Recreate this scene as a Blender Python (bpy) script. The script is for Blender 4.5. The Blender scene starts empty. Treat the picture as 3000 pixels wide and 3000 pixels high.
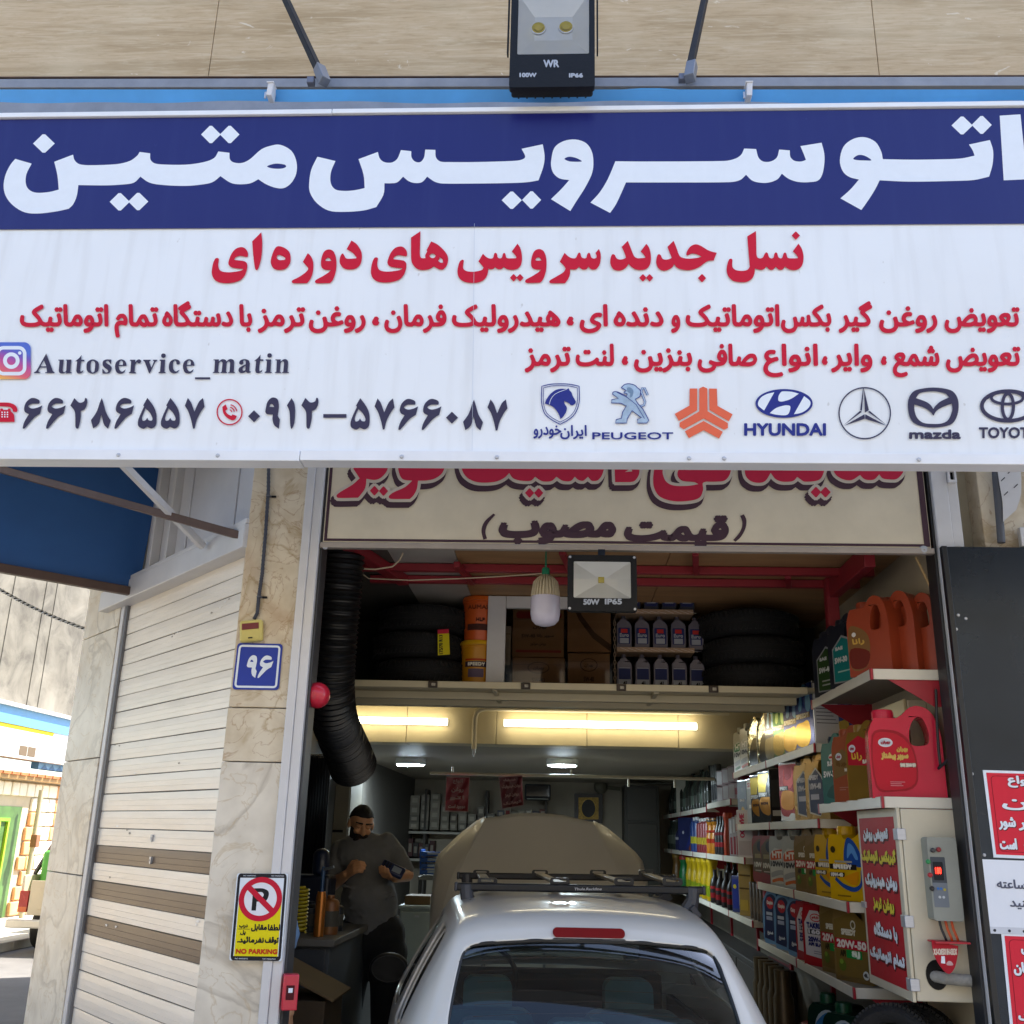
import bpy, bmesh, math, random
from mathutils import Vector as V, Matrix as MX
from mathutils.geometry import tessellate_polygon
random.seed(7)
R = math.radians
SC = bpy.context.scene
COL = SC.collection

# ---------------------------------------------------------------- camera, sky, sun, exposure
CP = V((0.0, -4.2, 1.75))
ROT = MX.Rotation(R(3.0), 3, 'Z') @ MX.Rotation(R(90 + 17.8), 3, 'X') @ MX.Rotation(R(1.4), 3, 'Z')
FPX = 2950.0
cd = bpy.data.cameras.new('camera'); cam = bpy.data.objects.new('camera', cd); COL.objects.link(cam)
cam.matrix_world = MX.Translation(CP) @ ROT.to_4x4()
cd.sensor_width = 36; cd.lens = FPX / 3000 * 36; cd.clip_start = 0.05; cd.clip_end = 3000
SC.camera = cam
w = bpy.data.worlds.new('World'); SC.world = w; w.use_nodes = True
nt = w.node_tree; bg = nt.nodes['Background']
sky = nt.nodes.new('ShaderNodeTexSky'); sky.sky_type = 'NISHITA'; sky.sun_disc = False
SUN_E, SUN_A = R(56), R(60)
sky.sun_elevation = SUN_E; sky.sun_rotation = SUN_A
nt.links.new(sky.outputs[0], bg.inputs[0]); bg.inputs[1].default_value = 0.14
sd = bpy.data.lights.new('sun', 'SUN'); sd.energy = 5.0; sd.angle = R(0.5); sd.color = (1, 0.94, 0.85)
so = bpy.data.objects.new('sun', sd); COL.objects.link(so)
sdir = V((math.cos(SUN_E) * math.sin(SUN_A), math.cos(SUN_E) * math.cos(SUN_A), math.sin(SUN_E)))
so.rotation_euler = sdir.to_track_quat('Z', 'Y').to_euler(); so.location = (6, 6, 20)
vs = SC.view_settings; vs.view_transform = 'Standard'; vs.look = 'None'; vs.gamma = 1; vs.exposure = 1.74
SC.cycles.use_denoising = True; SC.cycles.max_bounces = 7; SC.cycles.sample_clamp_indirect = 6
SC.cycles.caustics_reflective = False; SC.cycles.caustics_refractive = False
TUBE_E, LAMP_E = 2.6, 85.0

# ---------------------------------------------------------------- photograph measurements -> points on real planes
def ray(u, v): return ROT @ V(((u - 1500) / FPX, -(v - 1500) / FPX, -1.0))
def onY(u, v, y):
    d = ray(u, v); return CP + d * ((y - CP.y) / d.y)
def onX(u, v, x):
    d = ray(u, v); return CP + d * ((x - CP.x) / d.x)
def onZ(u, v, z):
    d = ray(u, v); return CP + d * ((z - CP.z) / d.z)
def onP(u, v, p, n):
    d = ray(u, v); return CP + d * ((V(p) - CP).dot(n) / d.dot(n))

# ---------------------------------------------------------------- materials
def lin(h):
    h = h.lstrip('#'); o = []
    for i in (0, 2, 4):
        c = int(h[i:i + 2], 16) / 255
        o.append(c / 12.92 if c <= .04045 else ((c + .055) / 1.055) ** 2.4)
    return (*o, 1)
_M = {}
def mat(hexc, rough=.5, metal=0., var=.08, scale=6., bump=0., bscale=60., coat=0., name=None, spec=.5, stretch=None):
    """painted or moulded surface: base colour broken up by noise, roughness varied, optional fine relief"""
    key = (hexc, rough, metal, var, scale, bump, bscale, coat, stretch, spec)
    if key in _M: return _M[key]
    m = bpy.data.materials.new(name or 'surface_' + hexc.strip('#')); m.use_nodes = True
    t = m.node_tree; b = t.nodes['Principled BSDF']; L = t.links.new
    b.inputs['Metallic'].default_value = metal; b.inputs['Roughness'].default_value = rough
    b.inputs['Specular IOR Level'].default_value = spec
    if coat: b.inputs['Coat Weight'].default_value = coat; b.inputs['Coat Roughness'].default_value = .06
    c = lin(hexc)
    tc = t.nodes.new('ShaderNodeTexCoord'); src = tc.outputs['Object']
    if stretch:
        mp = t.nodes.new('ShaderNodeMapping'); mp.inputs['Scale'].default_value = stretch; L(src, mp.inputs[0]); src = mp.outputs[0]
    n = t.nodes.new('ShaderNodeTexNoise'); n.inputs['Scale'].default_value = scale; n.inputs['Detail'].default_value = 5
    n.inputs['Roughness'].default_value = .62; L(src, n.inputs['Vector'])
    r = t.nodes.new('ShaderNodeValToRGB'); r.color_ramp.elements[0].position = .3; r.color_ramp.elements[1].position = .7
    r.color_ramp.elements[0].color = (*[x * (1 - var) for x in c[:3]], 1); r.color_ramp.elements[1].color = (*[min(1, x * (1 + var)) for x in c[:3]], 1)
    L(n.outputs[0], r.inputs[0]); L(r.outputs[0], b.inputs['Base Color'])
    mr = t.nodes.new('ShaderNodeMapRange'); mr.inputs[3].default_value = max(0, rough - .08); mr.inputs[4].default_value = min(1, rough + .08)
    L(n.outputs[0], mr.inputs[0]); L(mr.outputs[0], b.inputs['Roughness'])
    if bump:
        n2 = t.nodes.new('ShaderNodeTexNoise'); n2.inputs['Scale'].default_value = bscale; n2.inputs['Detail'].default_value = 4; L(src, n2.inputs['Vector'])
        bp = t.nodes.new('ShaderNodeBump'); bp.inputs['Strength'].default_value = bump; bp.inputs['Distance'].default_value = .01
        L(n2.outputs[0], bp.inputs['Height']); L(bp.outputs[0], b.inputs['Normal'])
    _M[key] = m
    return m
def ink(h, rough=.5): return mat(h, rough, 0, .02, 25., spec=.18)
def emit(hexc, strength, name):
    m = bpy.data.materials.new(name); m.use_nodes = True; b = m.node_tree.nodes['Principled BSDF']
    b.inputs['Base Color'].default_value = lin(hexc); b.inputs['Emission Color'].default_value = lin(hexc); b.inputs['Emission Strength'].default_value = strength
    return m
def glass(hexc, rough=.03, alpha=.25, name='glass'):
    """thin tinted pane: mirror-like coat over a see-through tint"""
    m = bpy.data.materials.new(name); m.use_nodes = True; t = m.node_tree; t.nodes.clear(); L = t.links.new
    o = t.nodes.new('ShaderNodeOutputMaterial'); tr = t.nodes.new('ShaderNodeBsdfTransparent'); tr.inputs[0].default_value = lin(hexc)
    g = t.nodes.new('ShaderNodeBsdfGlossy'); g.inputs['Roughness'].default_value = rough
    f = t.nodes.new('ShaderNodeFresnel'); f.inputs[0].default_value = 1.5
    mx = t.nodes.new('ShaderNodeMixShader'); L(f.outputs[0], mx.inputs[0]); L(tr.outputs[0], mx.inputs[1]); L(g.outputs[0], mx.inputs[2]); L(mx.outputs[0], o.inputs[0])
    return m
def stone(name, base, vein, dark, scale, stretch, rough=.35, mid=.5, bump=.15):
    """polished stone: stretched cloudy bands, fine pores and thin warped veins"""
    m = bpy.data.materials.new(name); m.use_nodes = True; t = m.node_tree; b = t.nodes['Principled BSDF']; L = t.links.new
    tc = t.nodes.new('ShaderNodeTexCoord'); mp = t.nodes.new('ShaderNodeMapping'); mp.inputs['Scale'].default_value = stretch
    L(tc.outputs['Object'], mp.inputs[0])
    n = t.nodes.new('ShaderNodeTexNoise'); n.inputs['Scale'].default_value = scale; n.inputs['Detail'].default_value = 9; n.inputs['Roughness'].default_value = .68; n.inputs['Distortion'].default_value = .6
    L(mp.outputs[0], n.inputs[0])
    r = t.nodes.new('ShaderNodeValToRGB'); e = r.color_ramp.elements; e[0].position = .33; e[0].color = lin(dark); e[1].position = .68; e[1].color = lin(vein)
    k = e.new(mid); k.color = lin(base); L(n.outputs[0], r.inputs[0])
    n3 = t.nodes.new('ShaderNodeTexNoise'); n3.inputs['Scale'].default_value = 2.3; n3.inputs['Detail'].default_value = 3; L(tc.outputs['Object'], n3.inputs[0])
    mx = t.nodes.new('ShaderNodeMix'); mx.data_type = 'RGBA'; mx.blend_type = 'MULTIPLY'; mx.inputs['Factor'].default_value = .35
    L(r.outputs[0], mx.inputs['A']); r2 = t.nodes.new('ShaderNodeValToRGB'); r2.color_ramp.elements[0].position = .35; r2.color_ramp.elements[0].color = (.55, .52, .48, 1); r2.color_ramp.elements[1].position = .6
    L(n3.outputs[0], r2.inputs[0]); L(r2.outputs[0], mx.inputs['B']); L(mx.outputs['Result'], b.inputs['Base Color'])
    b.inputs['Roughness'].default_value = rough
    bp = t.nodes.new('ShaderNodeBump'); bp.inputs['Strength'].default_value = bump; bp.inputs['Distance'].default_value = .006; L(n.outputs[0], bp.inputs['Height']); L(bp.outputs[0], b.inputs['Normal'])
    return m
def travertine(name, base, pale, dark, spot):
    """matt travertine: soft level bands of two widths, cloudy patches, pale filled pits"""
    m = bpy.data.materials.new(name); m.use_nodes = True; t = m.node_tree; b = t.nodes['Principled BSDF']; L = t.links.new; tc = t.nodes.new('ShaderNodeTexCoord')
    def noise(s, d, st, dist=.0, rg=.55):
        mp = t.nodes.new('ShaderNodeMapping'); mp.inputs['Scale'].default_value = st; L(tc.outputs['Object'], mp.inputs[0]); n = t.nodes.new('ShaderNodeTexNoise'); n.inputs['Scale'].default_value = s; n.inputs['Detail'].default_value = d; n.inputs['Roughness'].default_value = rg; n.inputs['Distortion'].default_value = dist; L(mp.outputs[0], n.inputs[0]); return n.outputs[0]
    def ramp(src, a, c, e0=0., e1=1.):
        r = t.nodes.new('ShaderNodeMapRange'); r.inputs[1].default_value = a; r.inputs[2].default_value = c; r.inputs[3].default_value = e0; r.inputs[4].default_value = e1; L(src, r.inputs[0]); return r.outputs[0]
    def mix(a, c, f):
        x = t.nodes.new('ShaderNodeMix'); x.data_type = 'RGBA'
        if isinstance(a, tuple): x.inputs['A'].default_value = a
        else: L(a, x.inputs['A'])
        x.inputs['B'].default_value = c; L(f, x.inputs['Factor']); return x.outputs['Result']
    wide = noise(1.6, 6, (.5, 1, 5), .8); fine = noise(6., 8, (.7, 1, 9), 1.2, .65); cloud = noise(1.1, 4, (1, 1, 1.6)); grain = noise(26., 4, (1, 1, 2.2)); spt = noise(4.2, 7, (1, 1, 1.9), 1.6, .6)
    c = mix(lin(base), lin(dark), ramp(wide, .48, .66, 0, .75)); c = mix(c, lin(pale), ramp(fine, .50, .70, 0, .65)); c = mix(c, lin(dark), ramp(fine, .47, .34, 0, .55)); c = mix(c, lin(pale), ramp(cloud, .5, .72, 0, .5)); c = mix(c, lin(dark), ramp(grain, .56, .74, 0, .28)); c = mix(c, lin(spot), ramp(spt, .665, .70, 0, .8))
    L(c, b.inputs['Base Color']); b.inputs['Roughness'].default_value = .6; bp = t.nodes.new('ShaderNodeBump'); bp.inputs['Strength'].default_value = .12; bp.inputs['Distance'].default_value = .004; L(grain, bp.inputs['Height']); L(bp.outputs[0], b.inputs['Normal'])
    return m
def flex(name, base, soot):
    """backlit sign sheet: faint ripples, vertical dust streaks, scattered specks"""
    m = bpy.data.materials.new(name); m.use_nodes = True; t = m.node_tree; b = t.nodes['Principled BSDF']; L = t.links.new; tc = t.nodes.new('ShaderNodeTexCoord')
    def noise(s, d, st):
        mp = t.nodes.new('ShaderNodeMapping'); mp.inputs['Scale'].default_value = st; L(tc.outputs['Object'], mp.inputs[0]); n = t.nodes.new('ShaderNodeTexNoise'); n.inputs['Scale'].default_value = s; n.inputs['Detail'].default_value = d; L(mp.outputs[0], n.inputs[0]); return n.outputs[0]
    def ramp(src, a, c, e1):
        r = t.nodes.new('ShaderNodeMapRange'); r.inputs[1].default_value = a; r.inputs[2].default_value = c; r.inputs[4].default_value = e1; L(src, r.inputs[0]); return r.outputs[0]
    c = None
    for f in (ramp(noise(3., 5, (6, 1, .5)), .5, .8, .22), ramp(noise(1.1, 4, (1, 1, 1)), .45, .75, .16), ramp(noise(34., 2, (1, 1, .6)), .74, .78, .45)):
        x = t.nodes.new('ShaderNodeMix'); x.data_type = 'RGBA'; x.inputs['B'].default_value = lin(soot); L(f, x.inputs['Factor'])
        if c is None: x.inputs['A'].default_value = lin(base)
        else: L(c, x.inputs['A'])
        c = x.outputs['Result']
    L(c, b.inputs['Base Color']); b.inputs['Roughness'].default_value = .3; b.inputs['Specular IOR Level'].default_value = .4
    bp = t.nodes.new('ShaderNodeBump'); bp.inputs['Strength'].default_value = .25; bp.inputs['Distance'].default_value = .02; L(noise(2.2, 3, (1.5, 1, .8)), bp.inputs['Height']); L(bp.outputs[0], b.inputs['Normal']); return m
def marble(name, base, vein, stain, scale=1.6):
    """pale marble: thin warped vein lines, blotches and rusty stains"""
    m = bpy.data.materials.new(name); m.use_nodes = True; t = m.node_tree; b = t.nodes['Principled BSDF']; L = t.links.new
    tc = t.nodes.new('ShaderNodeTexCoord'); col = None
    def noise(s, d, dist=0.):
        n = t.nodes.new('ShaderNodeTexNoise'); n.inputs['Scale'].default_value = s; n.inputs['Detail'].default_value = d; n.inputs['Distortion'].default_value = dist; L(tc.outputs['Object'], n.inputs[0]); return n
    def ramp(src, stops):
        r = t.nodes.new('ShaderNodeValToRGB'); e = r.color_ramp.elements
        e[0].position, e[0].color = stops[0][0], (*[stops[0][1]] * 3, 1); e[1].position, e[1].color = stops[-1][0], (*[stops[-1][1]] * 3, 1)
        for p, c in stops[1:-1]: k = e.new(p); k.color = (c, c, c, 1)
        L(src, r.inputs[0]); return r
    def mix(a, bcol, fac):
        x = t.nodes.new('ShaderNodeMix'); x.data_type = 'RGBA'
        if isinstance(a, tuple): x.inputs['A'].default_value = a
        else: L(a, x.inputs['A'])
        x.inputs['B'].default_value = bcol; L(fac, x.inputs['Factor']); return x.outputs['Result']
    v1 = ramp(noise(scale, 6, 1.2).outputs[0], [(.47, 0), (.5, .55), (.512, .75), (.53, 0)])
    v2 = ramp(noise(scale * 2.3, 7, 2.).outputs[0], [(.485, 0), (.5, .5), (.515, 0)])
    bl = ramp(noise(scale * 5, 8).outputs[0], [(.4, 0), (.75, .55)])
    st = ramp(noise(scale * 1.1, 5, .4).outputs[0], [(.58, 0), (.75, .75)])
    c = mix(lin(base), lin(vein), bl.outputs[0]); c = mix(c, lin(stain), st.outputs[0]); c = mix(c, lin(vein), v1.outputs[0]); c = mix(c, lin(stain), v2.outputs[0])
    L(c, b.inputs['Base Color']); b.inputs['Roughness'].default_value = .38
    return m

# ---------------------------------------------------------------- mesh building
def thing(name, label, cat, loc=(0, 0, 0), rz=0., group=None):
    o = bpy.data.objects.new(name, None); COL.objects.link(o); o.empty_display_size = .1
    o.location = loc; o.rotation_euler = (0, 0, rz); tag(o, label, cat, group)
    o.matrix_world = MX.Translation(V(loc)) @ MX.Rotation(rz, 4, 'Z')
    return o
def tag(o, label, cat, group=None):
    o['label'] = label; o['category'] = cat
    if group: o['group'] = group
    return o
def root_of(o):
    while o.parent is not None: o = o.parent
    return o
def rmat(o):
    r = root_of(o); return MX.Translation(r.location) @ MX.Rotation(r.rotation_euler.z, 4, 'Z')
def dup(src, loc, rz=None, label=None):
    c = src.copy(); COL.objects.link(c); c.location = loc
    if rz is not None: c.rotation_euler = (0, 0, rz)
    if label: c['label'] = label
    for k in src.children:
        kc = k.copy(); COL.objects.link(kc); kc.parent = c
        for g in k.children:
            gc = g.copy(); COL.objects.link(gc); gc.parent = kc
    return c
def smooth_loop(pts, sub=4):
    """closed outline through the points; (x, y, True) is a sharp corner"""
    n = len(pts); out = []
    P = [V((p[0], p[1])) for p in pts]; K = [len(p) > 2 and p[2] for p in pts]
    for i in range(n):
        a, b, c, d = P[i - 1], P[i], P[(i + 1) % n], P[(i + 2) % n]
        out.append(b.copy())
        if K[i] and K[(i + 1) % n]: continue
        t1 = (c - a) * .5 if not K[i] else (c - b) * .9
        t2 = (d - b) * .5 if not K[(i + 1) % n] else (c - b) * .9
        lim = (c - b).length * 1.1
        if t1.length > lim: t1 = t1.normalized() * lim
        if t2.length > lim: t2 = t2.normalized() * lim
        for s in range(1, sub):
            s /= sub; s2 = s * s; s3 = s2 * s
            out.append(b * (2 * s3 - 3 * s2 + 1) + t1 * (s3 - 2 * s2 + s) + c * (-2 * s3 + 3 * s2) + t2 * (s3 - s2))
    return out
def parse(s, ox=0, oy=0, k=1., dx=0, dy=0):
    """'x,y x,y! | x,y ...; ...' -> shapes, each a list of loops (outline, then holes)"""
    out = []
    for sh in s.split(';'):
        loops = []
        for lp in sh.split('|'):
            pts = []
            for tk in lp.split():
                a, bq = tk.rstrip('!').split(','); pts.append((ox + (float(a) + dx) / k, oy + (float(bq) + dy) / k, tk.endswith('!')))
            if pts: loops.append(smooth_loop(pts))
        if loops: out.append(loops)
    return out
def ell(cx, cy, rx, ry, n=28, a0=0, a1=360):
    return [V((cx + rx * math.cos(R(a0 + (a1 - a0) * i / n)), cy + ry * math.sin(R(a0 + (a1 - a0) * i / n)))) for i in range(n)]
def rrect(x0, y0, x1, y1, r, n=5):
    o = []
    for cx, cy, a in ((x1 - r, y1 - r, 0), (x0 + r, y1 - r, 90), (x0 + r, y0 + r, 180), (x1 - r, y0 + r, 270)):
        o += [V((cx + r * math.cos(R(a + 90 * i / n)), cy + r * math.sin(R(a + 90 * i / n)))) for i in range(n + 1)]
    return o
def dots(*c):
    """diamond dots (cx, cy, half-width, half-height)"""
    return [[[V((x - a, y)), V((x - a * .12, y - b * .96)), V((x + a * .12, y - b * .96)), V((x + a, y)), V((x + a * .12, y + b * .96)), V((x - a * .12, y + b * .96))]] for x, y, a, b in c]

def tess(loops):
    """triangles over an outline with holes; the scan-fill is retried at other angles until the areas agree"""
    fl = [p for l in loops for p in l]; sh = lambda l: abs(sum(l[i - 1][0] * l[i][1] - l[i][0] * l[i - 1][1] for i in range(len(l)))) / 2
    want = sh(loops[0]) - sum(sh(l) for l in loops[1:]); best = None
    for a in (0, .37, .9, 1.4, 2.1, 2.7, .11, 1.77):
        c, s = math.cos(a), math.sin(a)
        tr = [tuple(t) for t in tessellate_polygon([[V((p[0] * c - p[1] * s, p[0] * s + p[1] * c, 0)) for p in l] for l in loops])]
        got = sum(abs((fl[t[1]][0] - fl[t[0]][0]) * (fl[t[2]][1] - fl[t[0]][1]) - (fl[t[2]][0] - fl[t[0]][0]) * (fl[t[1]][1] - fl[t[0]][1])) / 2 for t in tr)
        e_ = abs(got - want) / max(want, 1e-12)
        if best is None or e_ < best[0]: best = (e_, tr)
        if e_ < .004: break
    return best[1]

class MB:
    def __init__(s): s.v = []; s.f = []; s.mi = []; s.ms = []
    def idx(s, m):
        if m not in s.ms: s.ms.append(m)
        return s.ms.index(m)
    def add(s, vs, fs, m):
        o = len(s.v); k = s.idx(m); s.v += [V(p) for p in vs]
        for f in fs: s.f.append([o + i for i in f]); s.mi.append(k)
        return s
    def obox(s, c, size, m, rot=None):
        c = V(c); rot = rot or MX.Identity(3); x, y, z = [q / 2 for q in size]
        vs = [c + rot @ V((i * x, j * y, k * z)) for i in (-1, 1) for j in (-1, 1) for k in (-1, 1)]
        return s.add(vs, [(0, 1, 3, 2), (4, 6, 7, 5), (0, 4, 5, 1), (2, 3, 7, 6), (0, 2, 6, 4), (1, 5, 7, 3)], m)
    def box(s, x0, x1, y0, y1, z0, z1, m):
        return s.obox(((x0 + x1) / 2, (y0 + y1) / 2, (z0 + z1) / 2), (x1 - x0, y1 - y0, z1 - z0), m)
    def bar(s, p, q, wd, ht, m, up=(0, 0, 1)):
        p, q = V(p), V(q); d = (q - p); ln = d.length; d.normalize(); x = d.cross(V(up))
        if x.length < 1e-4: x = d.cross(V((0, 1, 0)))
        x.normalize(); z = x.cross(d)
        rot = MX((x, d, z)).transposed()
        return s.obox((p + q) / 2, (wd, ln, ht), m, rot)
    def tube(s, pts, r, m, n=10, cap=True, closed=False):
        pts = [V(p) for p in pts]; rr = r if isinstance(r, (list, tuple)) else [r] * len(pts); vs = []; fs = []; x = None
        L = len(pts)
        for i, p in enumerate(pts):
            a = pts[(i - 1) % L] if closed else pts[max(0, i - 1)]; b = pts[(i + 1) % L] if closed else pts[min(L - 1, i + 1)]
            d = (b - a).normalized()
            if x is None: x = d.orthogonal().normalized()
            x = (x - d * x.dot(d)).normalized(); y = d.cross(x)
            vs += [p + (x * math.cos(2 * math.pi * j / n) + y * math.sin(2 * math.pi * j / n)) * rr[i] for j in range(n)]
        for i in range(L if closed else L - 1):
            a0, b0 = i * n, ((i + 1) % L) * n
            for j in range(n): fs.append((a0 + j, a0 + (j + 1) % n, b0 + (j + 1) % n, b0 + j))
        if cap and not closed: fs += [tuple(range(n - 1, -1, -1)), tuple(range((L - 1) * n, L * n))]
        return s.add(vs, fs, m)
    def lathe(s, prof, c, m, axis=(0, 0, 1), n=24, sx=1., sy=1.):
        c = V(c); a = V(axis).normalized(); q = V((0, 0, 1)).rotation_difference(a).to_matrix(); vs = []; fs = []
        for r, z in prof: vs += [c + q @ V((r * sx * math.cos(2 * math.pi * j / n), r * sy * math.sin(2 * math.pi * j / n), z)) for j in range(n)]
        for i in range(len(prof) - 1):
            for j in range(n): fs.append((i * n + j, i * n + (j + 1) % n, (i + 1) * n + (j + 1) % n, (i + 1) * n + j))
        if prof[0][0] > 1e-6: fs.append(tuple(range(n - 1, -1, -1)))
        if prof[-1][0] > 1e-6: fs.append(tuple(range((len(prof) - 1) * n, len(prof) * n)))
        return s.add(vs, fs, m)
    def ball(s, c, r, m, rot=None, nu=20, nv=12):
        r = r if isinstance(r, (list, tuple)) else (r, r, r); c = V(c); rot = rot or MX.Identity(3); vs = []; fs = []
        for i in range(nv + 1):
            t = math.pi * i / nv
            for j in range(nu):
                a = 2 * math.pi * j / nu; vs.append(c + rot @ V((r[0] * math.sin(t) * math.cos(a), r[1] * math.sin(t) * math.sin(a), r[2] * math.cos(t))))
        for i in range(nv):
            for j in range(nu): fs.append((i * nu + j, (i + 1) * nu + j, (i + 1) * nu + (j + 1) % nu, i * nu + (j + 1) % nu))
        return s.add(vs, fs, m)
    def fill(s, loops, fn, m, lift=0.):
        """flat filled outline with holes; fn maps (x, y, lift) to a 3D point"""
        fl = [p for l in loops for p in l]
        tri = tess(loops)
        return s.add([fn(p[0], p[1], lift) for p in fl], [tuple(t) for t in tri], m)
    def prism(s, loops, fn, m, t0, t1):
        """solid with the given outline (and holes) between the offsets t0 and t1 of fn"""
        fl = [p for l in loops for p in l]; n = len(fl)
        tri = tess(loops)
        vs = [fn(p[0], p[1], t0) for p in fl] + [fn(p[0], p[1], t1) for p in fl]
        fs = list(tri) + [tuple(n + i for i in reversed(t)) for t in tri]; o = 0
        for l in loops:
            k = len(l)
            for i in range(k): fs.append((o + i, o + (i + 1) % k, n + o + (i + 1) % k, n + o + i))
            o += k
        s.add(vs, fs, m)
        return s
    def stroke(s, pts, wd, fn, m, lift=0., closed=True):
        pts = [V((p[0], p[1])) for p in pts]; n = len(pts); A = []; B = []
        for i in range(n):
            a = pts[i - 1] if closed or i else pts[0]; b = pts[(i + 1) % n] if closed or i < n - 1 else pts[-1]
            d = (b - a); d = d.normalized() if d.length else V((1, 0)); q = V((-d.y, d.x)) * wd / 2
            A.append(pts[i] + q); B.append(pts[i] - q)
        vs = [fn(p.x, p.y, lift) for p in A + B]; m2 = n if closed else n - 1
        return s.add(vs, [(i, (i + 1) % n, n + (i + 1) % n, n + i) for i in range(m2)], m)
    def fat(s, shapes, fn, m, r, lift, dx=0, dy=0, n=10):
        """the shapes grown by r all round: shifted sheets, each a hair above the last"""
        for i in range(n):
            a = 2 * math.pi * i / n
            for lp in shapes:
                s.fill([[V((p[0] + dx + r * math.cos(a), p[1] + dy + r * math.sin(a))) for p in l] for l in lp[:1]], fn, m, lift + i * .00008)
        return s
    def text(s, body, fn, m, x0, x1, yb, h=None, y1=None, bold=0., lift=0., shear=0., full=False):
        """lettering from x0 to x1 on the baseline yb (y grows downwards); h = height of a tall letter, or fit between yb and y1"""
        vs, fs = glyphs(body); xs = [p[0] for p in vs]; ys = [p[1] for p in vs]
        a, b = min(xs), max(xs); kx = (x1 - x0) / max(1e-6, b - a)
        if y1 is not None: c, d = min(ys), max(ys); ky = (yb - y1) / max(1e-6, d - c); oy = yb + c * ky
        else: ky = h / .714; oy = yb
        offs = [(0, 0)] + ([(bold * math.cos(i * math.pi / 3), bold * math.sin(i * math.pi / 3)) for i in range(6)] if bold else [])
        for q, (ddx, ddy) in enumerate(offs):
            s.add([fn(x0 + (p[0] - a) * kx + ddx + shear * (p[1] * ky), oy - p[1] * ky + ddy, lift + q * .00012 + p[2] * .00002) for p in vs], fs, m)
        return s
    def split(s, name, parent, **kw):
        """one object for every separate piece"""
        par = list(range(len(s.v)))
        def find(a):
            while par[a] != a: par[a] = par[par[a]]; a = par[a]
            return a
        for f in s.f:
            for a in f[1:]: par[find(a)] = find(f[0])
        g = {}
        for f, m in zip(s.f, s.mi): g.setdefault(find(f[0]), []).append((f, m))
        out = []
        for fs in g.values():
            us = sorted({i for f, _ in fs for i in f}); mp = {q: k for k, q in enumerate(us)}; b = MB()
            for f, m in fs: b.f.append([mp[i] for i in f]); b.mi.append(b.idx(s.ms[m]))
            b.v = [s.v[i] for i in us]; out.append(b.build(name, parent, **kw))
        return out
    def build(s, name, parent=None, smooth=True, bevel=0., local=False, kind=None, seg=2, ang=35):
        me = bpy.data.meshes.new(name); vs = s.v
        if parent is not None and not local:
            inv = rmat(parent).inverted(); vs = [inv @ p for p in vs]
        me.from_pydata([tuple(p) for p in vs], [], s.f)
        for m in s.ms: me.materials.append(m)
        me.polygons.foreach_set('material_index', s.mi); me.validate(); me.update()
        if smooth:
            me.shade_smooth(); me.set_sharp_from_angle(angle=R(ang))
        o = bpy.data.objects.new(name, me); COL.objects.link(o)
        if parent is not None: o.parent = parent
        if bevel:
            b = o.modifiers.new('edge', 'BEVEL'); b.width = bevel; b.segments = seg; b.limit_method = 'ANGLE'; b.angle_limit = R(40); b.harden_normals = False
        if kind: o['kind'] = kind
        return o

# Arabic-script shaping: letters to their joined forms, in visual order
_F = {}
for ch, code, n in [('ا', 0xFE8D, 2), ('ب', 0xFE8F, 4), ('ت', 0xFE95, 4), ('ج', 0xFE9D, 4), ('ح', 0xFEA1, 4), ('خ', 0xFEA5, 4), ('د', 0xFEA9, 2), ('ر', 0xFEAD, 2), ('ز', 0xFEAF, 2), ('س', 0xFEB1, 4), ('ش', 0xFEB5, 4),
        ('ص', 0xFEB9, 4), ('ض', 0xFEBD, 4), ('ط', 0xFEC1, 4), ('ع', 0xFEC9, 4), ('غ', 0xFECD, 4), ('ف', 0xFED1, 4), ('ق', 0xFED5, 4), ('ل', 0xFEDD, 4), ('م', 0xFEE1, 4), ('ن', 0xFEE5, 4), ('ه', 0xFEE9, 4), ('و', 0xFEED, 2),
        ('ئ', 0xFE89, 4), ('پ', 0xFB56, 4), ('ک', 0xFB8E, 4), ('گ', 0xFB92, 4), ('ی', 0xFBFC, 4)]: _F[ch] = (code, n)
def shape(t):
    out = []
    for i, c in enumerate(t):
        if c not in _F: out.append(c); continue
        code, n = _F[c]; pj = i > 0 and t[i - 1] in _F and _F[t[i - 1]][1] == 4; nj = n == 4 and i + 1 < len(t) and t[i + 1] in _F
        out.append('\u06d5' if c == 'ه' and not pj and not nj else chr(code + ((3 if nj else 1) if pj else (2 if nj else 0))))
    return ''.join(reversed(out))
_G = {}
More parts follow.
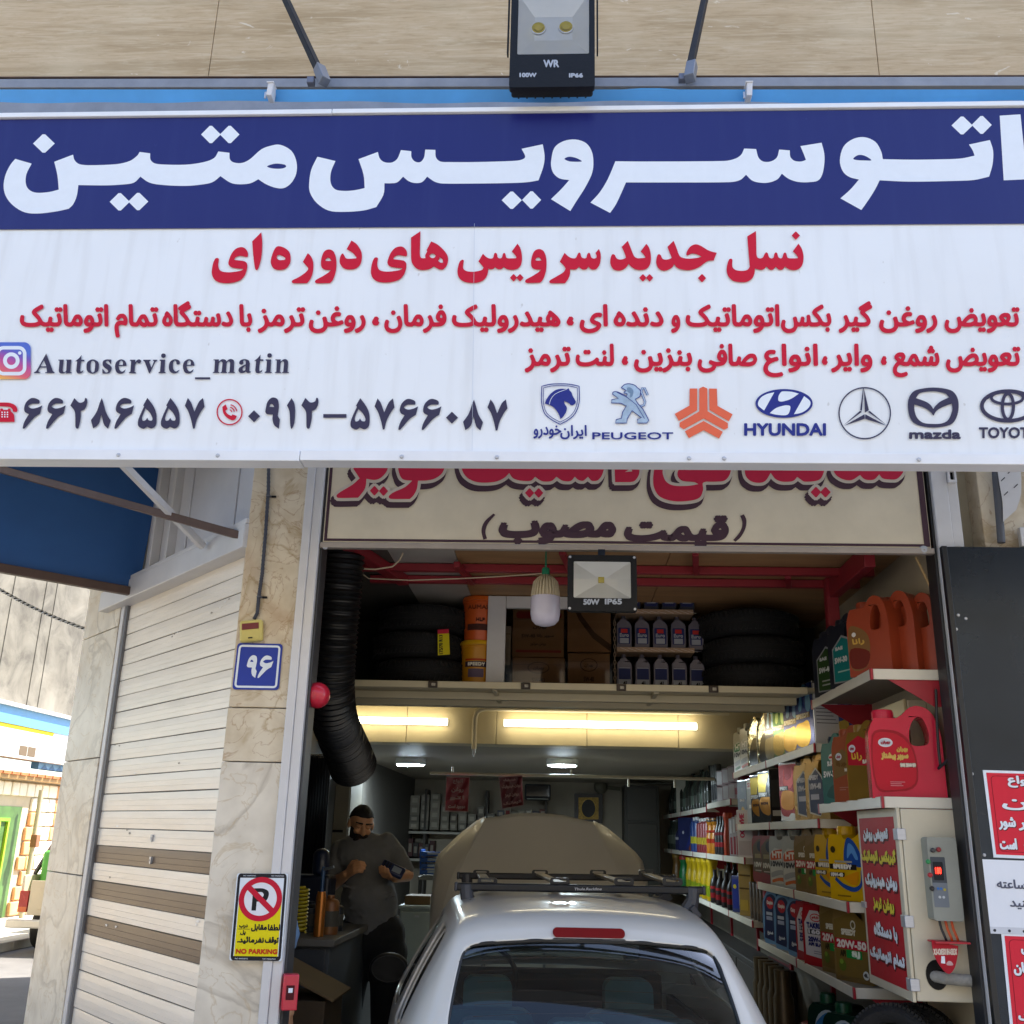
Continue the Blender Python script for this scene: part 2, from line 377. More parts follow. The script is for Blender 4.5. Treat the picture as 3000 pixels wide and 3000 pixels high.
def glyphs(body):
    if body in _G: return _G[body]
    t = shape(body) if any(c in _F for c in body) else body
    c = bpy.data.curves.new('t', 'FONT'); c.body = t; c.resolution_u = 3; c.fill_mode = 'NONE'; o = bpy.data.objects.new('t', c)
    me = bpy.data.meshes.new_from_object(o); nb = {}
    for e_ in me.edges: a, b = e_.vertices; nb.setdefault(a, []).append(b); nb.setdefault(b, []).append(a)
    loops = []; seen = set()
    for v0 in nb:
        if v0 in seen: continue
        lp = [v0]; seen.add(v0)
        while True:
            nx = [q for q in nb[lp[-1]] if q not in seen]
            if not nx: break
            lp.append(nx[0]); seen.add(nx[0])
        if len(lp) > 2: loops.append([V((me.vertices[q].co.x, me.vertices[q].co.y)) for q in lp])
    bpy.data.objects.remove(o); bpy.data.curves.remove(c); bpy.data.meshes.remove(me)
    def inside(p, l):
        r_ = False; j_ = len(l) - 1
        for i_ in range(len(l)):
            if (l[i_].y > p.y) != (l[j_].y > p.y) and p.x < (l[j_].x - l[i_].x) * (p.y - l[i_].y) / (l[j_].y - l[i_].y) + l[i_].x: r_ = not r_
            j_ = i_
        return r_
    def whole(a, b): return all(inside(p, b) for p in a[::max(1, len(a) // 6)])
    up = [[j_ for j_ in range(len(loops)) if j_ != i_ and whole(loops[i_], loops[j_])] for i_ in range(len(loops))]
    vs = []; fs = []
    for i_, l in enumerate(loops):
        if len(up[i_]) % 2: continue
        g_ = [l] + [loops[j_] for j_ in range(len(loops)) if len(up[j_]) == len(up[i_]) + 1 and i_ in up[j_]]
        o_ = len(vs); fl = [p for q in g_ for p in q]; vs += [(p.x, p.y, i_ % 4) for p in fl]
        fs += [tuple(o_ + q for q in t_) for t_ in tess(g_)]
    _G[body] = (vs, fs); return _G[body]
def words_of(n): return ['first', 'second', 'third', 'fourth', 'fifth', 'sixth', 'seventh', 'eighth', 'ninth', 'tenth', 'eleventh', 'twelfth', 'thirteenth', 'fourteenth', 'fifteenth', 'sixteenth', 'seventeenth', 'eighteenth', 'nineteenth', 'twentieth'][n]
WHT = flex('sign_sheet', '#eaeef2', '#b4b2ae'); NAVY = flex('sign_sheet_navy', '#191c66', '#333a78'); ALU = mat('#b9bcc4', .38, .55, .08, 9., stretch=(.6, 20, 20)); ALUW = mat('#e6e9ee', .4, 0, .05, 5.)
RED = ink('#c81a36'); DARK = ink('#3d3a52'); DBLU = ink('#2c3585'); ORG = ink('#e26a4c'); INKW = ink('#e4ebf4')
# ---------------------------------------------------------------- ground and sky-lit street
asph = mat('#6a6866', .9, 0, .25, 1.2, .5, 90.); conc = mat('#b5b0a6', .85, 0, .15, 2.5, .3, 40.)
g = MB(); g.add([(-400, -400, 0), (400, -400, 0), (400, 400, 0), (-400, 400, 0)], [(0, 1, 2, 3)], asph); g.build('road', kind='structure', smooth=False)
g = MB(); g.box(-1.9, 1.61, -1.2, 9.4, .004, .05, mat('#8d8a84', .7, 0, .2, 3., .2, 50.)); g.build('floor', kind='structure', smooth=False)
g = MB(); g.box(-10.4, -8.02, -30, 70, .004, .13, conc); g.build('pavement', kind='structure', smooth=False)
g = MB()
for i in range(-20, 60): g.box(-8.015, -7.86, i * .8 + .01, i * .8 + .79, .004, .135, mat('#a39d92', .85, 0, .2, 3., .3, 50.))
g.build('kerb', kind='structure', bevel=.012)

# ---------------------------------------------------------------- the shop building
TRAV = travertine('travertine', '#bfa682', '#d3c1a2', '#a1875f', '#dcd0ba')
MARB = marble('marble', '#e6ddcc', '#b8ad9c', '#c0a880'); MARB2 = marble('old_marble', '#ddd0b8', '#b39c78', '#96693c', 2.2)
WHM = mat('#d0cfd0', .45, .1, .07, 4., .05, 30.); GREYM = mat('#8e9096', .5, .4, .15, 8.); BLUEM = mat('#4a9be0', .4, .1, .12, 3.)
CREAM = mat('#d8cdb4', .6, 0, .10, 2., .1, 20.); WALLW = mat('#b3a992', .6, 0, .12, 1.5, .08, 14.)
bld = thing('shop_building', 'shop building with travertine upper wall, marble pillar and open garage bay', 'building', (0, .2, 0))
UZ = 5.2
# travertine slabs of the upper wall, with real joints
tb = MB()
xs = [-4.1, onY(625, 120, 0).x, onY(2565, 120, 0).x, 4.6]
for i in range(3): tb.box(xs[i] + .0015, xs[i + 1] - .0015, -.002, .05, onY(1500, 238, 0).z - .06, 8.3, TRAV)
tb.build('upper_wall', bld, bevel=.002)
w = MB(); w.box(-4.1, 4.6, .052, .3, 3.64, 8.3, CREAM); w.box(-4.1, 4.6, .0, .05, 4.6, onY(1500, 238, 0).z - .061, GREYM); w.box(-1.391, 4.6, .0, .05, 3.64, 4.599, CREAM)
w.box(-4.1, 4.6, .31, 10, 3.7, 8.3, CREAM); w.box(-4.1, 4.6, 9.62, 10, 0, 3.69, CREAM); w.box(-4.1, 4.6, .0, 10, 8.305, 8.4, conc); w.build('wall', bld, smooth=False)
w = MB(); w.box(-1.388, -1.135, -.0, .28, onY(700, 2150, 0).z + .11, 3.64, MARB2); w.build('pillar', bld, bevel=.004)['label'] = 'stained upper marble slab of the pillar'
w = MB(); w.box(-1.391, -1.135, -.003, .28, 0, onY(700, 2233, 0).z, MARB); w.box(-1.389, -1.135, -.002, .28, onY(700, 2233, 0).z + .004, onY(700, 2150, 0).z + .106, MARB2); w.build('pillar', bld, bevel=.003)
w = MB(); w.box(1.80, 2.5, 0.01, .28, 2.95, 3.64, MARB2); w.box(1.68, 2.5, .012, .28, 0, 2.949, CREAM); w.build('pillar', bld, bevel=.003)
# white metal door frames either side
w = MB(); w.box(-1.134, -1.098, -.035, .12, 0, 3.62, WHM); w.box(-1.0975, -1.058, -.028, .12, 0, 3.62, WHM); w.box(-1.0575, -1.047, -.004, .10, 0, 3.62, mat('#3a3a3c', .5)); w.build('door_frame', bld, bevel=.003)
w = MB(); w.box(1.590, 1.655, -.03, .12, 0, 3.62, WHM); w.box(1.6555, 1.70, -.022, .12, 2.955, 3.62, WHM); w.box(1.578, 1.5895, -.004, .10, 0, 3.62, mat('#2a2b2e', .5)); w.build('door_frame', bld, bevel=.003)
# inside walls, ceilings
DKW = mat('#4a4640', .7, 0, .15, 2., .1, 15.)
w = MB(); w.box(1.612, 1.9, .13, 9.6, 0, 3.62, WALLW); w.build('side_wall', bld, smooth=False)
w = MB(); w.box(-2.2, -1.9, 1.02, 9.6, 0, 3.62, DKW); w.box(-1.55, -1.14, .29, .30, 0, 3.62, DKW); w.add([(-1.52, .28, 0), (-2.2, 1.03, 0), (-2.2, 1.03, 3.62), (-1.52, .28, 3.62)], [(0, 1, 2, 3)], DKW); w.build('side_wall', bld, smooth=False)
w = MB(); w.box(-1.9, 1.611, 9.4, 9.6, 0, 3.62, mat('#a89e8c', .7, 0, .12, 2.)); w.build('back_wall', bld, smooth=False)
w = MB(); w.box(1.6045, 1.6112, .72, 9.38, .06, 1.12, mat('#6a6357', .6, 0, .2, 3.)); w.build('dado', bld, smooth=False)
WOOD = mat('#a9835a', .6, 0, .18, 2.5, .1, 20., stretch=(1, 6, 1))
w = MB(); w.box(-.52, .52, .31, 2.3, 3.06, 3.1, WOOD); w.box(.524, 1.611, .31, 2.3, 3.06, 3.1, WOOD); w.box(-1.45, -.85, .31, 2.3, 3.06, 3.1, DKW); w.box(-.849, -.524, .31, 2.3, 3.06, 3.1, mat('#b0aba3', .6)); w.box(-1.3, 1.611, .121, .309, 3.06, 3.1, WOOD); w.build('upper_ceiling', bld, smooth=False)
BZ0, BZ1 = onY(1500, 2182, 3.75).z, onY(1500, 2062, 3.75).z
w = MB(); w.box(-1.9, 1.611, 4.0, 9.39, BZ0 + .01, BZ0 + .06, mat('#9a9080', .5, 0, .08, 1.5)); w.build('lower_ceiling', bld, smooth=False)
# loft floor with its lips, and the tiled beam that carries the tubes
SOF = mat('#c8bd9e', .5, 0, .06, 3.); 
w = MB(); w.box(-1.9, 1.30, 1.2, 1.245, 2.494, 2.530, SOF); w.box(-1.9, 1.611, 1.25, 2.2, 2.512, 2.535, SOF); w.box(-1.9, 1.30, 1.47, 1.52, 2.470, 2.511, SOF); w.box(-1.9, 1.30, 1.78, 1.84, 2.470, 2.511, SOF)
w.box(-.37, -.345, 1.25, 1.78, 2.488, 2.5115, SOF); w.box(.50, .525, 1.25, 1.78, 2.488, 2.5115, SOF); w.build('loft_floor', bld, bevel=.003)
w = MB(); BEAM = mat('#cdbf9a', .45, 0, .08, 2.5, .1, 18.)
for i in range(5): w.box(-1.9 + i * .7022, -1.9 + (i + 1) * .7022 - .003, 3.75, 4.0, BZ0 + .002 * (i % 2), BZ1 + .10, BEAM)
w.box(-1.9, 1.611, 2.46, 3.749, BZ1 + .04, BZ1 + .09, SOF)
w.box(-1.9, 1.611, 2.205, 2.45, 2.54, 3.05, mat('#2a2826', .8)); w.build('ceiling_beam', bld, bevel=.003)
RB = mat('#8f2630', .45, 0, .12, 5.)
w = MB()
for y in (.72, .97): w.box(-1.02, 1.55, y, y + .035, 3.015, 3.055, RB)
for x, y0, y1 in ((-.52, .60, .98), (.0, .35, .72), (.62, .35, .72), (1.13, .755, .97)): w.bar((x, y0, 3.02), (x + .05, y1, 3.02), .03, .03, RB)
w.bar((-1.0, .3, 3.03), (-.84, 1.0, 3.03), .06, .05, RB); w.box(1.36, 1.42, .92, .98, 2.56, 3.056, RB); w.bar((1.40, .3, 3.0), (1.40, .93, 3.0), .05, .10, RB); w.box(1.1, 1.135, 1.7, 1.735, 2.54, 2.8, RB)
w.build('red_steel_frame', bld, bevel=.003)

# ---------------------------------------------------------------- corner shop with the roller shutter (chamfered corner)
CA = R(42); cdv = V((-math.sin(CA), math.cos(CA), 0)); cn = V((-cdv.y, cdv.x, 0)); CO = V((-1.391, .06, 0))
if cn.y > 0: cn = -cn
def Cp(s, z, off=0.): return CO + cdv * s + cn * off + V((0, 0, z))
CROT = MX((cdv, -cn, V((0, 0, 1)))).transposed()
def cbox(mb, s0, s1, z0, z1, o0, o1, m): return mb.obox(Cp((s0 + s1) / 2, (z0 + z1) / 2, (o0 + o1) / 2), (s1 - s0, o1 - o0, z1 - z0), m, CROT)
cs = thing('corner_shop', 'closed corner shop front with marble column, white lintel and sheet metal lining', 'building', (CO.x - .8, CO.y + .8, 0))
w = MB()
zs = [0, 1.187, 2.195, 2.60, 3.25]; zs = [0, Cp(0, 0).z + 1.02, 1.62, 2.2, 2.72, 3.6]
def czz(u, v): return onP(u, v, CO, cn).z
zs = [0, czz(185, 2558), czz(245, 2225), czz(300, 1853), 3.6]
for i in range(4): cbox(w, 1.64, 2.26, zs[i] + .002, zs[i + 1] - .002, -.25, .0 + .0015 * (i % 2), MARB)
w.build('column', cs, bevel=.003)
w = MB(); SIDEW = mat('#b9b2a4', .7)
w.box(-2.96, -2.90, 1.95, 9.9, 0, 3.69, SIDEW); w.build('flank_wall', cs, smooth=False)
w = MB(); cbox(w, 1.585, 1.636, 0, 2.95, -.05, -.004, WHM); cbox(w, 1.56, 1.584, 0, 2.95, -.06, -.012, mat('#77787c', .5, .3)); w.split('guide_rail', cs, bevel=.003)
w = MB(); cbox(w, -.05, 1.86, 2.925, 3.035, -.2, .055, WHM); cbox(w, -.05, 1.40, 3.036, 3.06, -.2, .05, WHM); w.build('lintel', cs, bevel=.004)
w = MB(); SHT = mat('#c6c6cc', .45, .1, .08, 3.)
for i in range(5): cbox(w, -.05 + i * .289, .235 + i * .289, 3.062, 4.1, -.12, -.02 + .006 * (i % 2), SHT)
for s_ in (.95, 1.18): cbox(w, s_, s_ + .035, 3.065, 4.0, -.019, .03, WHM)
w.build('sheet_lining', cs, bevel=.003)
sh = thing('roller_shutter', 'cream roller shutter with three brown slats, pulled down over the corner shop', 'shutter', tuple(Cp(.78, 0)))
SLAT = mat('#ece2d4', .38, .12, .08, 2.0, .06, 10., stretch=(1, 1, 8)); BRN = mat('#5b4c42', .38, .25, .08, 3.)
P_ = .0853; z = 2.93; i = 0; lt = MB(); bn = MB(); rib = MB()
while z > .06:
    z1 = z; z0 = z - P_; brown = any(z0 < zz < z1 for zz in (1.624, 1.453, 1.283))
    q = bn if brown else lt; m_ = BRN if brown else SLAT
    pr = [(z0 + .0025, -.032), (z0 + .004, -.0285), (z0 + .026, -.0278), (z0 + .0268, -.0286), (z0 + .0276, -.0278), (z0 + .051, -.0276), (z0 + .0518, -.0284), (z0 + .0526, -.0276), (z0 + .078, -.0283), (z1 - .0012, -.029), (z1 - .0005, -.034)]
    tl = random.uniform(-.0012, .0012); lf = random.uniform(-.0008, .0008); vs = [Cp(s_, zz + (tl if s_ else 0), o_ + lf + (.0015 * math.sin(i * 1.7 + s_ * 4)) ) for s_ in (0, .4, .8, 1.2, 1.58) for zz, o_ in pr]; n_ = len(pr)
    q.add(vs, [(k_ * n_ + j, k_ * n_ + j + 1, (k_ + 1) * n_ + j + 1, (k_ + 1) * n_ + j) for k_ in range(4) for j in range(n_ - 1)], m_); i += 1
    rib.add([Cp(0, z0 - .002, -.0335), Cp(1.58, z0 - .002, -.0335), Cp(1.58, z0 + .004, -.0345), Cp(0, z0 + .004, -.0345)], [(0, 1, 2, 3)], mat('#4c4238', .6))
    z -= P_
pc = MB(); rnd = random.Random(9)
for u, v in ((505, 1865), (512, 1858), (520, 1852), (560, 1842), (620, 1795), (645, 1780), (660, 1762), (672, 1755), (680, 1640), (350, 2185), (338, 2182), (425, 2195), (395, 2265), (525, 2235), (360, 2425), (372, 2430), (380, 2440), (345, 2420), (570, 2690), (580, 2700), (575, 2708), (340, 2715), (312, 2710), (290, 2430), (322, 2570)):
    c_ = onP(u, v, CO + cn * -.027, cn); r_ = rnd.uniform(.003, .009); pc.fill([[V((r_ * rnd.uniform(.5, 1.3) * math.cos(a * .9), .8 * r_ * rnd.uniform(.5, 1.2) * math.sin(a * .9))) for a in range(7)]], lambda x, y, l: c_ + cdv * x * 2.2 + V((0, 0, y)) + cn * .0012, mat('#f2ece4' if (u + v) % 3 else '#a09484', .6))
pc.build('paint_chips', sh, smooth=False)
lt.build('slats', sh, ang=20); bn.build('slats', sh, ang=20)['label'] = 'dark brown shutter slats'; rib.build('joint_gaps', sh, smooth=False)
lk = MB()
for u, v in ((428, 2518), (432, 2453)):
    p = onP(u, v, CO, cn) ; s_ = (p - CO).dot(cdv); lk.prism([parse('0,0! 1,0! .8,1.3 .2,1.3')[0][0], ell(.5, .7, .2, .3, 10)], lambda x, y, l: Cp(s_ + .012 - x * .022, p.z + .012 - y * .022, l), ALU, -.03, -.018)
lk.split('lock_lug', sh)
# its canopy: blue cheek, brown bars, white braces, little teal roof
cp = p0 = CO + cdv * 1.39
def K(u, v, off=0.): return onP(u, v, p0 - cdv * off, cdv)
can = thing('corner_canopy', 'canopy of the corner shop with dark blue end panel, brown bars and white braces', 'canopy', tuple(Cp(1.39, 2.95, .3)))
BLP = mat('#2f5f9e', .42, .1, .10, 2.); BBR = mat('#5e4a42', .5, .2, .2, 8.)
w = MB(); q = [K(405, 1728), K(-160, 1622), K(-160, 1100), K(500, 1240)]; w.add(q + [p + cdv * .02 for p in q], [(0, 1, 2, 3), (7, 6, 5, 4), (0, 4, 5, 1), (1, 5, 6, 2), (2, 6, 7, 3), (3, 7, 4, 0)], BLP); w.build('end_panel', can, smooth=False)
w = MB(); w.bar(K(412, 1738, .02), K(-170, 1634, .02), .04, .045, BBR); w.build('bottom_bar', can, bevel=.003)
w = MB(); pe = onY(718, 1576, .02); w.bar(V((-1.36, .03, pe.z - .005)), K(-160, 1330, .04), .035, .035, BBR); w.build('stay_bar', can, bevel=.003)
w = MB(); w.bar(K(492, 1374, .03), K(446, 1690, .03), .05, .03, WHM); w.build('edge_trim', can, bevel=.003)
w = MB(); w.bar(Cp(.34, 3.0, .075), onP(345, 1345, CO + cn * .55, cn), .03, .03, WHM); w.bar(Cp(.70, 3.55, .02), onP(395, 1345, CO + cn * .55, cn), .03, .03, WHM); w.split('brace', can, bevel=.002)
w = MB(); q = [Cp(.42, 3.92, .0), Cp(1.38, 3.92, .0), Cp(1.38, 4.05, 1.3), Cp(.42, 4.05, 1.3)]; w.add(q + [p + V((0, 0, .015)) for p in q], [(0, 1, 2, 3), (7, 6, 5, 4), (0, 4, 5, 1), (1, 5, 6, 2), (2, 6, 7, 3), (3, 7, 4, 0)], mat('#3f8fae', .5)); w.build('roof_sheet', can, smooth=False)

# ---------------------------------------------------------------- metal work over the sign
w = MB(); n_ = 60; top = []; bot = []
for i in range(n_ + 1):
    u = -120 + 3240 * i / n_
    bot.append(onY(u, 299 + 2.5 * math.sin(u / 170.) + 2 * math.sin(u / 61.), -.80)); top.append(onY(u, 262 - (4 if 1830 < u < 1960 else 0), -.83))
w.add(bot + top, [(i, i + 1, n_ + 2 + i, n_ + 1 + i) for i in range(n_)], BLUEM)
cb = tag(w.build('canopy_flashing'), 'wavy bright blue metal flashing strip running above the sign board', 'flashing')
w = MB(); za = onY(1500, 252, -.72).z; w.bar(onY(-160, 256, -.72) , onY(3160, 250, -.72), .05, .045, GREYM); w.bar(onY(-160, 242, -.70), onY(3160, 238, -.70), .07, .006, mat('#5d4a40', .7, .2, .3, 12.))
tag(w.build('angle_iron', bevel=.002), 'grey weathered angle iron running along the wall above the blue flashing', 'steel bar')
ob = MB(); ob.box(-3.1, 2.95, -.79, -.775, 4.40, 4.525, mat('#23262e', .7)); tag(ob.build('gap_shade_board', smooth=False), 'dark board standing in for shade in the gap between sign board and blue flashing', 'board')  # dark board put in for the shade of the gap above the sign
for i, (u, lab) in enumerate(((795, 'white welded tab on the angle iron beside the slanting stay of the wider gap'), (2193, 'white welded tab on the angle iron near the thinner upright stay'))):
    q = MB(); p = onY(u, 272, -.84); q.obox(p, (.022, .05, .062), WHM, MX.Rotation(R(4), 3, 'Y')); q.obox(p + V((-.02, -.01, -.02)), (.008, .008, .03), ALU); q.obox(p + V((0, .0, .031)), (.03, .06, .006), WHM)
    tag(q.build('bracket', bevel=.002), lab, 'bracket', 'welded tabs above the sign')
for i, (u0, v0, u1, v1, lab) in enumerate(((938, 215, 838, 0, 'black stay rod slanting up to the wall beside the long travertine joint'), (2020, 205, 2064, 0, 'black stay rod rising from the sign to the wall beside the twin lamp floodlight'))):
    a = onY(u0, v0, -.80); bq = onY(u1, v1, -.45); e_ = a + (bq - a) * (.80 / .35)
    st = thing('stay_rod', lab, 'stay rod', tuple(a), 0, 'black stays holding the sign'); q = MB(); q.bar(a, e_, .028, .028, mat('#121317', .55, 0, .2, 20., spec=.2)); q.build('rod', st, bevel=.003)
    q = MB(); d_ = (e_ - a).normalized(); q.bar(a - d_ * .075 + V((.006, -.004, -.01)), a + d_ * .05 + V((.006, -.004, 0)), .04, .04, mat('#6e747e', .4, .4)); q.obox(a + V((-.032, -.01, -.05)), (.03, .03, .03), mat('#6b7080', .5, .4)); q.build('clamp', st, bevel=.003)

# frontage across the street (behind the camera): what the bonnet, panes and shaded shop front are lit back by
w = MB(); FRN = mat('#c9b99c', .7, 0, .15, .6)
w.box(-30, 30, -16, -13.5, 0, 8.5, FRN)
for i in range(14): w.box(-27 + i * 4, -25 + i * 4, -13.52, -13.49, 4.4, 6.4, mat('#3c4650', .15)); w.box(-27.4 + i * 4, -24.7 + i * 4, -13.53, -13.48, .1, 2.7, mat('#8d9499', .4, .3))
w.build('opposite_frontage', kind='structure', smooth=False)
# ---------------------------------------------------------------- the long shop sign over the entrance
YS = -0.9
def S(u, v, l=0.): return onY(u, v, YS) + V((0, -.3 * l, 0))
sign = thing('shop_sign', 'long blue and white shop sign board with big white Persian lettering over the entrance', 'sign', (-.2, YS, 2.99))
zt, zb, zm = 4.475, 3.005, S(1500, 664).z
b = MB(); b.box(-3.1, 2.9, YS + .004, YS + .055, zb + .01, zt - .01, WHT); b.build('panel', sign)
b = MB(); b.fill([[V((-80, 655)), V((3080, 655)), V((3080, 300)), V((-80, 300))]], lambda x, y, l: V((S(x, y).x, YS - l, zm if y > 600 else zt - .012)), NAVY, .0004); b.build('header_band', sign)
fr = MB()
for z0, z1, d in ((zt - .010, zt + .012, .012), (zb - .014, zb + .026, .010)): fr.box(-3.12, -.93, YS - d, YS + .07, z0, z1, ALUW); fr.box(-.928, 2.92, YS - d + .002, YS + .068, z0 + .003, z1 + .002, ALUW)
for x in (-3.12, 2.88): fr.box(x, x + .04, YS - .008, YS + .07, zb + .027, zt - .013, ALU)
fr.build('frame', sign, bevel=.002)
sc = MB()
for u, v in ((348, 1352), (640, 1340), (1178, 1342), (1456, 1345), (2018, 1350), (2120, 1346), (2690, 1356)):
    p = S(u, v); sc.lathe([(.008, 0), (.006, .004), (0, .005)], (p.x, YS - .010, zb + .004), ALU, (0, -1, 0), 8)
sc.split('screw', sign)

T_MATIN = '''58,600! 120,618! 100,658 98,695 112,718 140,728 185,725 222,716! 217,662 205,611! 276,584! 282,605 300,620 340,624 440,620 490,608 518,588 527,574! 567,579! 568,602 582,616 612,621 700,622 770,612 808,597 824,572! 866,577! 868,602 884,614 915,615 945,600 985,565 1020,551 1058,547 1100,570 1119,612 1118,655 1100,690 1072,710 1040,709 1005,696 975,677! 945,692 905,696 870,690 832,665! 802,688 760,697 700,702 620,699 565,690 530,667! 505,690 460,697 400,700 296,699! 290,740 276,772 260,788! 220,797 150,806 95,802 50,776 22,740 14,700 22,658 40,622 | 1008,628 1040,618 1075,622 1079,631 1060,637 1028,636'''
T_SEEN = '''1198,592! 1266,608! 1249,650 1248,690 1265,715 1300,721 1340,718 1376,710! 1372,660 1353,601! 1426,574! 1433,598 1450,612 1477,614 1499,600 1513,567! 1552,571! 1553,594 1566,610 1586,612 1600,595 1605,565! 1643,566! 1645,594 1662,610 1695,612 1800,612 1932,608 1965,604 1982,592 1968,562! 2048,545! 2055,590 2050,630 2032,681! 1990,688 1932,691 1800,693 1670,693 1640,686 1612,667! 1592,688 1565,691 1542,684 1521,667! 1500,688 1476,692 1451,692! 1447,735 1420,782! 1370,795 1300,800 1240,795 1195,766 1170,727 1167,690 1175,640'''
T_REST = '''148,605 160,558 195,533 240,527 280,541 302,575 307,620 300,660 275,710 246,755 220,797! 147,752! 185,715 216,680! 180,674 157,655 148,630 | 198,600 215,592 240,596 264,609 243,611 215,609 ;
390,609! 500,610 800,608 840,600 864,585 876,561! 921,563! 930,595 948,610 975,610 999,595 1008,565! 1048,568! 1050,592 1065,607 1090,610 1109,604! 1100,580 1088,552! 1168,539! 1178,580 1178,620 1170,660 1154,682 1120,688 1080,687 1045,676 1018,656! 1000,678 965,690 930,689 905,681 883,660! 860,680 820,688 600,689 430,689! 412,730 392,772 370,804! 296,765! 332,725 362,675 ;
1237,605 1250,555 1285,526 1328,518 1370,535 1392,570 1399,601! 1500,603 1600,602 1690,599 1745,588! 1738,568 1724,546! 1803,529! 1815,570 1813,620 1800,667! 1740,680 1640,684 1500,686 1387,681! 1370,715 1345,755 1318,793! 1239,749! 1277,715 1309,678! 1272,668 1247,645 | 1287,600 1305,586 1330,588 1356,605 1330,606 1305,605 ;
1840,437! 1918,432! 1944,677! 1855,681!'''
k = 1.288
title = parse(T_MATIN, 0, 0, k) + parse(T_SEEN, 0, 0, k) + parse(T_REST, 1500, 0, k)
title += dots(*[(x / k, y / k, a / k, h / k) for x, y, a, h in ((166, 542, 41, 36), (796, 508, 37, 34), (867, 508, 37, 34), (452, 762, 38, 34), (522, 761, 38, 34), (1931, 756, 38, 34), (2006, 755, 36, 34), (3630, 474, 40, 35), (3704, 472, 38, 35))])
b = MB()
for sh in title: b.fill(sh, S, INKW, .003)
b.build('title_lettering', sign, smooth=False)

k = 3.864
YE = '140,371 158,378 158,400 152,450 165,500 200,525 270,533 340,527 400,517 434,502! 433,494! 370,490 300,475 268,440 275,390 305,320 350,268 408,248 450,258 482,295 490,330 487,358! 470,360! 400,347 355,360 333,387! 345,394! 420,402 462,415 482,450 475,510 452,570 405,620 330,648 240,657 155,645 105,610 82,560 80,510 95,430 118,380'
RAN = '1166,316! 1200,350 1225,405 1230,470 1220,550 1190,620 1157,657! 1000,656 984,640 995,622 1060,590 1140,535 1171,492 1150,460 1110,414!'
WAW = '1315,440 1322,370 1350,300 1400,274 1450,290 1480,345 1491,430 1482,530 1450,620 1417,655! 1265,657 1247,640 1260,618 1330,580 1400,535 1428,508! 1360,503 1325,480 | 1367,390 1385,370 1410,372 1432,402! 1400,405 1370,402'
LINE1 = [(YE, 600, 660), ('537,183! 640,80! 650,170 650,260 640,370 610,480 588,510 570,490 558,420 548,330;830,237 900,255 955,300 972,360 965,430 920,490 848,507 780,490 748,430 755,360 790,270 | 815,370 825,340 860,340 905,365 912,385 890,393 840,393;' + RAN + ';' + WAW + ';1605,272! 1660,173! 1720,215 1768,290 1779,360 1762,440 1710,490 1640,502 1570,485 1530,430 1530,370 1550,325 1566,322 1580,345 1600,375 1640,380 1715,375! 1716,360! 1670,310', 600, 660),
  (YE, 1066, 658), ('557,140! 664,68! 660,200 658,330 668,365 690,374 722,372! 718,340 735,305 742,292! 732,285! 785,183! 860,220 930,285 968,340 977,395 960,460 920,500 890,502 855,490 815,465! 770,495 690,508 620,490 570,430 558,360 | 768,345 785,325 815,325 835,345 825,365 800,373 775,362 | 880,362! 912,385 920,425! 890,422 862,402! 878,382;1140,390 1155,402 1150,440 1148,485 1175,515 1240,527 1310,520 1360,505 1378,480! 1360,455 1320,410! 1371,322! 1410,360 1450,377 1485,370 1500,320 1515,313 1530,325 1540,365 1560,375 1585,368 1597,325 1612,313 1625,325 1636,365 1660,375 1745,374! 1752,362! 1725,325 1697,298! 1763,208! 1795,260 1812,340 1810,420 1790,470 1745,500 1690,505 1640,495 1604,473! 1580,497 1550,499 1530,493 1508,473! 1490,493 1465,499 1430,492! 1425,550 1395,605 1335,643 1250,653 1160,640 1105,600 1083,540 1090,470 1110,410', 1060, 660),
  ('440,313! 480,350 520,372 565,372 585,335 600,312 618,315 632,360 655,374 685,370 697,330 712,312 728,318 742,362 770,378 800,370! 803,345 790,315! 830,268! 848,320 850,380 835,450 800,495 765,503 735,495 710,468! 690,497 655,503 625,492 604,466! 580,495 545,503 502,498! 502,550 480,610 445,657! 280,656 267,640 280,620 350,580 430,530 452,490! 430,455 386,413!;1087,245! 1157,176! 1190,260 1215,325 1235,358 1270,374 1350,370! 1356,360! 1330,325 1301,298! 1366,210! 1395,250 1415,320 1417,400 1400,460 1360,498 1300,508 1240,498 1190,465 1165,435! 1140,475 1100,503 1045,514 990,495 960,440 960,380 975,335 992,328 1010,338 1030,375 1065,388 1110,382 1135,368! 1120,315', 1540, 660), (WAW, 1215.5, 659),
  ('-95,245! -25,176! 10,265 35,335 60,362 110,376 160,378 240,370 292,356! 250,335 195,320 160,328 135,342 118,335 125,300 160,245 220,216 280,232 350,275 400,297 463,312! 428,400! 375,402 330,425 270,470 200,500 130,510 50,497 0,470 -15,436! -40,475 -90,506 -140,515 -190,495 -220,440 -220,380 -205,335 -188,328 -170,340 -150,380 -110,390 -65,380 -45,368! -70,310;808,126! 907,66! 910,200 913,330 925,365 955,376 985,365 1005,325 1022,307 1040,318 1055,360 1080,376 1105,365 1115,325 1130,307 1147,318 1160,360 1185,376 1205,365 1217,325 1233,308 1250,320 1262,362 1285,374 1380,374! 1382,362! 1355,325 1323,296! 1388,208! 1425,265 1445,345 1440,420 1415,475 1370,505 1320,508 1275,497 1235,468! 1210,500 1180,506 1155,495 1129,468! 1105,500 1075,506 1050,495 1025,466! 1000,495 960,506 895,490! 890,545 862,605 805,640 735,645 650,630 595,580 575,515 583,440 605,385 625,379 640,392 638,440 645,480 680,508 750,517 810,505 837,470! 825,330', 1980, 660)]
b = MB()
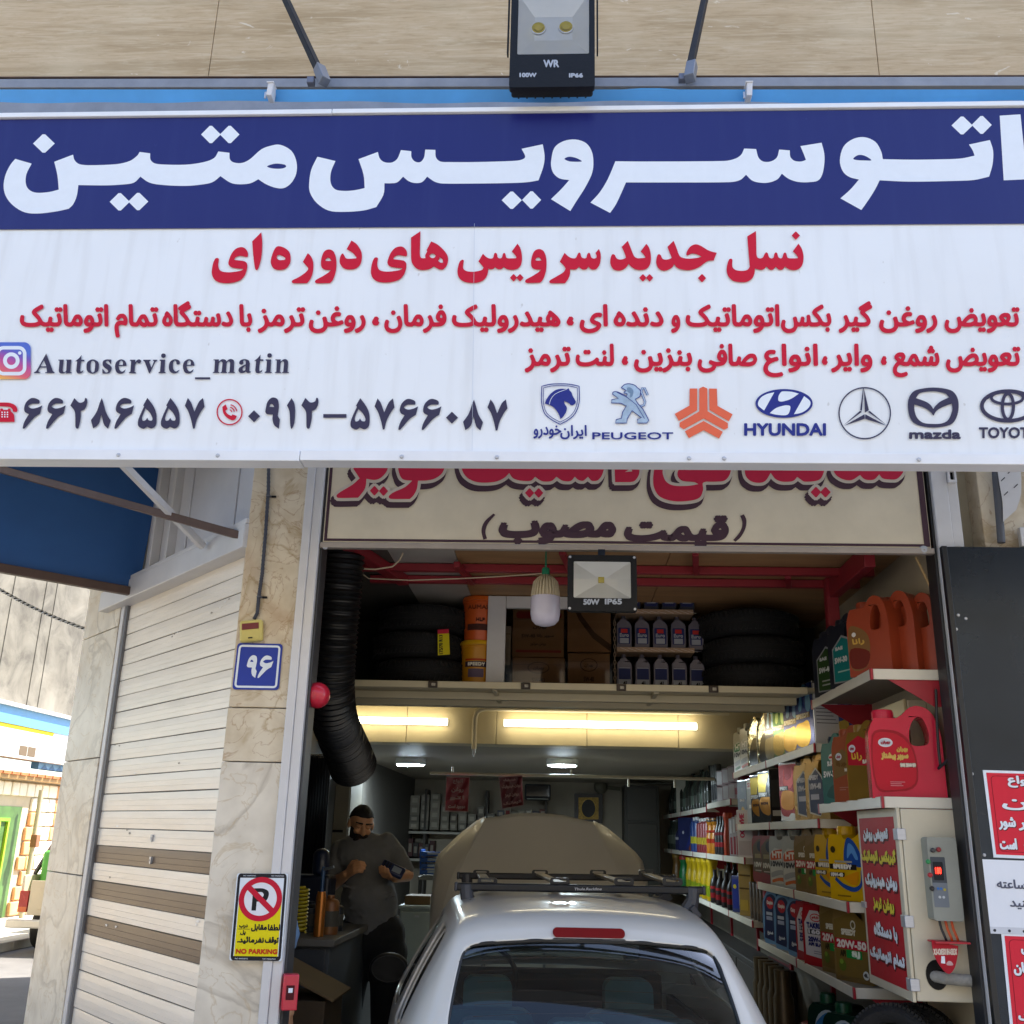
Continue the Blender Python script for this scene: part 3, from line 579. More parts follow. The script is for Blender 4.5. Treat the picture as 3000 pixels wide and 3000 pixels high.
for s_, ox, oy in LINE1:
    for sh in parse(s_, ox, oy, k): b.fill(sh, S, RED, .002)
for sh in dots(*[(1060 + x / k, 660 + y / k, 41 / k, 41 / k) for x, y in ((1718, 594), (1791, 594))] + [(1540 + x / k, 660 + y / k, 41 / k, 41 / k) for x, y in ((1327, 595), (1403, 595))] + [(1980 + x / k, 660 + y / k, 47 / k, 46 / k) for x, y in ((296, 599), (1358, 117))]): b.fill(sh, S, RED, .002)
b.build('slogan_lettering', sign, smooth=False)

k = 1.288
b = MB()
W2 = [('تعویض', 3564, 3847), ('روغن', 3317, 3537), ('گیر', 3164, 3292), ('بکس', 2947, 3137), ('اتوماتیک', 2587, 2942), ('و', 2532, 2567), ('دنده', 2315, 2504), ('ای', 2187, 2294), ('،', 2139, 2164), ('هیدرولیک', 1705, 2115), ('فرمان', 1450, 1685), ('،', 1405, 1430), ('روغن', 1165, 1380), ('ترمز', 972, 1152), ('با', 903, 952), ('دستگاه', 612, 880), ('تمام', 432, 598), ('اتوماتیک', 75, 410)]
W3 = [('تعویض', 3569, 3850), ('شمع', 3369, 3545), ('،', 3325, 3345), ('وایر', 3135, 3292), ('،', 3102, 3122), ('انواع', 2880, 3087), ('صافی', 2632, 2857), ('بنزین', 2392, 2612), ('،', 2347, 2369), ('لنت', 2172, 2317), ('ترمز', 1979, 2154)]
for ws, yb in ((W2, 650 + 394 / k), (W3, 650 + 543 / k)):
    for t, x0, x1 in ws: b.text(t, S, RED, x0 / k + 3, x1 / k - 3, yb - (2 if t != '،' else 6), h=60 if t != '،' else 62, bold=3.1 if t != '،' else 4, lift=.002)
b.build('service_lettering', sign, smooth=False)

k = 4.6
CU = '740,175! 785,140 825,92! 820,155! 862,158! 862,178! 818,178! 805,290 815,318 850,295! 838,325 800,342 765,335 752,305! 765,178! 740,178!'
CE = '1430,240! 1325,243! 1335,290 1370,318 1420,285! 1400,325 1355,345 1300,330 1275,260 1290,190 1345,153 1400,165 1425,205 | 1328,228! 1380,228! 1380,185 1360,168 1338,185'
CI = '35,155! 110,155! 100,320! 118,328! 118,337! 20,337! 22,327! 42,315! 52,175! 35,168!;56,102 65,80 87,72 110,80 118,102 110,124 87,132 65,124'
HAND = [('348,72! 438,310! 460,326! 460,337! 332,337! 332,327! 358,322! 352,262! 268,262! 245,300! 248,322! 270,328! 268,337! 182,337! 182,328! 212,310! 225,290! | 272,245! 350,245! 315,165!;510,155! 585,155! 570,290 580,322 605,318 618,300! 625,168! 612,165! 612,155! 688,155! 672,320! 690,328! 688,337! 615,342! 617,322! 590,338 555,342 525,330 517,300! 528,170! 510,166!;' + CU + ';890,250 905,185 975,152 1045,185 1058,250 1040,315 970,345 905,315 | 945,250 955,185 980,170 1005,195 1005,250 995,315 968,328 948,300;1225,155! 1222,215! 1215,212 1180,172 1150,185 1165,205 1215,240 1228,275 1205,330 1160,343 1105,342! 1103,282! 1112,282 1150,328 1180,318 1175,295 1125,255 1108,220 1115,175 1160,153;' + CE + ';1475,157! 1550,157! 1547,190! 1575,160 1605,153 1628,175 1610,205 1590,205 1570,190 1545,225! 1538,320! 1560,330! 1558,340! 1460,338! 1462,328! 1482,315! 1492,175! 1475,168!;1655,157! 1755,157! 1755,168! 1735,180! 1765,265! 1800,180! 1785,168! 1785,157! 1845,157! 1845,168! 1820,185! 1742,342! 1735,342! 1675,185! 1655,170!', 60, 0, 0),
  (CI + ';305,290! 280,325 230,342 175,315 160,250 180,180 240,150 295,165 310,195 295,220 265,215 258,180 240,168 220,190 215,240 225,290 255,315;513,393! 717,393! 717,420! 513,420!;762,152! 835,152! 835,180! 865,155 895,148 925,160 935,180! 970,152 1005,148 1035,165 1040,200! 1035,318! 1052,328! 1050,335! 958,335! 958,328! 978,318! 985,200 972,180 950,185 940,205! 930,318! 948,328! 945,335! 855,335! 855,328! 872,318! 882,200 868,180 850,185 835,205! 825,318! 842,328! 842,335! 750,335! 752,328! 772,318! 782,168! 762,162!;1108,205 1125,165 1180,148 1235,165 1252,205! 1245,300 1255,315 1270,308! 1255,330 1220,335 1198,315! 1165,333 1120,333 1098,300 1115,260 1195,218! 1195,175 1175,165 1160,180 1165,205 1140,222 | 1193,240! 1155,270 1158,300 1175,305 1190,295!;1595,152! 1668,152! 1667,182! 1700,155 1730,148 1760,165 1768,200! 1760,318! 1780,328! 1778,335! 1680,335! 1682,328! 1702,318! 1712,200 1700,180 1680,185 1665,210! 1658,318! 1675,328! 1675,335! 1588,335! 1590,327! 1608,318! 1615,168! 1595,162!', 460, 0, 0),
  (CE, 460, -925, -3), (CU, 460, 572, -5), (CI, 460, 1430, -3)]
b = MB()
for s_, ox, dx, dy in HAND:
    for sh in parse(s_, ox, 1020, k, dx, dy): b.fill(sh, S, DARK, .002)
b.build('account_lettering', sign, smooth=False)

k = 2.415
DIG = {'0': '65,192! 107,150! 150,192! 107,235!', '9': '188,150 200,95 225,65 250,60 275,75 283,120 275,190! 290,215! 283,281! 250,255 238,215 240,180! 200,178 188,165 | 217,125! 222,108 237,107 250,127!',
  '1': '372,64! 392,100 398,160 392,240 375,281 368,278 362,240 358,160 340,115!', '2': '470,62! 500,92 520,95 540,85 548,62 560,68 562,100 545,140 517,155! 515,210 500,275 488,281 478,265 477,200 472,155 442,115!', '-': '597,177! 761,177! 761,203! 597,203!',
  '5': '858,64! 890,105 915,150 925,200 920,260 890,285 855,272! 830,287 795,270 790,235 805,190 835,125! 828,118! | 845,140! 820,205 825,228 845,225 857,207! 868,225 890,228 895,210 875,170', '7': '981,66! 1005,100 1028,165! 1060,95 1090,66! 1101,130! 1075,165 1045,225 1030,285! 1018,287! 1005,225 985,165 960,122!',
  '6': '1268,122! 1252,182! 1210,210 1170,255 1140,288 1128,285 1140,240 1172,185! 1145,170 1138,145 1150,105 1180,75 1210,70 1245,85 1247,108 1225,110 1190,112 1168,130 1195,145 1235,138', '8': '1663,74! 1675,110 1695,180 1727,235! 1708,293! 1680,265 1660,195! 1640,260 1602,291! 1586,232! 1625,175 1650,105'}
def digit(c, x0, y0, y1):
    """the numeral c scaled so that its left edge is at x0 and it spans y0..y1"""
    sh = parse(DIG[c]); pts = [p for l in sh for q in l for p in q]; a = min(p.x for p in pts); t0 = min(p.y for p in pts); t1 = max(p.y for p in pts); f = (y1 - y0) / (t1 - t0)
    return [[[V((x0 + (p.x - a) * f, y0 + (p.y - t0) * f)) for p in l] for l in s_] for s_ in sh]
b = MB()
for c, dx, dy in (('0', 0, 0), ('9', 0, 0), ('1', 0, 0), ('2', 0, 0), ('-', 0, 0), ('5', 0, 0), ('7', 0, 0), ('6', 0, 0), ('6', 165, 0), ('0', 1400, 10), ('8', 0, 0), ('7', 799, 7)):
    for sh in parse(DIG[c], 700, 1140, k, dx, dy): b.fill(sh, S, DARK, .002)
b.build('phone_number_lettering', sign, smooth=False); b = MB()
for c, x in (('6', 143), ('6', 290), ('2', 443), ('8', 572), ('6', 720), ('5', 867), ('5', 1012), ('7', 1163)):
    for sh in digit(c, x / 2.1467, 980 + 399 / 2.1467, 980 + 593 / 2.1467): b.fill(sh, S, DARK, .002)
b.build('phone_number_lettering', sign, smooth=False)

# printed icons: camera app square, desk telephone, handset in a ring
gm = bpy.data.materials.new('icon_gradient'); gm.use_nodes = True; t = gm.node_tree; L = t.links.new; tc = t.nodes.new('ShaderNodeTexCoord'); gr = t.nodes.new('ShaderNodeValToRGB'); sx = t.nodes.new('ShaderNodeSeparateXYZ'); ad = t.nodes.new('ShaderNodeMath'); ad.operation = 'MULTIPLY_ADD'
L(tc.outputs['Generated'], sx.inputs[0]); ad.inputs[1].default_value = .35; L(sx.outputs[0], ad.inputs[0]); L(sx.outputs[2], ad.inputs[2]); L(ad.outputs[0], gr.inputs[0])
e = gr.color_ramp.elements; e[0].color = lin('#f0b850'); e[0].position = .12; e[1].color = lin('#4a68c8'); e[1].position = 1.1
for p, c in ((.35, '#e0606a'), (.6, '#c4468c'), (.85, '#6a50b4')): q = e.new(p); q.color = lin(c)
L(gr.outputs[0], t.nodes['Principled BSDF'].inputs['Base Color']); t.nodes['Principled BSDF'].inputs['Roughness'].default_value = .4
k = 2.1467
def I(x, y, l=0.): return S(x / k, 980 + y / k, l)
b = MB(); b.fill([rrect(-42, 49, 194, 281, 42, 8)], I, gm, .002); b.stroke(rrect(-14, 84, 156, 247, 38, 8), 22, I, INKW, .0035); b.stroke(ell(72, 165, 40, 40), 24, I, INKW, .0035); b.fill([ell(125, 117, 11, 11, 12)], I, INKW, .0035); b.build('camera_icon', sign, smooth=False)
b = MB()
for sh in parse('-30,550! -20,500 0,482! 2,466! 18,466! 20,474! 50,474! 52,466! 66,466! 70,484 88,505 92,550!;-40,432 0,428 60,430 95,445 110,470 106,488! 82,486! 78,470 60,456 0,452 -40,456'): b.fill(sh, I, RED, .002)
for i in range(3):
    for j in range(3): b.fill([ell(14 + i * 17, 490 + j * 14, 5, 5, 8)], I, INKW, .0035)
b.build('telephone_icon', sign, smooth=False)
b = MB(); b.stroke(ell(1444, 488, 78, 79, 40), 8, I, RED, .002)
for sh in parse('1398,455! 1420,440! 1432,470! 1418,480 1432,500 1455,512! 1462,503! 1490,512! 1480,532 1462,540 1430,525 1405,495'): b.fill(sh, I, RED, .002)
for r in (16, 32, 48): b.stroke(ell(1442, 490, r, r, 10, -80, 0), 7, I, RED, .003, closed=False)
b.build('handset_icon', sign, smooth=False)

# row of car makers' emblems
k = 3.864
def A1(x, y, l=0.): return S(1540 + x / k, 1100 + y / k, l)
def A2(x, y, l=0.): return S(1950 + x / k, 1100 + y / k, l)
def A3(x, y, l=0.): return S(2430 + x / 3.389, 1100 + y / 3.389, l)
b = MB(); shd = parse('183,122! 280,100 390,95 500,100 605,122! 606,300 560,430 480,505 390,553! 300,505 215,430 180,300')[0][0]
b.stroke(shd, 10, A1, DBLU, .002); c0 = V((392, 300)); b.stroke([c0 + (p - c0) * .90 for p in shd], 7, A1, DBLU, .002)
for sh in parse('218,318! 235,270 280,210 340,165 410,150 465,155! 490,147! 495,165 520,195 530,225 568,295! 560,318 530,338 505,335! 495,318 470,305 437,288! 440,320 465,360 462,400 430,460 393,495! 380,450 350,400 300,350'): b.fill(sh, A1, DBLU, .002)
b.stroke(parse('268,330! 285,270 330,215 400,180 465,165')[0][0][:17], 5, A1, INKW, .003, closed=False)
b.text('ایران', A1, DBLU, 395, 688, 720, y1=565, bold=4, lift=.002); b.text('خودرو', A1, DBLU, 92, 400, 712, y1=568, bold=4, lift=.002); b.build('shield_emblem', sign, smooth=False)
b = MB(); STL = mat('#9db2c6', .3, .2, .35, 9.); lion = parse('1080,138! 1120,105 1170,95 1230,110 1265,140 1300,175 1295,240! 1240,270! 1270,320! 1330,385! 1395,510! 1370,540! 1265,540! 1268,495! 1310,480! 1205,400! 1150,490! 1143,540! 1015,540! 1025,500! 1085,485! 1095,420! 1140,345! 1075,315! 970,312! 975,275! 1050,260! 985,215! 990,190 1030,185 1090,210! 1145,235! 1150,210! 1110,195! 1115,185! 1140,175! 1120,160!')
tail = [V(p) for p in ((1300, 350), (1340, 335), (1352, 300), (1325, 225), (1308, 180), (1322, 145), (1345, 142), (1380, 222))]
b.stroke(tail, 26, A1, DBLU, .002, closed=False); b.stroke(tail, 14, A1, STL, .003, closed=False)
b.fill(lion[0], A1, STL, .0025); b.stroke(lion[0][0], 9, A1, DBLU, .004); b.stroke([V(p) for p in ((1030, 190), (1150, 250), (1250, 330), (1345, 490))], 7, A1, DBLU, .004, closed=False)
for sh in parse('1150,140 1190,140 1220,180 1205,240 1180,250! 1185,205! 1150,180'): b.fill(sh, A1, mat('#6f8aa6', .4), .004)
b.text('PEUGEOT', A1, DBLU, 757, 1668, 722, y1=646, bold=3, lift=.002); b.build('lion_emblem', sign, smooth=False)
b = MB()
for sh in parse('272,148! 358,148! 358,395! 150,515! 103,435! 270,342!;380,148! 425,127! 472,148! 475,405! 705,540! 706,595! 660,615! 430,487! 205,610! 158,580! 158,535! 380,408!;492,148! 580,150! 587,345! 758,440! 715,520! 495,390!;218,632! 430,515! 648,638! 605,715! 430,620! 263,710!'): b.fill(sh, A2, ORG, .002)
b.build('star_emblem', sign, smooth=False)
b = MB(); b.fill([ell(1341, 317, 324, 163, 48)], A2, DBLU, .002)
for sh in parse('1230,192! 1115,398! 1055,350 1045,310 1080,250 1150,210;1290,210 1320,182 1420,185 1508,207! 1420,265 1330,295 1280,290 1275,250;1178,427! 1250,370 1350,340 1405,345 1410,380 1390,435 1350,452 1250,445;1567,235! 1630,285 1638,330 1600,385 1530,425 1452,440!'): b.fill(sh, A2, INKW, .0032)
b.text('HYUNDAI', A2, DBLU, 896, 1808, 678, y1=547, bold=8, lift=.002); b.build('oval_emblem', sign, smooth=False)
b = MB(); b.stroke(ell(350, 375, 255, 253, 56), 13, A3, DARK, .002)
for sh in parse('333,130! 305,345! 322,352! 340,130!;342,130! 392,345! 352,368!;140,495! 305,350! 322,362!;145,500! 348,385! 350,430!;570,495! 400,352! 382,362!;570,500! 355,385! 355,430!'): b.fill(sh, A3, DARK, .002)
b.build('three_pointed_star_emblem', sign, smooth=False)
b = MB()
for sh in parse('778,290 800,200 860,145 1030,120 1200,145 1265,210 1283,310 1260,420 1200,490 1030,518 870,490 800,420 | 858,225! 900,175 1030,157 1150,180 1188,218! 1100,260 1050,305 1031,333! 1000,290 950,258 | 842,287! 950,325 1005,365 1033,400! 1060,355 1110,320 1215,278! 1218,350 1180,440 1120,475 1030,482 930,470 870,420 845,350'): b.fill(sh, A3, DARK, .002)
b.text('mazda', A3, DARK, 797, 1298, 626, y1=543, bold=7, lift=.002); b.build('winged_emblem', sign, smooth=False)
b = MB(); b.stroke(ell(1775, 303, 262, 147, 48), 38, A3, DARK, .002); b.stroke(ell(1771, 308, 55, 128, 32), 32, A3, DARK, .0026); b.stroke(ell(1765, 222, 158, 62, 36), 28, A3, DARK, .0032)
b.text('TOYOTA', A3, DARK, 1488, 2075, 620, y1=518, bold=5, lift=.002); b.build('ellipses_emblem', sign, smooth=False)
b = MB(); p0, p1 = S(1390, 655), S(1383, 1325); b.bar(p0 + V((0, -.0008, 0)), p1 + V((0, -.0008, 0)), .0014, .001, mat('#c4ccd8', .5)); b.build('seam', sign, smooth=False)

# inner banner between the jambs, half hidden by the sign
def B(u, v, l=0.): return onY(u, v, -.012) + V((0, -l, 0))
CRM = mat('#d3c8b0', .55, 0, .09, 3., .25, 9.); PUR = ink('#4a3640'); CRED = ink('#c02a46')
ban = thing('fabric_banner', 'cream fabric banner with red Persian lettering stretched across the top of the doorway', 'banner', (.25, -.01, 2.93))
b = MB(); b.box(-1.045, 1.565, -.010, 0.0, 2.952, 3.62, CRM); b.build('cloth', ban, smooth=False)
b = MB(); b.box(-1.055, 1.575, -.02, .012, 2.925, 2.949, mat('#a99f96', .4, .3)); b.build('bottom_rail', ban, bevel=.002)
b = MB()
b.box(-1.04, 1.562, -.0125, -.0115, 2.957, 2.968, PUR); b.box(-1.04, -1.027, -.0125, -.0115, 2.9681, 3.6, PUR); b.box(1.537, 1.562, -.0125, -.0115, 2.9681, 3.6, PUR); b.build('border', ban, smooth=False)
k = 2.1467
BR = parse('235,0! 425,0! 425,60 415,110 380,150 340,165 288,158! 280,215 250,260 235,277! 110,278 100,262 125,240 200,195 245,155! 205,95! 240,45;500,0! 630,0! 622,66! 724,62! 722,0! 785,0! 785,60 765,120 720,155 670,168 612,170! 605,220 585,260 560,285! 440,284 428,268 455,245 530,210 575,170! 515,160 490,110 490,60 | 527,80 545,68 575,82 550,90;880,0! 920,0! 930,50 970,72 1050,70 1110,62 1135,55! 1130,0! 1790,0! 1785,70 1770,130 1745,165 1720,172 1700,168 1680,145! 1650,170 1620,165 1597,145! 1570,172 1520,170 1482,145! 1450,172 1400,175 1375,165 1348,145! 1320,170 1260,170 1210,155 1185,122! 1150,155 1090,178 990,180 920,150 885,90', 940, 1330, k) + dots(*[(940 + x / k, 1330 + y / k, 29 / k, 30 / k) for x, y in ((338, 233), (395, 235), (1313, 247), (1370, 247))])
k = 2.0125
BR += parse('0,60! 130,0! 145,60 145,120 120,160 90,168! 4,168! | 62,108! 100,85! 105,105!;228,150 235,80! 262,68 283,75 285,120 305,165 350,188 430,190 495,180! 470,168 400,160 372,130 378,95 410,75 500,60 610,55 690,0! 690,60 680,120 650,158 600,165 540,165! 520,175 522,215 500,260 440,278 350,280 270,255 235,205;765,0! 1240,0! 1240,80 1220,140 1190,160 1120,165 1095,150 1077,137! 1050,162 990,165 950,150 920,113! 890,160 850,172 800,160 770,120;1280,0! 1705,0! 1705,70 1700,110 1665,148 1620,152 1580,145 1560,122! 1530,152 1490,155 1465,145 1447,125! 1400,155 1350,152 1305,125 1285,80', 1800, 1330, k) + dots(*[(1800 + x / k, 1330 + y / k, 31 / k, 31 / k) for x, y in ((1187, 227), (1243, 227))])
b = MB(); b.fat(BR, B, PUR, 12, .0012, -7, 14); b.fat(BR, B, mat('#c9bdae', .5), 9, .0026)
for sh in BR: b.fill(sh, B, CRED, .0042)
b.build('headline_lettering', ban, smooth=False)
b = MB(); b.text('قیمت', B, PUR, 1832, 2126, 1597, y1=1516, bold=6.5, lift=.0012, shear=.12); b.text('مصوب', B, PUR, 1466, 1796, 1590, y1=1531, bold=7.5, lift=.0012, shear=.12)
for sh in parse('1085,375! 1097,383! 1050,440 1035,490 1045,532! 1022,540! 1010,480 1030,425', 940, 1330, 2.1467) + parse('742,365! 763,356! 778,390 772,440 745,490 714,518! 700,508! 740,460 755,410', 1800, 1330, 2.0125): b.fill(sh, B, PUR, .0012)
b.build('price_lettering', ban, smooth=False)
b = MB(); p = B(2713, 1612); b.lathe([(.02, 0), (.018, .006), (.007, .008), (0, .006)], (p.x - .01, -.013, p.z), ALU, (0, -1, 0), 16)
p = B(947, 1603); b.lathe([(.012, 0), (.011, .006), (0, .006)], (p.x + .01, -.013, p.z), ALU, (0, -1, 0), 12); b.split('eyelet', ban)
# ---------------------------------------------------------------- floodlights, bulb, siren, number plate and signs on the front
BLK = mat('#15161a', .5, 0, .2, 20., .1, 90., spec=.22); LTR = ink('#aab2c0'); REFL = mat('#dfe4e8', .30, .15, .06, 3.); LEDY = mat('#c9b81e', .4)
def flood(name, label, u0, v0, u1, v1, y, lens, leds, texts):
    """slim floodlight: black case, deep mirrored reflector behind a window, LED chips, printed rating"""
    a = onY(u0, v1, y); b_ = onY(u1, v0, y); t = thing(name, label, 'floodlight', ((a.x + b_.x) / 2, y, a.z))
    x0, x1, z0, z1 = a.x, b_.x, a.z, b_.z; l0 = onY(lens[0], lens[3], y); l1 = onY(lens[2], lens[1], y)
    q = MB(); fn = lambda x, z, l: V((x, y + l, z))
    q.prism([rrect(x0, z0, x1, z1, .012), list(reversed(rrect(l0.x - .006, l0.z - .006, l1.x + .006, l1.z + .006, .008)))], fn, BLK, 0, .03)
    q.prism([rrect(x0 + .006, z0 + .006, x1 - .006, z1 - .006, .012)], fn, BLK, .030, .065)
    for i in range(9): q.box(x0 + .03 + i * (x1 - x0 - .066) / 8, x0 + .036 + i * (x1 - x0 - .066) / 8, y + .0651, y + .10, z0 + .03, z1 - .03, BLK)
    q.build('case', t, bevel=.002)
    q = MB(); cx, cz = (l0.x + l1.x) / 2, (l0.z + l1.z) / 2; ww, hh = (l1.x - l0.x), (l1.z - l0.z); kx, kz = (.56, .40) if len(leds) > 1 else (.09, .10)
    o = [(l0.x - .005, l0.z - .005), (l1.x + .005, l0.z - .005), (l1.x + .005, l1.z + .005), (l0.x - .005, l1.z + .005)]; i_ = [(cx - ww * kx / 2, cz - hh * kz / 2), (cx + ww * kx / 2, cz - hh * kz / 2), (cx + ww * kx / 2, cz + hh * kz / 2), (cx - ww * kx / 2, cz + hh * kz / 2)]
    q.add([V((p[0], y + .005, p[1])) for p in o] + [V((p[0], y + .028, p[1])) for p in i_], [(0, 1, 5, 4), (1, 2, 6, 5), (2, 3, 7, 6), (3, 0, 4, 7), (4, 5, 6, 7)], REFL); q.build('reflector', t, smooth=False)
    for lx, lz, r in leds:
        p = onY(lx, lz, y); q = MB()
        if len(leds) > 1:
            q.lathe([(r * 1.25, 0), (r * 1.25, .006), (r, .005), (r * .98, .012), (r * .6, .017), (0, .018)], (p.x, y + .026, p.z), LEDY, (0, -1, 0), 20)
            q.lathe([(r * 1.5, 0), (r * 1.45, .004), (r * 1.26, .005)], (p.x, y + .0265, p.z), REFL, (0, -1, 0), 20)
        else: q.box(p.x - r, p.x + r, y + .02, y + .027, p.z - r, p.z + r, LEDY)
        q.build('chip', t, bevel=.001)
    q = MB()
    for s_, ua, ub, vb, va in texts: q.text(s_, lambda u, v, l: onY(u, v, y) + V((0, -l, 0)), LTR, ua, ub, vb, y1=va, bold=1.2, lift=.001)
    q.build('rating_lettering', t, smooth=False)
    q = MB(); fnq = lambda x, z, l: V((x, y - .0012 - l, z)); gl = glass('#ffffff', .02, name='clear_window'); q.add([(l0.x - .007, y + .003, l0.z - .007), (l1.x + .007, y + .003, l0.z - .007), (l1.x + .007, y + .003, l1.z + .007), (l0.x - .007, y + .003, l1.z + .007)], [(0, 1, 2, 3)], gl); q.build('window', t, smooth=False)
    return t, x0, x1, z0, z1
t, x0, x1, z0, z1 = flood('floodlight', 'large black twin chip floodlight mounted above the middle of the sign', 1491, -95, 1742, 256, -1.0, (1519, -18, 1722, 156), [(1577, 69, .021), (1658, 66, .021)], [('WR', 1593, 1637, 197, 177), ('100W', 1523, 1571, 226, 215), ('IP66', 1668, 1707, 227, 216)])
q = MB(); q.bar((x0 - .012, -.95, z0 + .2), (x0 - .012, -.95, z1 - .02), .006, .03, BLK); q.bar((x1 + .012, -.95, z0 + .2), (x1 + .012, -.95, z1 - .02), .006, .03, BLK); q.bar((x0 - .015, -.95, z1 + .0), (x1 + .015, -.95, z1 + .0), .03, .006, BLK); q.bar(((x0 + x1) / 2, -.95, z1), ((x0 + x1) / 2, .0, z1 + .25), .03, .03, BLK); q.build('mounting_arm', t)
t, x0, x1, z0, z1 = flood('floodlight', 'smaller black floodlight with one yellow chip hanging under the fabric banner', 1662, 1627, 1865, 1789, -.075, (1684, 1649, 1844, 1747), [(1762, 1695, .0125)], [('50W', 1710, 1755, 1771, 1756), ('IP65', 1773, 1821, 1770, 1755)])
q = MB()
for x in (x0 + .01, x1 - .01):
    for z in (z0 + .01, z1 - .01): q.lathe([(.006, 0), (.005, .003), (0, .003)], (x, -.0755, z), ALU, (0, -1, 0), 8)
q.split('corner_screw', t); q = MB(); q.bar(((x0 + x1) / 2, -.03, z1), ((x0 + x1) / 2, -.004, z1 + .05), .03, .02, BLK); q.build('mounting_arm', t)

pb = onY(1598, 1750, .22); t = thing('light_bulb', 'big white LED bulb with finned neck hanging from a green socket', 'bulb', (pb.x, pb.y, pb.z))
def zz(v): return onY(1600, v, .22).z
q = MB(); q.lathe([(.018, zz(1685)), (.018, zz(1668)), (.014, zz(1664)), (.004, zz(1662)), (.003, 3.03)], (pb.x, pb.y, 0), mat('#1c7a5c', .5), n=16); q.build('socket', t)
q = MB(); BLB = mat('#cfc3a8', .5, 0, .1, 12.); BLG = mat('#c9c4d4', .25, 0, .03, 8.); BLG.node_tree.nodes['Principled BSDF'].inputs['Subsurface Weight'].default_value = 0
q.lathe([(.058, zz(1749)), (.054, zz(1735)), (.042, zz(1706)), (.030, zz(1696)), (.022, zz(1686))], (pb.x, pb.y, 0), BLB, n=40)
for i in range(26):
    a = 2 * math.pi * i / 26; c_, s_ = math.cos(a), math.sin(a); r_ = [(.0655, 1749), (.064, 1735), (.056, 1706), (.040, 1694), (.024, 1687)]
    vs = []
    for sg in (-1, 1):
        for rr, v in r_: vs.append(V((pb.x + c_ * rr - s_ * .003 * sg, pb.y + s_ * rr + c_ * .003 * sg, zz(v))))
        for rr, v in reversed([(.05, 1749), (.05, 1735), (.04, 1706), (.028, 1694), (.02, 1687)]): vs.append(V((pb.x + c_ * rr - s_ * .003 * sg, pb.y + s_ * rr + c_ * .003 * sg, zz(v))))
    n_ = 10; q.add(vs, [tuple(range(n_)), tuple(range(2 * n_ - 1, n_ - 1, -1))] + [(j, (j + 1) % n_, n_ + (j + 1) % n_, n_ + j) for j in range(n_)], BLB)
q.build('finned_neck', t)
q = MB(); q.lathe([(.0655, zz(1750)), (.0665, zz(1775)), (.066, zz(1800)), (.060, zz(1818)), (.045, zz(1829)), (.022, zz(1834)), (0, zz(1835))], (pb.x, pb.y, 0), BLG, n=32); q.build('diffuser', t)

p = onY(929, 2037, .06); t = thing('alarm_siren', 'round red alarm siren fixed to the edge of the white door frame', 'siren', tuple(p)); q = MB(); SRD = mat('#c21f38', .3, 0, .08, 8., coat=.3)
q.lathe([(.0, -.02), (.053, -.02), (.055, 0), (.052, .02), (.040, .04), (.022, .052), (0, .055)], tuple(p), SRD, (.25, -1, -.1), 28); q.build('dome', t)
q = MB()
for i in range(6): q.bar(p + V((.012 + i * .006, -.048 + i * .004, .022)), p + V((.018 + i * .006, -.045 + i * .004, -.015)), .002, .004, mat('#5a0f18', .5))
q.build('sound_slots', t); q = MB(); q.obox(p + V((-.045, .02, 0)), (.06, .03, .06), SRD); q.build('base', t, bevel=.004)

def plate(name, label, cat, c, y, thick=.004):
    """flat plate through four photographed corners; returns thing, mapping (0..1, 0..1) -> point"""
    P = [onY(u, v, y) for u, v in c]; t = thing(name, label, cat, tuple((P[2] + P[3]) / 2))
    def fn(x, z, l=0.): return (P[0] * (1 - x) + P[1] * x) * (1 - z) + (P[3] * (1 - x) + P[2] * x) * z + V((0, -l, 0))
    return t, fn
t, fn = plate('house_number_plate', 'blue house number plate 96 with white border on the marble pillar', 'number plate', [(697, 1884), (829, 1887), (817, 2022), (681, 2020)], -.003)
PBL = ink('#2f42a0', .3); q = MB(); q.prism([rrect(0, 0, 1, 1, .07)], fn, PBL, 0, .004); q.build('plate', t, smooth=False, bevel=.0008)
q = MB(); q.stroke(rrect(.06, .06, .94, .94, .06), .045, fn, INKW, .005); q.build('border', t, smooth=False)
q = MB()
for c, x in (('9', .26), ('6', .52)):
    for sh_ in digit(c, x, .26, .75):
        q.fill([[V((x + (p_.x - x) * 1.0, p_.y)) for p_ in l] for l in sh_], fn, INKW, .005)
q.build('numerals', t, smooth=False)
t, fn = plate('no_parking_sign', 'yellow and white no parking notice with red crossed circle stuck on the pillar', 'sign', [(697, 2560), (843, 2561), (824, 2814), (674, 2812)], -.037)
q = MB(); q.prism([rrect(-.012, -.006, 1.012, 1.006, .03)], fn, INKW, -.0005, .003); q.build('board', t, smooth=False)
q = MB(); q.stroke(rrect(.035, .02, .965, .98, .03), .05, fn, ink('#24242a'), .0036); q.build('border', t, smooth=False)
q = MB(); q.fill([[V((.075, .28)), V((.925, .28)), V((.925, .955)), V((.075, .955))]], fn, ink('#e6d614'), .0034); q.build('yellow_field', t, smooth=False)
q = MB(); q.fill([ell(.5, .295, .4, .243, 40)], fn, ink('#e8e8ee'), .0038); q.build('white_disc', t, smooth=False)
q = MB()
for sh_ in parse('.34,.43! .34,.17! .53,.17 .64,.20 .66,.25 .62,.31 .53,.325 .43,.325! .43,.43! | .43,.215! .52,.215 .56,.247 .52,.28 .43,.28!'): q.fill(sh_, fn, ink('#1d1d22'), .0042)
q.build('letter_p', t, smooth=False)
q = MB(); q.fill([ell(.5, .295, .43, .26, 48), ell(.5, .295, .325, .195, 48)], fn, RED, .0046)
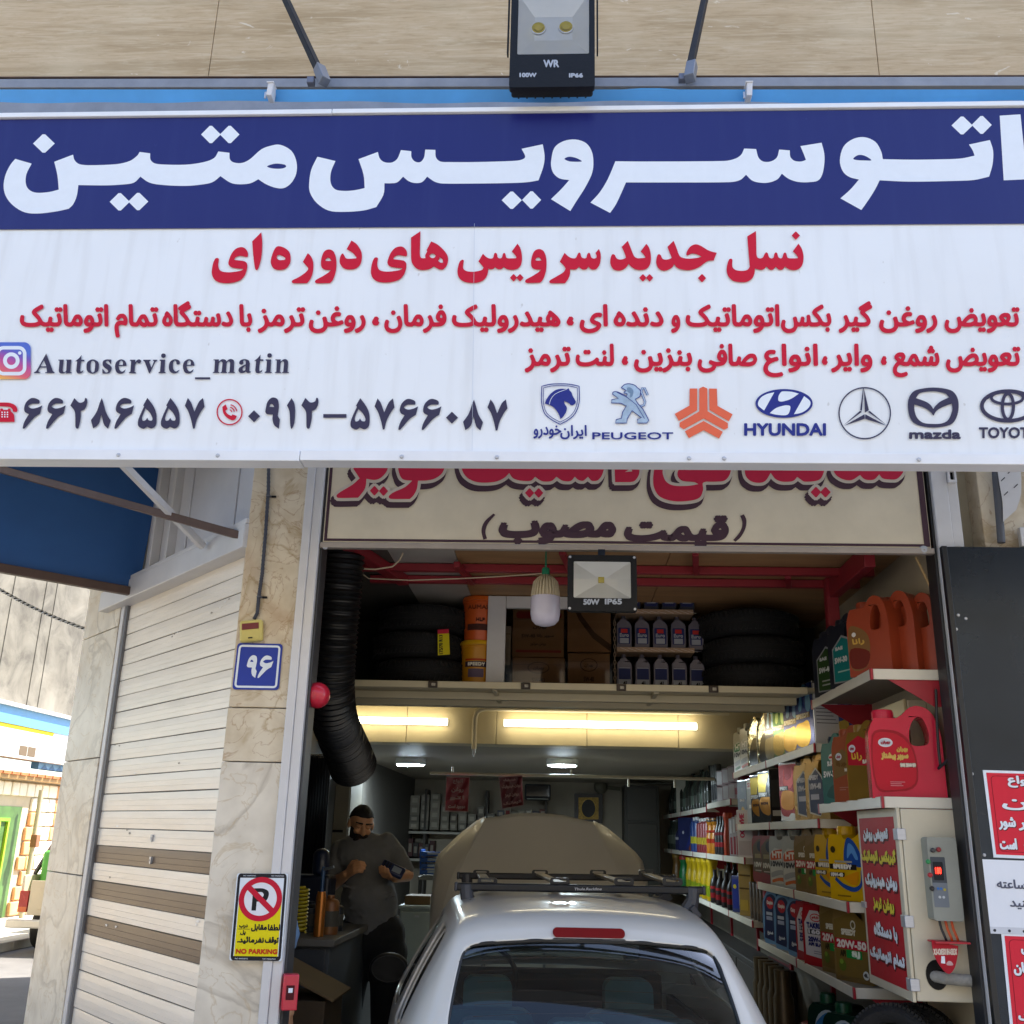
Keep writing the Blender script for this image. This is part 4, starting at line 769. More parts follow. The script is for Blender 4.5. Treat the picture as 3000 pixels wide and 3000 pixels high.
q.fill([[V((.22, .185)), V((.30, .14)), V((.78, .405)), V((.70, .45))]], fn, RED, .005); q.build('prohibition_ring', t, smooth=False)
q = MB(); KK = ink('#1d1d22')
q.text('لطفاً'.replace('ً', ''), fn, KK, .70, .93, .655, y1=.59, bold=.006, lift=.0042); q.text('مقابل', fn, KK, .37, .67, .668, y1=.59, bold=.006, lift=.0042); q.text('درب', fn, KK, .13, .29, .635, y1=.595, bold=.004, lift=.0042); q.text('پل', fn, KK, .16, .26, .715, y1=.66, bold=.004, lift=.0042)
q.stroke([(.1, .645), (.34, .645)], .006, fn, KK, .0042, closed=False); q.text('توقف', fn, KK, .66, .92, .815, y1=.735, bold=.006, lift=.0042); q.text('نفرمائید.', fn, KK, .12, .63, .815, y1=.735, bold=.006, lift=.0042)
q.text('NO PARKING', fn, ink('#c8401c'), .11, .91, .925, y1=.875, bold=.006, lift=.0042)
for xa, za in ((.12, .028), (.68, .028), (.1, .99), (.64, .99)): q.text('NO PARKING', fn, INKW, xa, xa + .25, za, y1=za - .014, lift=.0042)
q.build('notice_lettering', t, smooth=False)

# cable and old alarm box on the pillar
t = thing('door_alarm_box', 'old yellowed alarm box with dark red window on the pillar above the blue plate', 'alarm box', tuple(onY(735, 1850, 0))); YL = mat('#cdbd6c', .5, 0, .08, 12.)
c0 = onY(737, 1849, -.02); q = MB(); rot = MX.Rotation(R(-6), 3, 'Y'); q.obox(c0, (.098, .034, .094), YL, rot); q.build('case', t, bevel=.012, seg=3)
q = MB(); q.obox(c0 + rot @ V((.0, -.0185, .018)), (.072, .004, .026), mat('#6e2028', .2), rot); q.build('window', t, bevel=.001)
q = MB(); q.obox(c0 + rot @ V((.0, -.0185, -.032)), (.018, .003, .005), BLK, rot); q.build('button', t)
t = thing('conduit', 'dark corrugated cable conduit running down the stained pillar to the alarm box', 'cable', tuple(onY(745, 1815, -.01))); q = MB(); cb_ = [onY(u, v, -.014) for u, v in ((788, 1330), (786, 1440), (778, 1560), (768, 1680), (758, 1750), (754, 1795), (744, 1815))]
pts = []
for i in range(len(cb_) - 1):
    for j in range(28): pts.append(cb_[i].lerp(cb_[i + 1], j / 28))
q.tube(pts, [.0072 + .0012 * (i % 3 == 0) for i in range(len(pts))], mat('#3c3f4a', .6), 10); q.build('hose', t)
q = MB()
for u, v in ((787, 1454), (760, 1749)):
    p = onY(u, v, -.014); q.tube([p + V((.010 * math.cos(a * .6283), .010 * math.sin(a * .6283), 0)) for a in range(10)], .003, mat('#5a5d66', .5), 6, closed=True); q.obox(p + V((.022, .006, .0)), (.02, .008, .008), BLK)
q.build('cable_clips', t)

# right of the door: black sheet metal panel with notices, conduit and bent bracket above
t = thing('black_sheet_panel', 'tall dark blue black sheet metal door panel beside the entrance carrying the red notices', 'panel', (2.1, -.05, 0)); BSP = mat('#2e343d', .27, .65, .30, 1.3, .14, 4.)
q = MB(); q.box(1.60, 2.7, -.055, -.045, 0, 2.946, BSP); q.build('sheet', t, smooth=False); q = MB(); q.box(1.59, 1.612, -.062, -.032, 0, 2.948, mat('#15171b', .4)); q.build('edge_strip', t, bevel=.002)
q = MB()
for u, v in ((2808, 1802), (2802, 1843), (2848, 2267), (2830, 1812), (2884, 2505)): p = onY(u, v, -.056); q.lathe([(.007, 0), (.005, .003), (0, .003)], (p.x, -.055, p.z), ALU, (0, -1, 0), 8)
q.split('rivet_head', t)
def red_notice(label, c, lines):
    t, fn = plate('red_notice', label, 'notice', c, -.058); q = MB(); q.prism([[V((0, 0)), V((1, 0)), V((1, 1)), V((0, 1))]], fn, INKW, -.002, .001); q.build('backing', t, smooth=False)
    q = MB(); NR = ink('#d62e40'); q.fill([[V((.025, .03)), V((.975, .03)), V((.975, .965)), V((.025, .965))]], fn, NR, .0016); q.build('red_field', t, smooth=False)
    q = MB(); q.stroke(rrect(.06, .065, .94, .93, .04), .006, fn, ink('#8a1626'), .0019); q.build('inner_border', t, smooth=False)
    q = MB()
    for s_, x0, x1, za, zb_ in lines:
        q.text(s_, fn, ink('#5a2028'), x0 + .006, x1 + .006, zb_ + .008, y1=za + .008, bold=.008, lift=.0021); q.text(s_, fn, INKW, x0, x1, zb_, y1=za, bold=.006, lift=.0034)
    q.build('notice_lettering', t, smooth=False)
red_notice('upper red notice on the black panel above the white paper sheet', [(2879, 2256), (3230, 2266), (3246, 2526), (2911, 2512)], [('انواع', .20, .42, .06, .19), ('روغن', .48, .72, .06, .2), ('ـان', .13, .55, .30, .45), ('اتوزور', .25, .60, .54, .68), ('شور', .08, .22, .54, .68), ('موجود', .28, .55, .78, .90), ('است', .07, .21, .78, .9)])
red_notice('lower red notice on the black panel beneath the white paper sheet', [(2933, 2732), (3270, 2745), (3310, 3060), (2963, 3045)], [('تعویض', .16, .4, .10, .2), ('فرمان', .08, .30, .28, .40), ('روغن', .34, .6, .28, .4), ('دستگاه', .2, .5, .5, .6), ('اتوماتیک', .08, .45, .74, .84)])
t, fn = plate('paper_sheet', 'white printed paper in a punched plastic sleeve between two red notices', 'paper', [(2870, 2517), (3240, 2530), (3262, 2730), (2887, 2716)], -.060)
q = MB(); q.prism([[V((0, 0)), V((1, 0)), V((1, 1)), V((0, 1))]], fn, mat('#e3e8f2', .25, 0, .03, 6., .25, 5.), -.001, .001); q.build('sheet', t, smooth=False)
q = MB(); GL = ink('#5a5e70'); q.text('24', fn, GL, .36, .44, .40, y1=.29, bold=.003, lift=.002); q.text('ساعته', fn, GL, .12, .345, .42, y1=.29, bold=.004, lift=.002); q.text('زنگ', fn, GL, .40, .55, .42, y1=.3, bold=.004, lift=.002); q.text('میکنید', fn, GL, .21, .48, .72, y1=.56, bold=.004, lift=.002); q.build('sheet_lettering', t, smooth=False)
q = MB(); q.prism([[V((0, .99)), V((1, .99)), V((1, 1.09)), V((0, 1.09))]], fn, mat('#c9ced8', .3), -.002, .0012)
for i in range(8): q.fill([ell(.07 + i * .115, 1.042, .012, .022, 10)], fn, ink('#3a3d46'), .0018)
q.build('punched_strip', t, smooth=False)
t = thing('conduit', 'thick grey conduit hanging beside the bent white bracket above the black panel', 'cable', tuple(onY(2930, 1590, -.03))); q = MB(); q.tube([onY(u, v, -.03) for u, v in ((2915, 1330), (2918, 1400), (2927, 1500), (2934, 1590))], .016, mat('#56585e', .6), 12); q.build('hose', t)
t = thing('sign_bracket', 'bent white slotted metal bracket beside the conduit above the black panel', 'bracket', tuple(onY(2960, 1560, -.04))); q = MB()
q.prism(parse('1410,150! 1570,165! 1572,330 1540,440! 1452,520! 1450,390! 1430,280')[0], lambda x, y, l: onY(2300 + x / 2.273, 1300 + y / 2.273, -.05 + l), WHM, 0, .004); q.build('plate', t, smooth=False)
q = MB()
for x, y in ((1495, 185), (1450, 235), (1535, 280), (1470, 330)): q.fill(parse(f'{x-14},{y+12}! {x+12},{y-14}! {x+16},{y-8}! {x-10},{y+16}!')[0], lambda x_, y_, l: onY(2300 + x_ / 2.273, 1300 + y_ / 2.273, -.0515), ink('#3a3a40'))
q.build('slots', t, smooth=False); q = MB(); q.box(1.93, 2.5, -.04, -.01, 2.955, 3.04, WHM); q.build('foot_plate', t, bevel=.003)
t = thing('wall_socket', 'small white open wall box on the frame above the black panel', 'socket', tuple(onY(2786, 1400, -.03))); p = onY(2786, 1397, -.03); q = MB(); q.prism([rrect(p.x - .018, p.z - .03, p.x + .018, p.z + .03, .004), list(reversed(rrect(p.x - .009, p.z - .018, p.x + .009, p.z + .02, .002)))], lambda x, z, l: V((x, -.045 + l, z)), WHM, 0, .022); q.build('box', t, bevel=.001); q = MB(); q.box(p.x - .01, p.x + .01, -.028, -.024, p.z - .02, p.z + .022, BLK); q.build('inside', t)
t = thing('call_point', 'small red fire call box on the lower edge of the white door frame', 'call box', tuple(onY(845, 2905, -.02))); q = MB(); p = onY(843, 2905, -.02); q.obox(p + V((.008, .0, 0)), (.058, .05, .125), SRD, MX.Rotation(R(20), 3, 'Z')); q.build('case', t, bevel=.004); q = MB(); q.obox(p + V((.016, -.026, .0)), (.03, .003, .05), ink('#4a1018'), MX.Rotation(R(20), 3, 'Z')); q.obox(p + V((.017, -.0275, .008)), (.016, .002, .016), INKW, MX.Rotation(R(20), 3, 'Z')); q.build('badge', t)

# ---------------------------------------------------------------- lamps inside
TUB = emit('#fff3d2', TUBE_E, 'tube_glow'); LMP = emit('#dff4ff', LAMP_E, 'panel_glow')
for (u0, u1, v0, v1, lab) in ((1477, 2041, 2117, 2131, 'long glowing fluorescent tube on the tiled beam beside the bent pipe'), (1000, 1311, 2110, 2112, 'glowing fluorescent tube on the tiled beam beside the black duct')):
    a, c = onY(u0, v0, 3.69), onY(u1, v1, 3.69); t = thing('tube_lamp', lab, 'lamp', tuple((a + c) / 2), 0, 'fluorescent tubes on the beam'); zc = onY(1700, 2122, 3.69).z
    a.z = c.z = zc; q = MB(); q.tube([a, c], .026, TUB, 14); q.build('tube', t); q = MB(); q.box(a.x, c.x, 3.722, 3.748, zc - .02, zc + .02, mat('#e6e2d4', .4)); q.build('batten', t, bevel=.003)
for u, v, lab in ((1203, 2235, 'round ceiling lamp with cool white light above the standing man'), (1647, 2237, 'round ceiling lamp with cool white light above the raised bonnet')):
    p = onZ(u, v, BZ0 - .03); dz = BZ0 + .009 - 2.299; t = thing('ceiling_lamp', lab, 'lamp', (p.x, p.y, BZ0), 0, 'round ceiling lamps'); q = MB(); q.lathe([(.145, 2.299), (.145, 2.252), (.138, 2.242), (.13, 2.242)], (p.x, p.y, dz), mat('#c8ccc8', .4), n=32); q.build('rim', t); q = MB(); q.lathe([(.13, 2.2415), (.12, 2.236), (0, 2.234)], (p.x, p.y, dz), LMP, n=32); q.build('panel', t)
# pipes
PV = mat('#cfc4a8', .45, 0, .08, 8.); yb_ = 3.68; a = onY(1392, 2090, yb_); zp = onY(1500, 2077, yb_).z; t = thing('bent_pipe', 'cream pipe running along the beam and bending down between the tubes', 'pipe', (a.x, yb_, zp)); q = MB()
q.tube([V((1.29, yb_, zp)), V((a.x + .10, yb_, zp)), V((a.x + .05, yb_, zp - .005)), V((a.x + .012, yb_, zp - .03)), V((a.x, yb_, zp - .08)), V((a.x, yb_, onY(1392, 2195, yb_).z))], .02, PV, 12); q.build('pipe', t)
z_ = onY(1392, 2195, yb_).z; q = MB(); q.tube([V((a.x, yb_, z_ + .01)), V((a.x, yb_, z_ - .03)), V((a.x, yb_, z_ - .055))], [.016, .012, .005], ALU, 10); q.build('nozzle', t)
t = thing('sprinkler_pipe', 'white horizontal sprinkler pipe with short droppers under the rear ceiling', 'pipe', (0, 4.95, 2.2)); q = MB(); zp = onY(1500, 2270, 4.95).z; q.tube([V((-1.15, 4.95, zp)), V((1.5, 4.95, zp))], .014, PV, 10)
for x in (-.95, -.5, .1, .6, 1.0): q.tube([V((x, 4.95, zp)), V((x, 4.95, zp + .06 if x in (-.95, .1) else zp - .08))], .009, PV, 8)
q.build('pipe', t)

# ---------------------------------------------------------------- flexible duct hanging just inside the door
t = thing('exhaust_hose', 'thick black corrugated exhaust hose hanging from the ceiling inside the entrance', 'hose', tuple(onY(970, 2000, .6))); ctl = [(995, 1520, .40), (1000, 1620, .42), (990, 1750, .45), (978, 1880, .50), (970, 2000, .58), (976, 2090, .70), (996, 2150, .92), (1020, 2205, 1.10), (1036, 2248, 1.22)]
cps = [onY(*c) for c in ctl]; pts = []
for i in range(len(cps) - 1):
    a, b_, c, d = cps[max(0, i - 1)], cps[i], cps[i + 1], cps[min(len(cps) - 1, i + 2)]
    for j in range(40):
        s_ = j / 40; pts.append(.5 * ((2 * b_) + (c - a) * s_ + (2 * a - 5 * b_ + 4 * c - d) * s_ ** 2 + (3 * b_ - a - 3 * c + d) * s_ ** 3))
q = MB(); L_ = 0; rad = []
for i, p in enumerate(pts):
    if i: L_ += (p - pts[i - 1]).length
    rad.append(.108 + .006 * math.cos(L_ / .0235 * 2 * math.pi) + .012 * max(0, i / len(pts) - .7) / .3)
q.tube(pts, rad, mat('#0e0f11', .42, 0, .2, 12.), 40, cap=False); q.build('hose', t)

# ---------------------------------------------------------------- goods on the loft
RUB = mat('#0b0b0c', .75, 0, .25, 30., .5, 130.)
def tyre(name, label, c, r, wd, group=None, axis=(0, 0, 1)):
    t = thing(name, label, 'tyre', tuple(V(c) - V((0, 0, wd / 2)) if axis[2] else V(c) - V((0, 0, r))), 0, group); q = MB(); h = wd / 2
    q.lathe([(r * .62, -h * .75), (r * .70, -h * .95), (r * .85, -h), (r * .95, -h * .82), (r * .99, -h * .6), (r, -h * .3), (r, -h * .26), (r * .982, -h * .24), (r * .982, -h * .16), (r, -h * .14), (r, h * .14), (r * .982, h * .16), (r * .982, h * .24), (r, h * .26), (r, h * .3), (r * .99, h * .6), (r * .95, h * .82), (r * .85, h), (r * .70, h * .95), (r * .62, h * .75), (r * .6, 0), (r * .62, -h * .75)], c, RUB, axis, 48); q.build('rubber', t)
    q = MB(); A = V(axis).normalized(); rt = V((0, 0, 1)).rotation_difference(A).to_matrix()
    for i in range(64):
        a = 2 * math.pi * i / 64
        for sg in (-1, 1): 
            p = V(c) + rt @ V((r * .992 * math.cos(a), r * .992 * math.sin(a), sg * h * .52)); q.obox(p, (.012, .012, h * .42), RUB, rt @ MX.Rotation(a, 3, 'Z') @ MX.Rotation(R(22 * sg), 3, 'X'))
    q.build('tread', t, smooth=False); return t
zl = 2.536; hz = .152; tx = (onY(1075, 1900, 1.35).x + onY(1365, 1900, 1.35).x) / 2
ST = ['bottom tyre of the stack beside the orange bucket', 'second tyre up in the stack, wearing a yellow size label', 'third tyre up in the stack beside the orange bucket', 'top tyre under the ceiling in the stack behind the black hose']
for i in range(3): tyre('tyre', 'black ' + ST[i if i < 2 else 3], (tx + (.01, -.015, .012)[i], 1.62, zl + hz * (i + .5) + .001 * i), .275, hz - .004, 'tyres stored on the loft')
tx2 = (onY(2065, 1900, 1.35).x + onY(2365, 1900, 1.35).x) / 2 + .02
for i, w_ in enumerate(('bottom', 'middle', 'top')): tyre('tyre', f'black {w_} tyre of the dark stack beside the wrapped bottle trays', (tx2 + (.0, .012, -.01)[i], 1.62, zl + hz * (i + .5) + .001 * i), .285, hz - .004, 'tyres stored on the loft')
t, fn = plate('tyre_label', 'yellow and red size label stuck to the second tyre of the stack', 'label', [(1282, 1845), (1315, 1843), (1318, 1917), (1283, 1920)], 1.34); q = MB(); q.prism([[V((0, 0)), V((1, 0)), V((1, 1)), V((0, 1))]], fn, ink('#d8c81c'), 0, .0012)
q.fill([[V((0, .0)), V((1, 0)), V((1, .17)), V((0, .17))]], fn, ink('#c02840'), .0016); q.build('tag', t, smooth=False); q = MB(); q.text('175/70 R13', lambda x, y, l: fn(y, 1 - x, l), KK, .04, .78, .42, y1=.12, bold=.01, lift=.0018); q.build('size_lettering', t, smooth=False)
def bucket(label, x, y, z, r, h, col, lidc, writes, collab):
    t = thing('bucket', label, 'bucket', (x, y, z), 0, 'plastic oil buckets on the loft'); q = MB(); m_ = mat(col, .4, 0, .06, 8.)
    q.lathe([(r * .88, 0), (r * .9, .005), (r * .98, h * .86), (r * 1.04, h * .865), (r * 1.04, h * .90), (r, h * .905)], (0, 0, 0), m_, n=36); q.build('body', t, local=True)
    q = MB(); q.lathe([(r * 1.0, h * .906), (r * 1.07, h * .906), (r * 1.07, h * .96), (r * 1.02, h), (r * .9, h), (r * .88, h * .985), (0, h * .985)], (0, 0, 0), mat(lidc, .4), n=36); q.build('lid', t, local=True)
    q = MB(); cyl = lambda u, v, l: V(((r * .955 + .002 + l) * math.sin((u - .5) * 2.4), -(r * .955 + .002 + l) * math.cos((u - .5) * 2.4), v))
    def patch(u0, u1, v0, v1, m, lf): q.add([cyl(u0 + (u1 - u0) * i / 12, vv, lf) for vv in (v0 * h, v1 * h) for i in range(13)], [(i, i + 1, 14 + i, 13 + i) for i in range(12)], m)
    for a in collab: patch(a[0], a[1], a[2], a[3], ink(a[4]), a[5])
    for s_, u0, u1, v0, v1, c_ in writes: q.text(s_, lambda x, y, l: cyl(x, -y, .006 + l), ink(c_), u0, u1, -v0 * h, y1=-v1 * h, bold=.003)
    q.build('print', t, smooth=False, local=True); return t
bx = onY(1398, 1950, 1.4).x
bucket('amber plastic bucket with dark band standing beside the tyre stack', bx - .01, 1.52, zl, .095, .262, '#c98a14', '#d9a514', [('SPEEDY', .30, .72, .45, .51, '#e8e0d0')], [(.2, .82, .42, .54, '#3a3040', .002), (.2, .82, .56, .60, '#b04020', .002), (.3, .7, .2, .38, '#6a5a70', .002)])
bucket('orange bucket with dark band stacked on top of the amber bucket', bx - .005, 1.52, zl + .263, .095, .255, '#cf5a1e', '#d4641e', [('AUMAX', .22, .80, .70, .78, '#7a3a20'), ('HLP', .45, .66, .42, .49, '#4a2418')], [(.2, .82, .22, .36, '#4a2a24', .002)])
# aluminium framed glass front of the office window with cartons behind
t = thing('window_frame', 'white aluminium framed window pane standing on the loft in front of cartons', 'window', (onY(1450, 1950, 1.45).x, 1.45, zl)); a = onY(1432, 1720, 1.45); c = onY(1478, 1990, 1.45); q = MB()
q.box(a.x, c.x, 1.43, 1.47, zl, 3.055, WHM); xe = onY(1790, 1900, 1.45).x; q.box(c.x + .001, xe, 1.43, 1.47, 2.985, 3.055, WHM); q.box(c.x + .001, xe, 1.435, 1.465, zl, zl + .02, WHM); q.build('frame', t, bevel=.003); q = MB(); q.add([(c.x, 1.45, zl + .02), (onY(1795, 1900, 1.45).x, 1.45, zl + .02), (onY(1795, 1900, 1.45).x, 1.45, 2.985), (c.x, 1.45, 2.985)], [(0, 1, 2, 3)], glass('#cfc9bf', .05, name='dusty_pane')); q.build('pane', t, smooth=False)
KRA = mat('#8a6848', .75, 0, .12, 3., .1, 30.)
def carton(label, x0, x1, y, d, z0, z1, print_=None, col=None):
    t = thing('carton', label, 'carton', ((x0 + x1) / 2, y, z0), 0, 'cardboard cartons on the loft'); q = MB(); q.box(x0, x1, y, y + d, z0, z1, col or KRA); q.build('box', t, bevel=.004)
    q = MB(); q.box(x0 + .001, x1 - .001, y - .0012, y - .0004, (z0 + z1) / 2 + (z1 - z0) * .28, (z0 + z1) / 2 + (z1 - z0) * .28 + .004, mat('#6c5036', .5)); q.build('tape', t)
    if print_:
        q = MB(); fn = lambda x, z, l: V((x0 + (x1 - x0) * x, y - .0015 - l, z1 + (z0 - z1) * z)); print_(q, fn); q.build('print', t, smooth=False)
    return t
KB = ink('#4a3424'); KR = ink('#8c3030')
def pr1(q, fn): q.fill([rrect(.07, .05, .95, .2, .06)], fn, KR, .0006); q.text('بهران', fn, KB, .40, .66, .42, y1=.33, bold=.006); q.text('سوپر رانا', fn, KB, .48, .8, .60, y1=.53, bold=.006); q.text('5W-40', fn, KB, .18, .44, .60, y1=.53, bold=.006); q.fill([rrect(.07, .86, .95, .91, .02)], fn, KR, .0006); q.text('روغن موتور', fn, KB, .35, .65, .77, y1=.70, bold=.004)
def pr2(q, fn): q.stroke([(0, .1), (.1, .3), (.3, .55), (.6, .78), (1, .95)], .09, fn, KB, .0006, closed=False); q.text('5W-40', fn, KB, .5, .85, .42, y1=.3, bold=.005); q.text('SAE', fn, KB, .55, .8, .25, y1=.16, bold=.005)
def pr3(q, fn): q.stroke(ell(.5, .3, .2, .16, 24), .02, fn, KB, .0006); q.text('بهران', fn, KB, .40, .6, .36, y1=.26, bold=.004); q.text('5W-40', fn, KB, .38, .62, .72, y1=.6, bold=.004)
X = lambda u: onY(u, 1900, 1.6).x; Z = lambda v: onY(1600, v, 1.6).z
carton('brown carton with red stripes and Persian print behind the window pane', X(1500), X(1652), 1.6, .3, Z(1925), Z(1785), pr1)
carton('plain brown carton under the striped carton behind the window pane', X(1502), X(1655), 1.6, .3, zl, Z(1927), pr3)
carton('brown carton with a dark curved stripe at the top right of the pane', X(1662), X(1790), 1.6, .3, Z(1908), Z(1690), pr2)
carton('brown carton with oval emblem standing low beside the hanging chain', X(1664), X(1786), 1.6, .3, zl, Z(1912), pr3)
carton('narrow pale carton leaning beside the white window frame', X(1474), X(1496), 1.6, .3, Z(1950), Z(1835), None, mat('#a8a094', .6))
# shrink wrapped trays of dark bottles
SLV = mat('#625e6a', .35, .2, .05, 8.); TRAY = mat('#9a8068', .6, 0, .1, 6.)
def small_bottle(label, x, y, z, w_, h, body, lab, txt, group, cat='bottle', rz=0., cap=None):
    t = thing('oil_bottle', label, cat, (x, y, z), rz, group); q = MB(); fn = lambda a, b_, l: V((a, l, b_)); d = w_ * .32
    q.prism(parse(f'{-w_/2},0! {w_/2},0! {w_/2},{h*.62} {w_*.42},{h*.76} {w_*.12},{h*.86}! {-w_*.18},{h*.86}! {-w_*.46},{h*.76} {-w_/2},{h*.62}')[0], fn, body, -d, d); q.build('body', t, local=True, bevel=w_ * .06)
    q = MB(); q.lathe([(w_ * .15, h * .861), (w_ * .15, h * .985), (w_ * .13, h), (0, h)], (-w_ * .03, 0, 0), cap or body, n=14); q.build('cap', t, local=True)
    q = MB(); f2 = lambda a, b_, l: V((a * w_, -d - .0008 - l, b_ * h)); q.fill([rrect(-.4, .12, .4, .62, .06)], f2, lab[0], 0)
    for i, (x0, z0, x1, z1, c_) in enumerate(lab[1:]): q.fill([[V((x0, z0)), V((x1, z0)), V((x1, z1)), V((x0, z1))]], f2, c_, .0006)
    for s_, x0, x1, z0, z1, c_ in txt: q.text(s_, lambda a, b_, l: f2(a, -b_, .001 + l), c_, x0, x1, -z0, y1=-z1, bold=.01)
    q.build('label', t, smooth=False, local=True); return t
NV = mat('#1c2236', .4, 0, .1, 10.); BLL = ink('#232b5c'); RDD = ink('#b8302c'); WL = ink('#9a9ea8'); GRY = mat('#a6a8b0', .4, 0, .1, 8.)
rows = [(zl + .012, Z(1910) - zl - .02, SLV, [WL, (-.4, .3, .4, .6, BLL)], [('4L', -.1, .25, .15, .25, KK)], 'silver and navy oil bottle', 'low row by the chain', 5), (Z(1897), .19, SLV, [BLL, (-.22, .46, .22, .58, RDD), (-.3, .14, .3, .30, WL)], [('Euro', -.3, .3, .34, .44, WL)], 'silver oil bottle with red badge', 'wrapped middle row by the chain', 5), (Z(1788), .22, NV, [BLL, (-.25, .44, .25, .56, RDD), (-.3, .2, .3, .24, WL), (-.3, .28, .3, .32, WL)], [('GEAR OIL', -.33, .33, .36, .41, WL)], 'navy gear oil bottle', 'upper row by the floodlight', 4)]
for z0, h, body, lab, txt, nm, where, n_ in rows:
    for i in range(n_):
        u = 1829 + i * 53 + (0 if n_ == 5 else 28); p = onY(u, 1900, 1.58)
        small_bottle(f'{nm}, {words_of(i)} in the {where}', p.x, 1.60 + (i == 4) * .02, z0, .085, h, body, lab, txt, 'bottles in trays on the loft')
for i, (v, nm) in enumerate(((1912, 'lower'), (1802, 'upper'))):
    t = thing('cardboard_tray', f'{nm} cardboard tray of the wrapped bottles beside the hanging chain', 'tray', (X(1910), 1.6, Z(v)), 0, 'bottle trays on the loft'); q = MB(); q.box(X(1805), X(2030), 1.53, 1.70, Z(v) + .0, Z(v - 14), TRAY); q.build('tray', t, bevel=.002)
    q = MB(); f_ = mat('#d8d4d0', .15, 0, .05, 5.)
    for j in range(10): x_ = X(1815 + j * 22); q.bar((x_, 1.5285, Z(v - 12 + (j * 7) % 6)), (x_ + .05, 1.5285, Z(v - 2 - (j * 5) % 5)), .002, .0012, f_)
    q.build('film_creases', t, smooth=False)
t = thing('chain', 'rusty steel chain hanging in front of the bottle trays', 'chain', (X(1801), 1.36, zl)); q = MB(); xc = onY(1801, 1900, 1.36).x; z_ = 2.54
i = 0
while z_ < 2.93:
    a = .008; pts_ = [V((xc + (.006 * math.cos(s_ * .5236) if i % 2 == 0 else 0), 1.36 + (.006 * math.cos(s_ * .5236) if i % 2 else 0), z_ + .014 * math.sin(s_ * .5236))) for s_ in range(12)]; q.tube(pts_, .0022, mat('#7a6a58', .5, .6), 6, closed=True); z_ += .022; i += 1
q.build('links', t)
for u, lab in ((1268, 'under the tyre stack'), (1540, 'under the window pane'), (1820, 'below the hanging chain'), (2090, 'under the dark tyre stack')):
    q = MB(); p = onY(u, 2012, 1.195); q.obox((p.x, 1.193, 2.510), (.05, .012, .035), mat('#4a4038', .7, .2, .4, 30.)); q.obox((p.x + .004, 1.186, 2.510), (.022, .006, .016), mat('#a8a294', .5, .3, .4, 30.)); tag(q.build('hinge_plate', bevel=.003), f'rusty bolted plate on the loft edge {lab}', 'metal plate', 'bolted plates on the loft edge')
t = thing('loose_wire', 'thin pale wire drooping from the red frame beside the black hose', 'wire', (-.8, .4, 3.0)); q = MB(); q.tube([onY(u, v, .45) for u, v in ((975, 1625), (985, 1650), (1030, 1665), (1100, 1668), (1150, 1660), (1172, 1640), (1180, 1620))], .004, mat('#c9b89c', .6), 6); q.tube([onY(u, v, .6) for u, v in ((1007, 1630), (1040, 1665), (1080, 1695), (1200, 1700), (1350, 1695), (1480, 1688), (1590, 1680))], .003, mat('#c9b89c', .6), 6); q.build('wire', t)
# ---------------------------------------------------------------- shelving along the wall of the shop, stacked with oil
XF, XW = 1.31, 1.61; LIP = mat('#d9d4c6', .4, 0, .06, 6.); REDM = mat('#a11f2e', .45, 0, .10, 5.); UND = mat('#8c8478', .6)
def shelf(label, y0, y1, z, near=True):
    t = thing('wall_shelf', label, 'shelf', ((XF + XW) / 2, (y0 + y1) / 2, z - .05), 0, 'steel shelves on the shop wall'); q = MB(); q.box(XF + .003, XW, y0 + .003, y1, z - .012, z, UND); q.build('board', t)
    q = MB(); n_ = max(1, round((y1 - y0) / 1.04)); st = (y1 - y0) / n_
    for i in range(n_): q.box(XF - .004, XF + .0025, y0 + i * st + .012, y0 + (i + 1) * st - .012, z - .040, z + .004, LIP)
    if near: q.box(XF + .006, XW - .002, y0 - .003, y0 + .0025, z - .040, z + .004, LIP)
    q.build('lip', t, bevel=.002)
    q = MB()
    for i in range(n_ + 1): q.box(XF - .006, XF + .004, y0 + i * st - .010, y0 + i * st + .010, z - .042, z + .006, REDM)
    q.split('lip_joint', t, bevel=.002)
    q = MB()
    for i in range(n_ + 1):
        yy = min(y1 - .012, y0 + i * st + .006); q.prism([[V((XF + .03, z - .016)), V((XW, z - .016)), V((XW, z - .15)), V((XW - .05, z - .15))]], lambda a, b_, l: V((a, yy + l, b_)), REDM, 0, .004)
    q.split('bracket', t); return t
shelf('top shelf by the entrance carrying three orange jugs', .12, 1.164, 2.452); shelf('shelf by the entrance under the pink red jug', .12, 1.164, 1.932)
shelf('shelf of shiny metal cans behind the top entrance shelf', 1.18, 3.72, 2.235); shelf('shelf of boxed cans and gold jugs below the shiny cans', 1.2, 3.68, 1.862)
shelf('shelf with yellow jugs beside the red lettered cabinet', .76, 2.95, 1.493); shelf('shelf with bronze jugs and blue coolant, lowest full one', .76, 3.02, 1.138)
shelf('short rear shelf with pink boxes, higher than its neighbour', 3.9, 5.2, 2.053); shelf('rear top shelf with rows of dim bottles', 5.25, 9.2, 2.03); shelf('rear shelf with coloured cans and white cartons', 3.4, 9.2, 1.635); shelf('rear shelf with yellow squeeze bottles', 3.2, 9.2, 1.235)
lc = thing('low_cabinet', 'long dark low cabinet under the rear shelves', 'cabinet', (1.5, 6.0, .05)); q = MB(); q.box(1.40, 1.60, 3.3, 9.0, .05, .92, mat('#2c2825', .6, 0, .2, 3.)); q.build('case', lc, bevel=.004)
for i in range(5): q = MB(); q.box(1.388, 1.3985, 3.34 + i * 1.13, 4.42 + i * 1.13, .10, .88, mat('#332e2a', .5, 0, .2, 3.)); q.build('door', lc, bevel=.003)
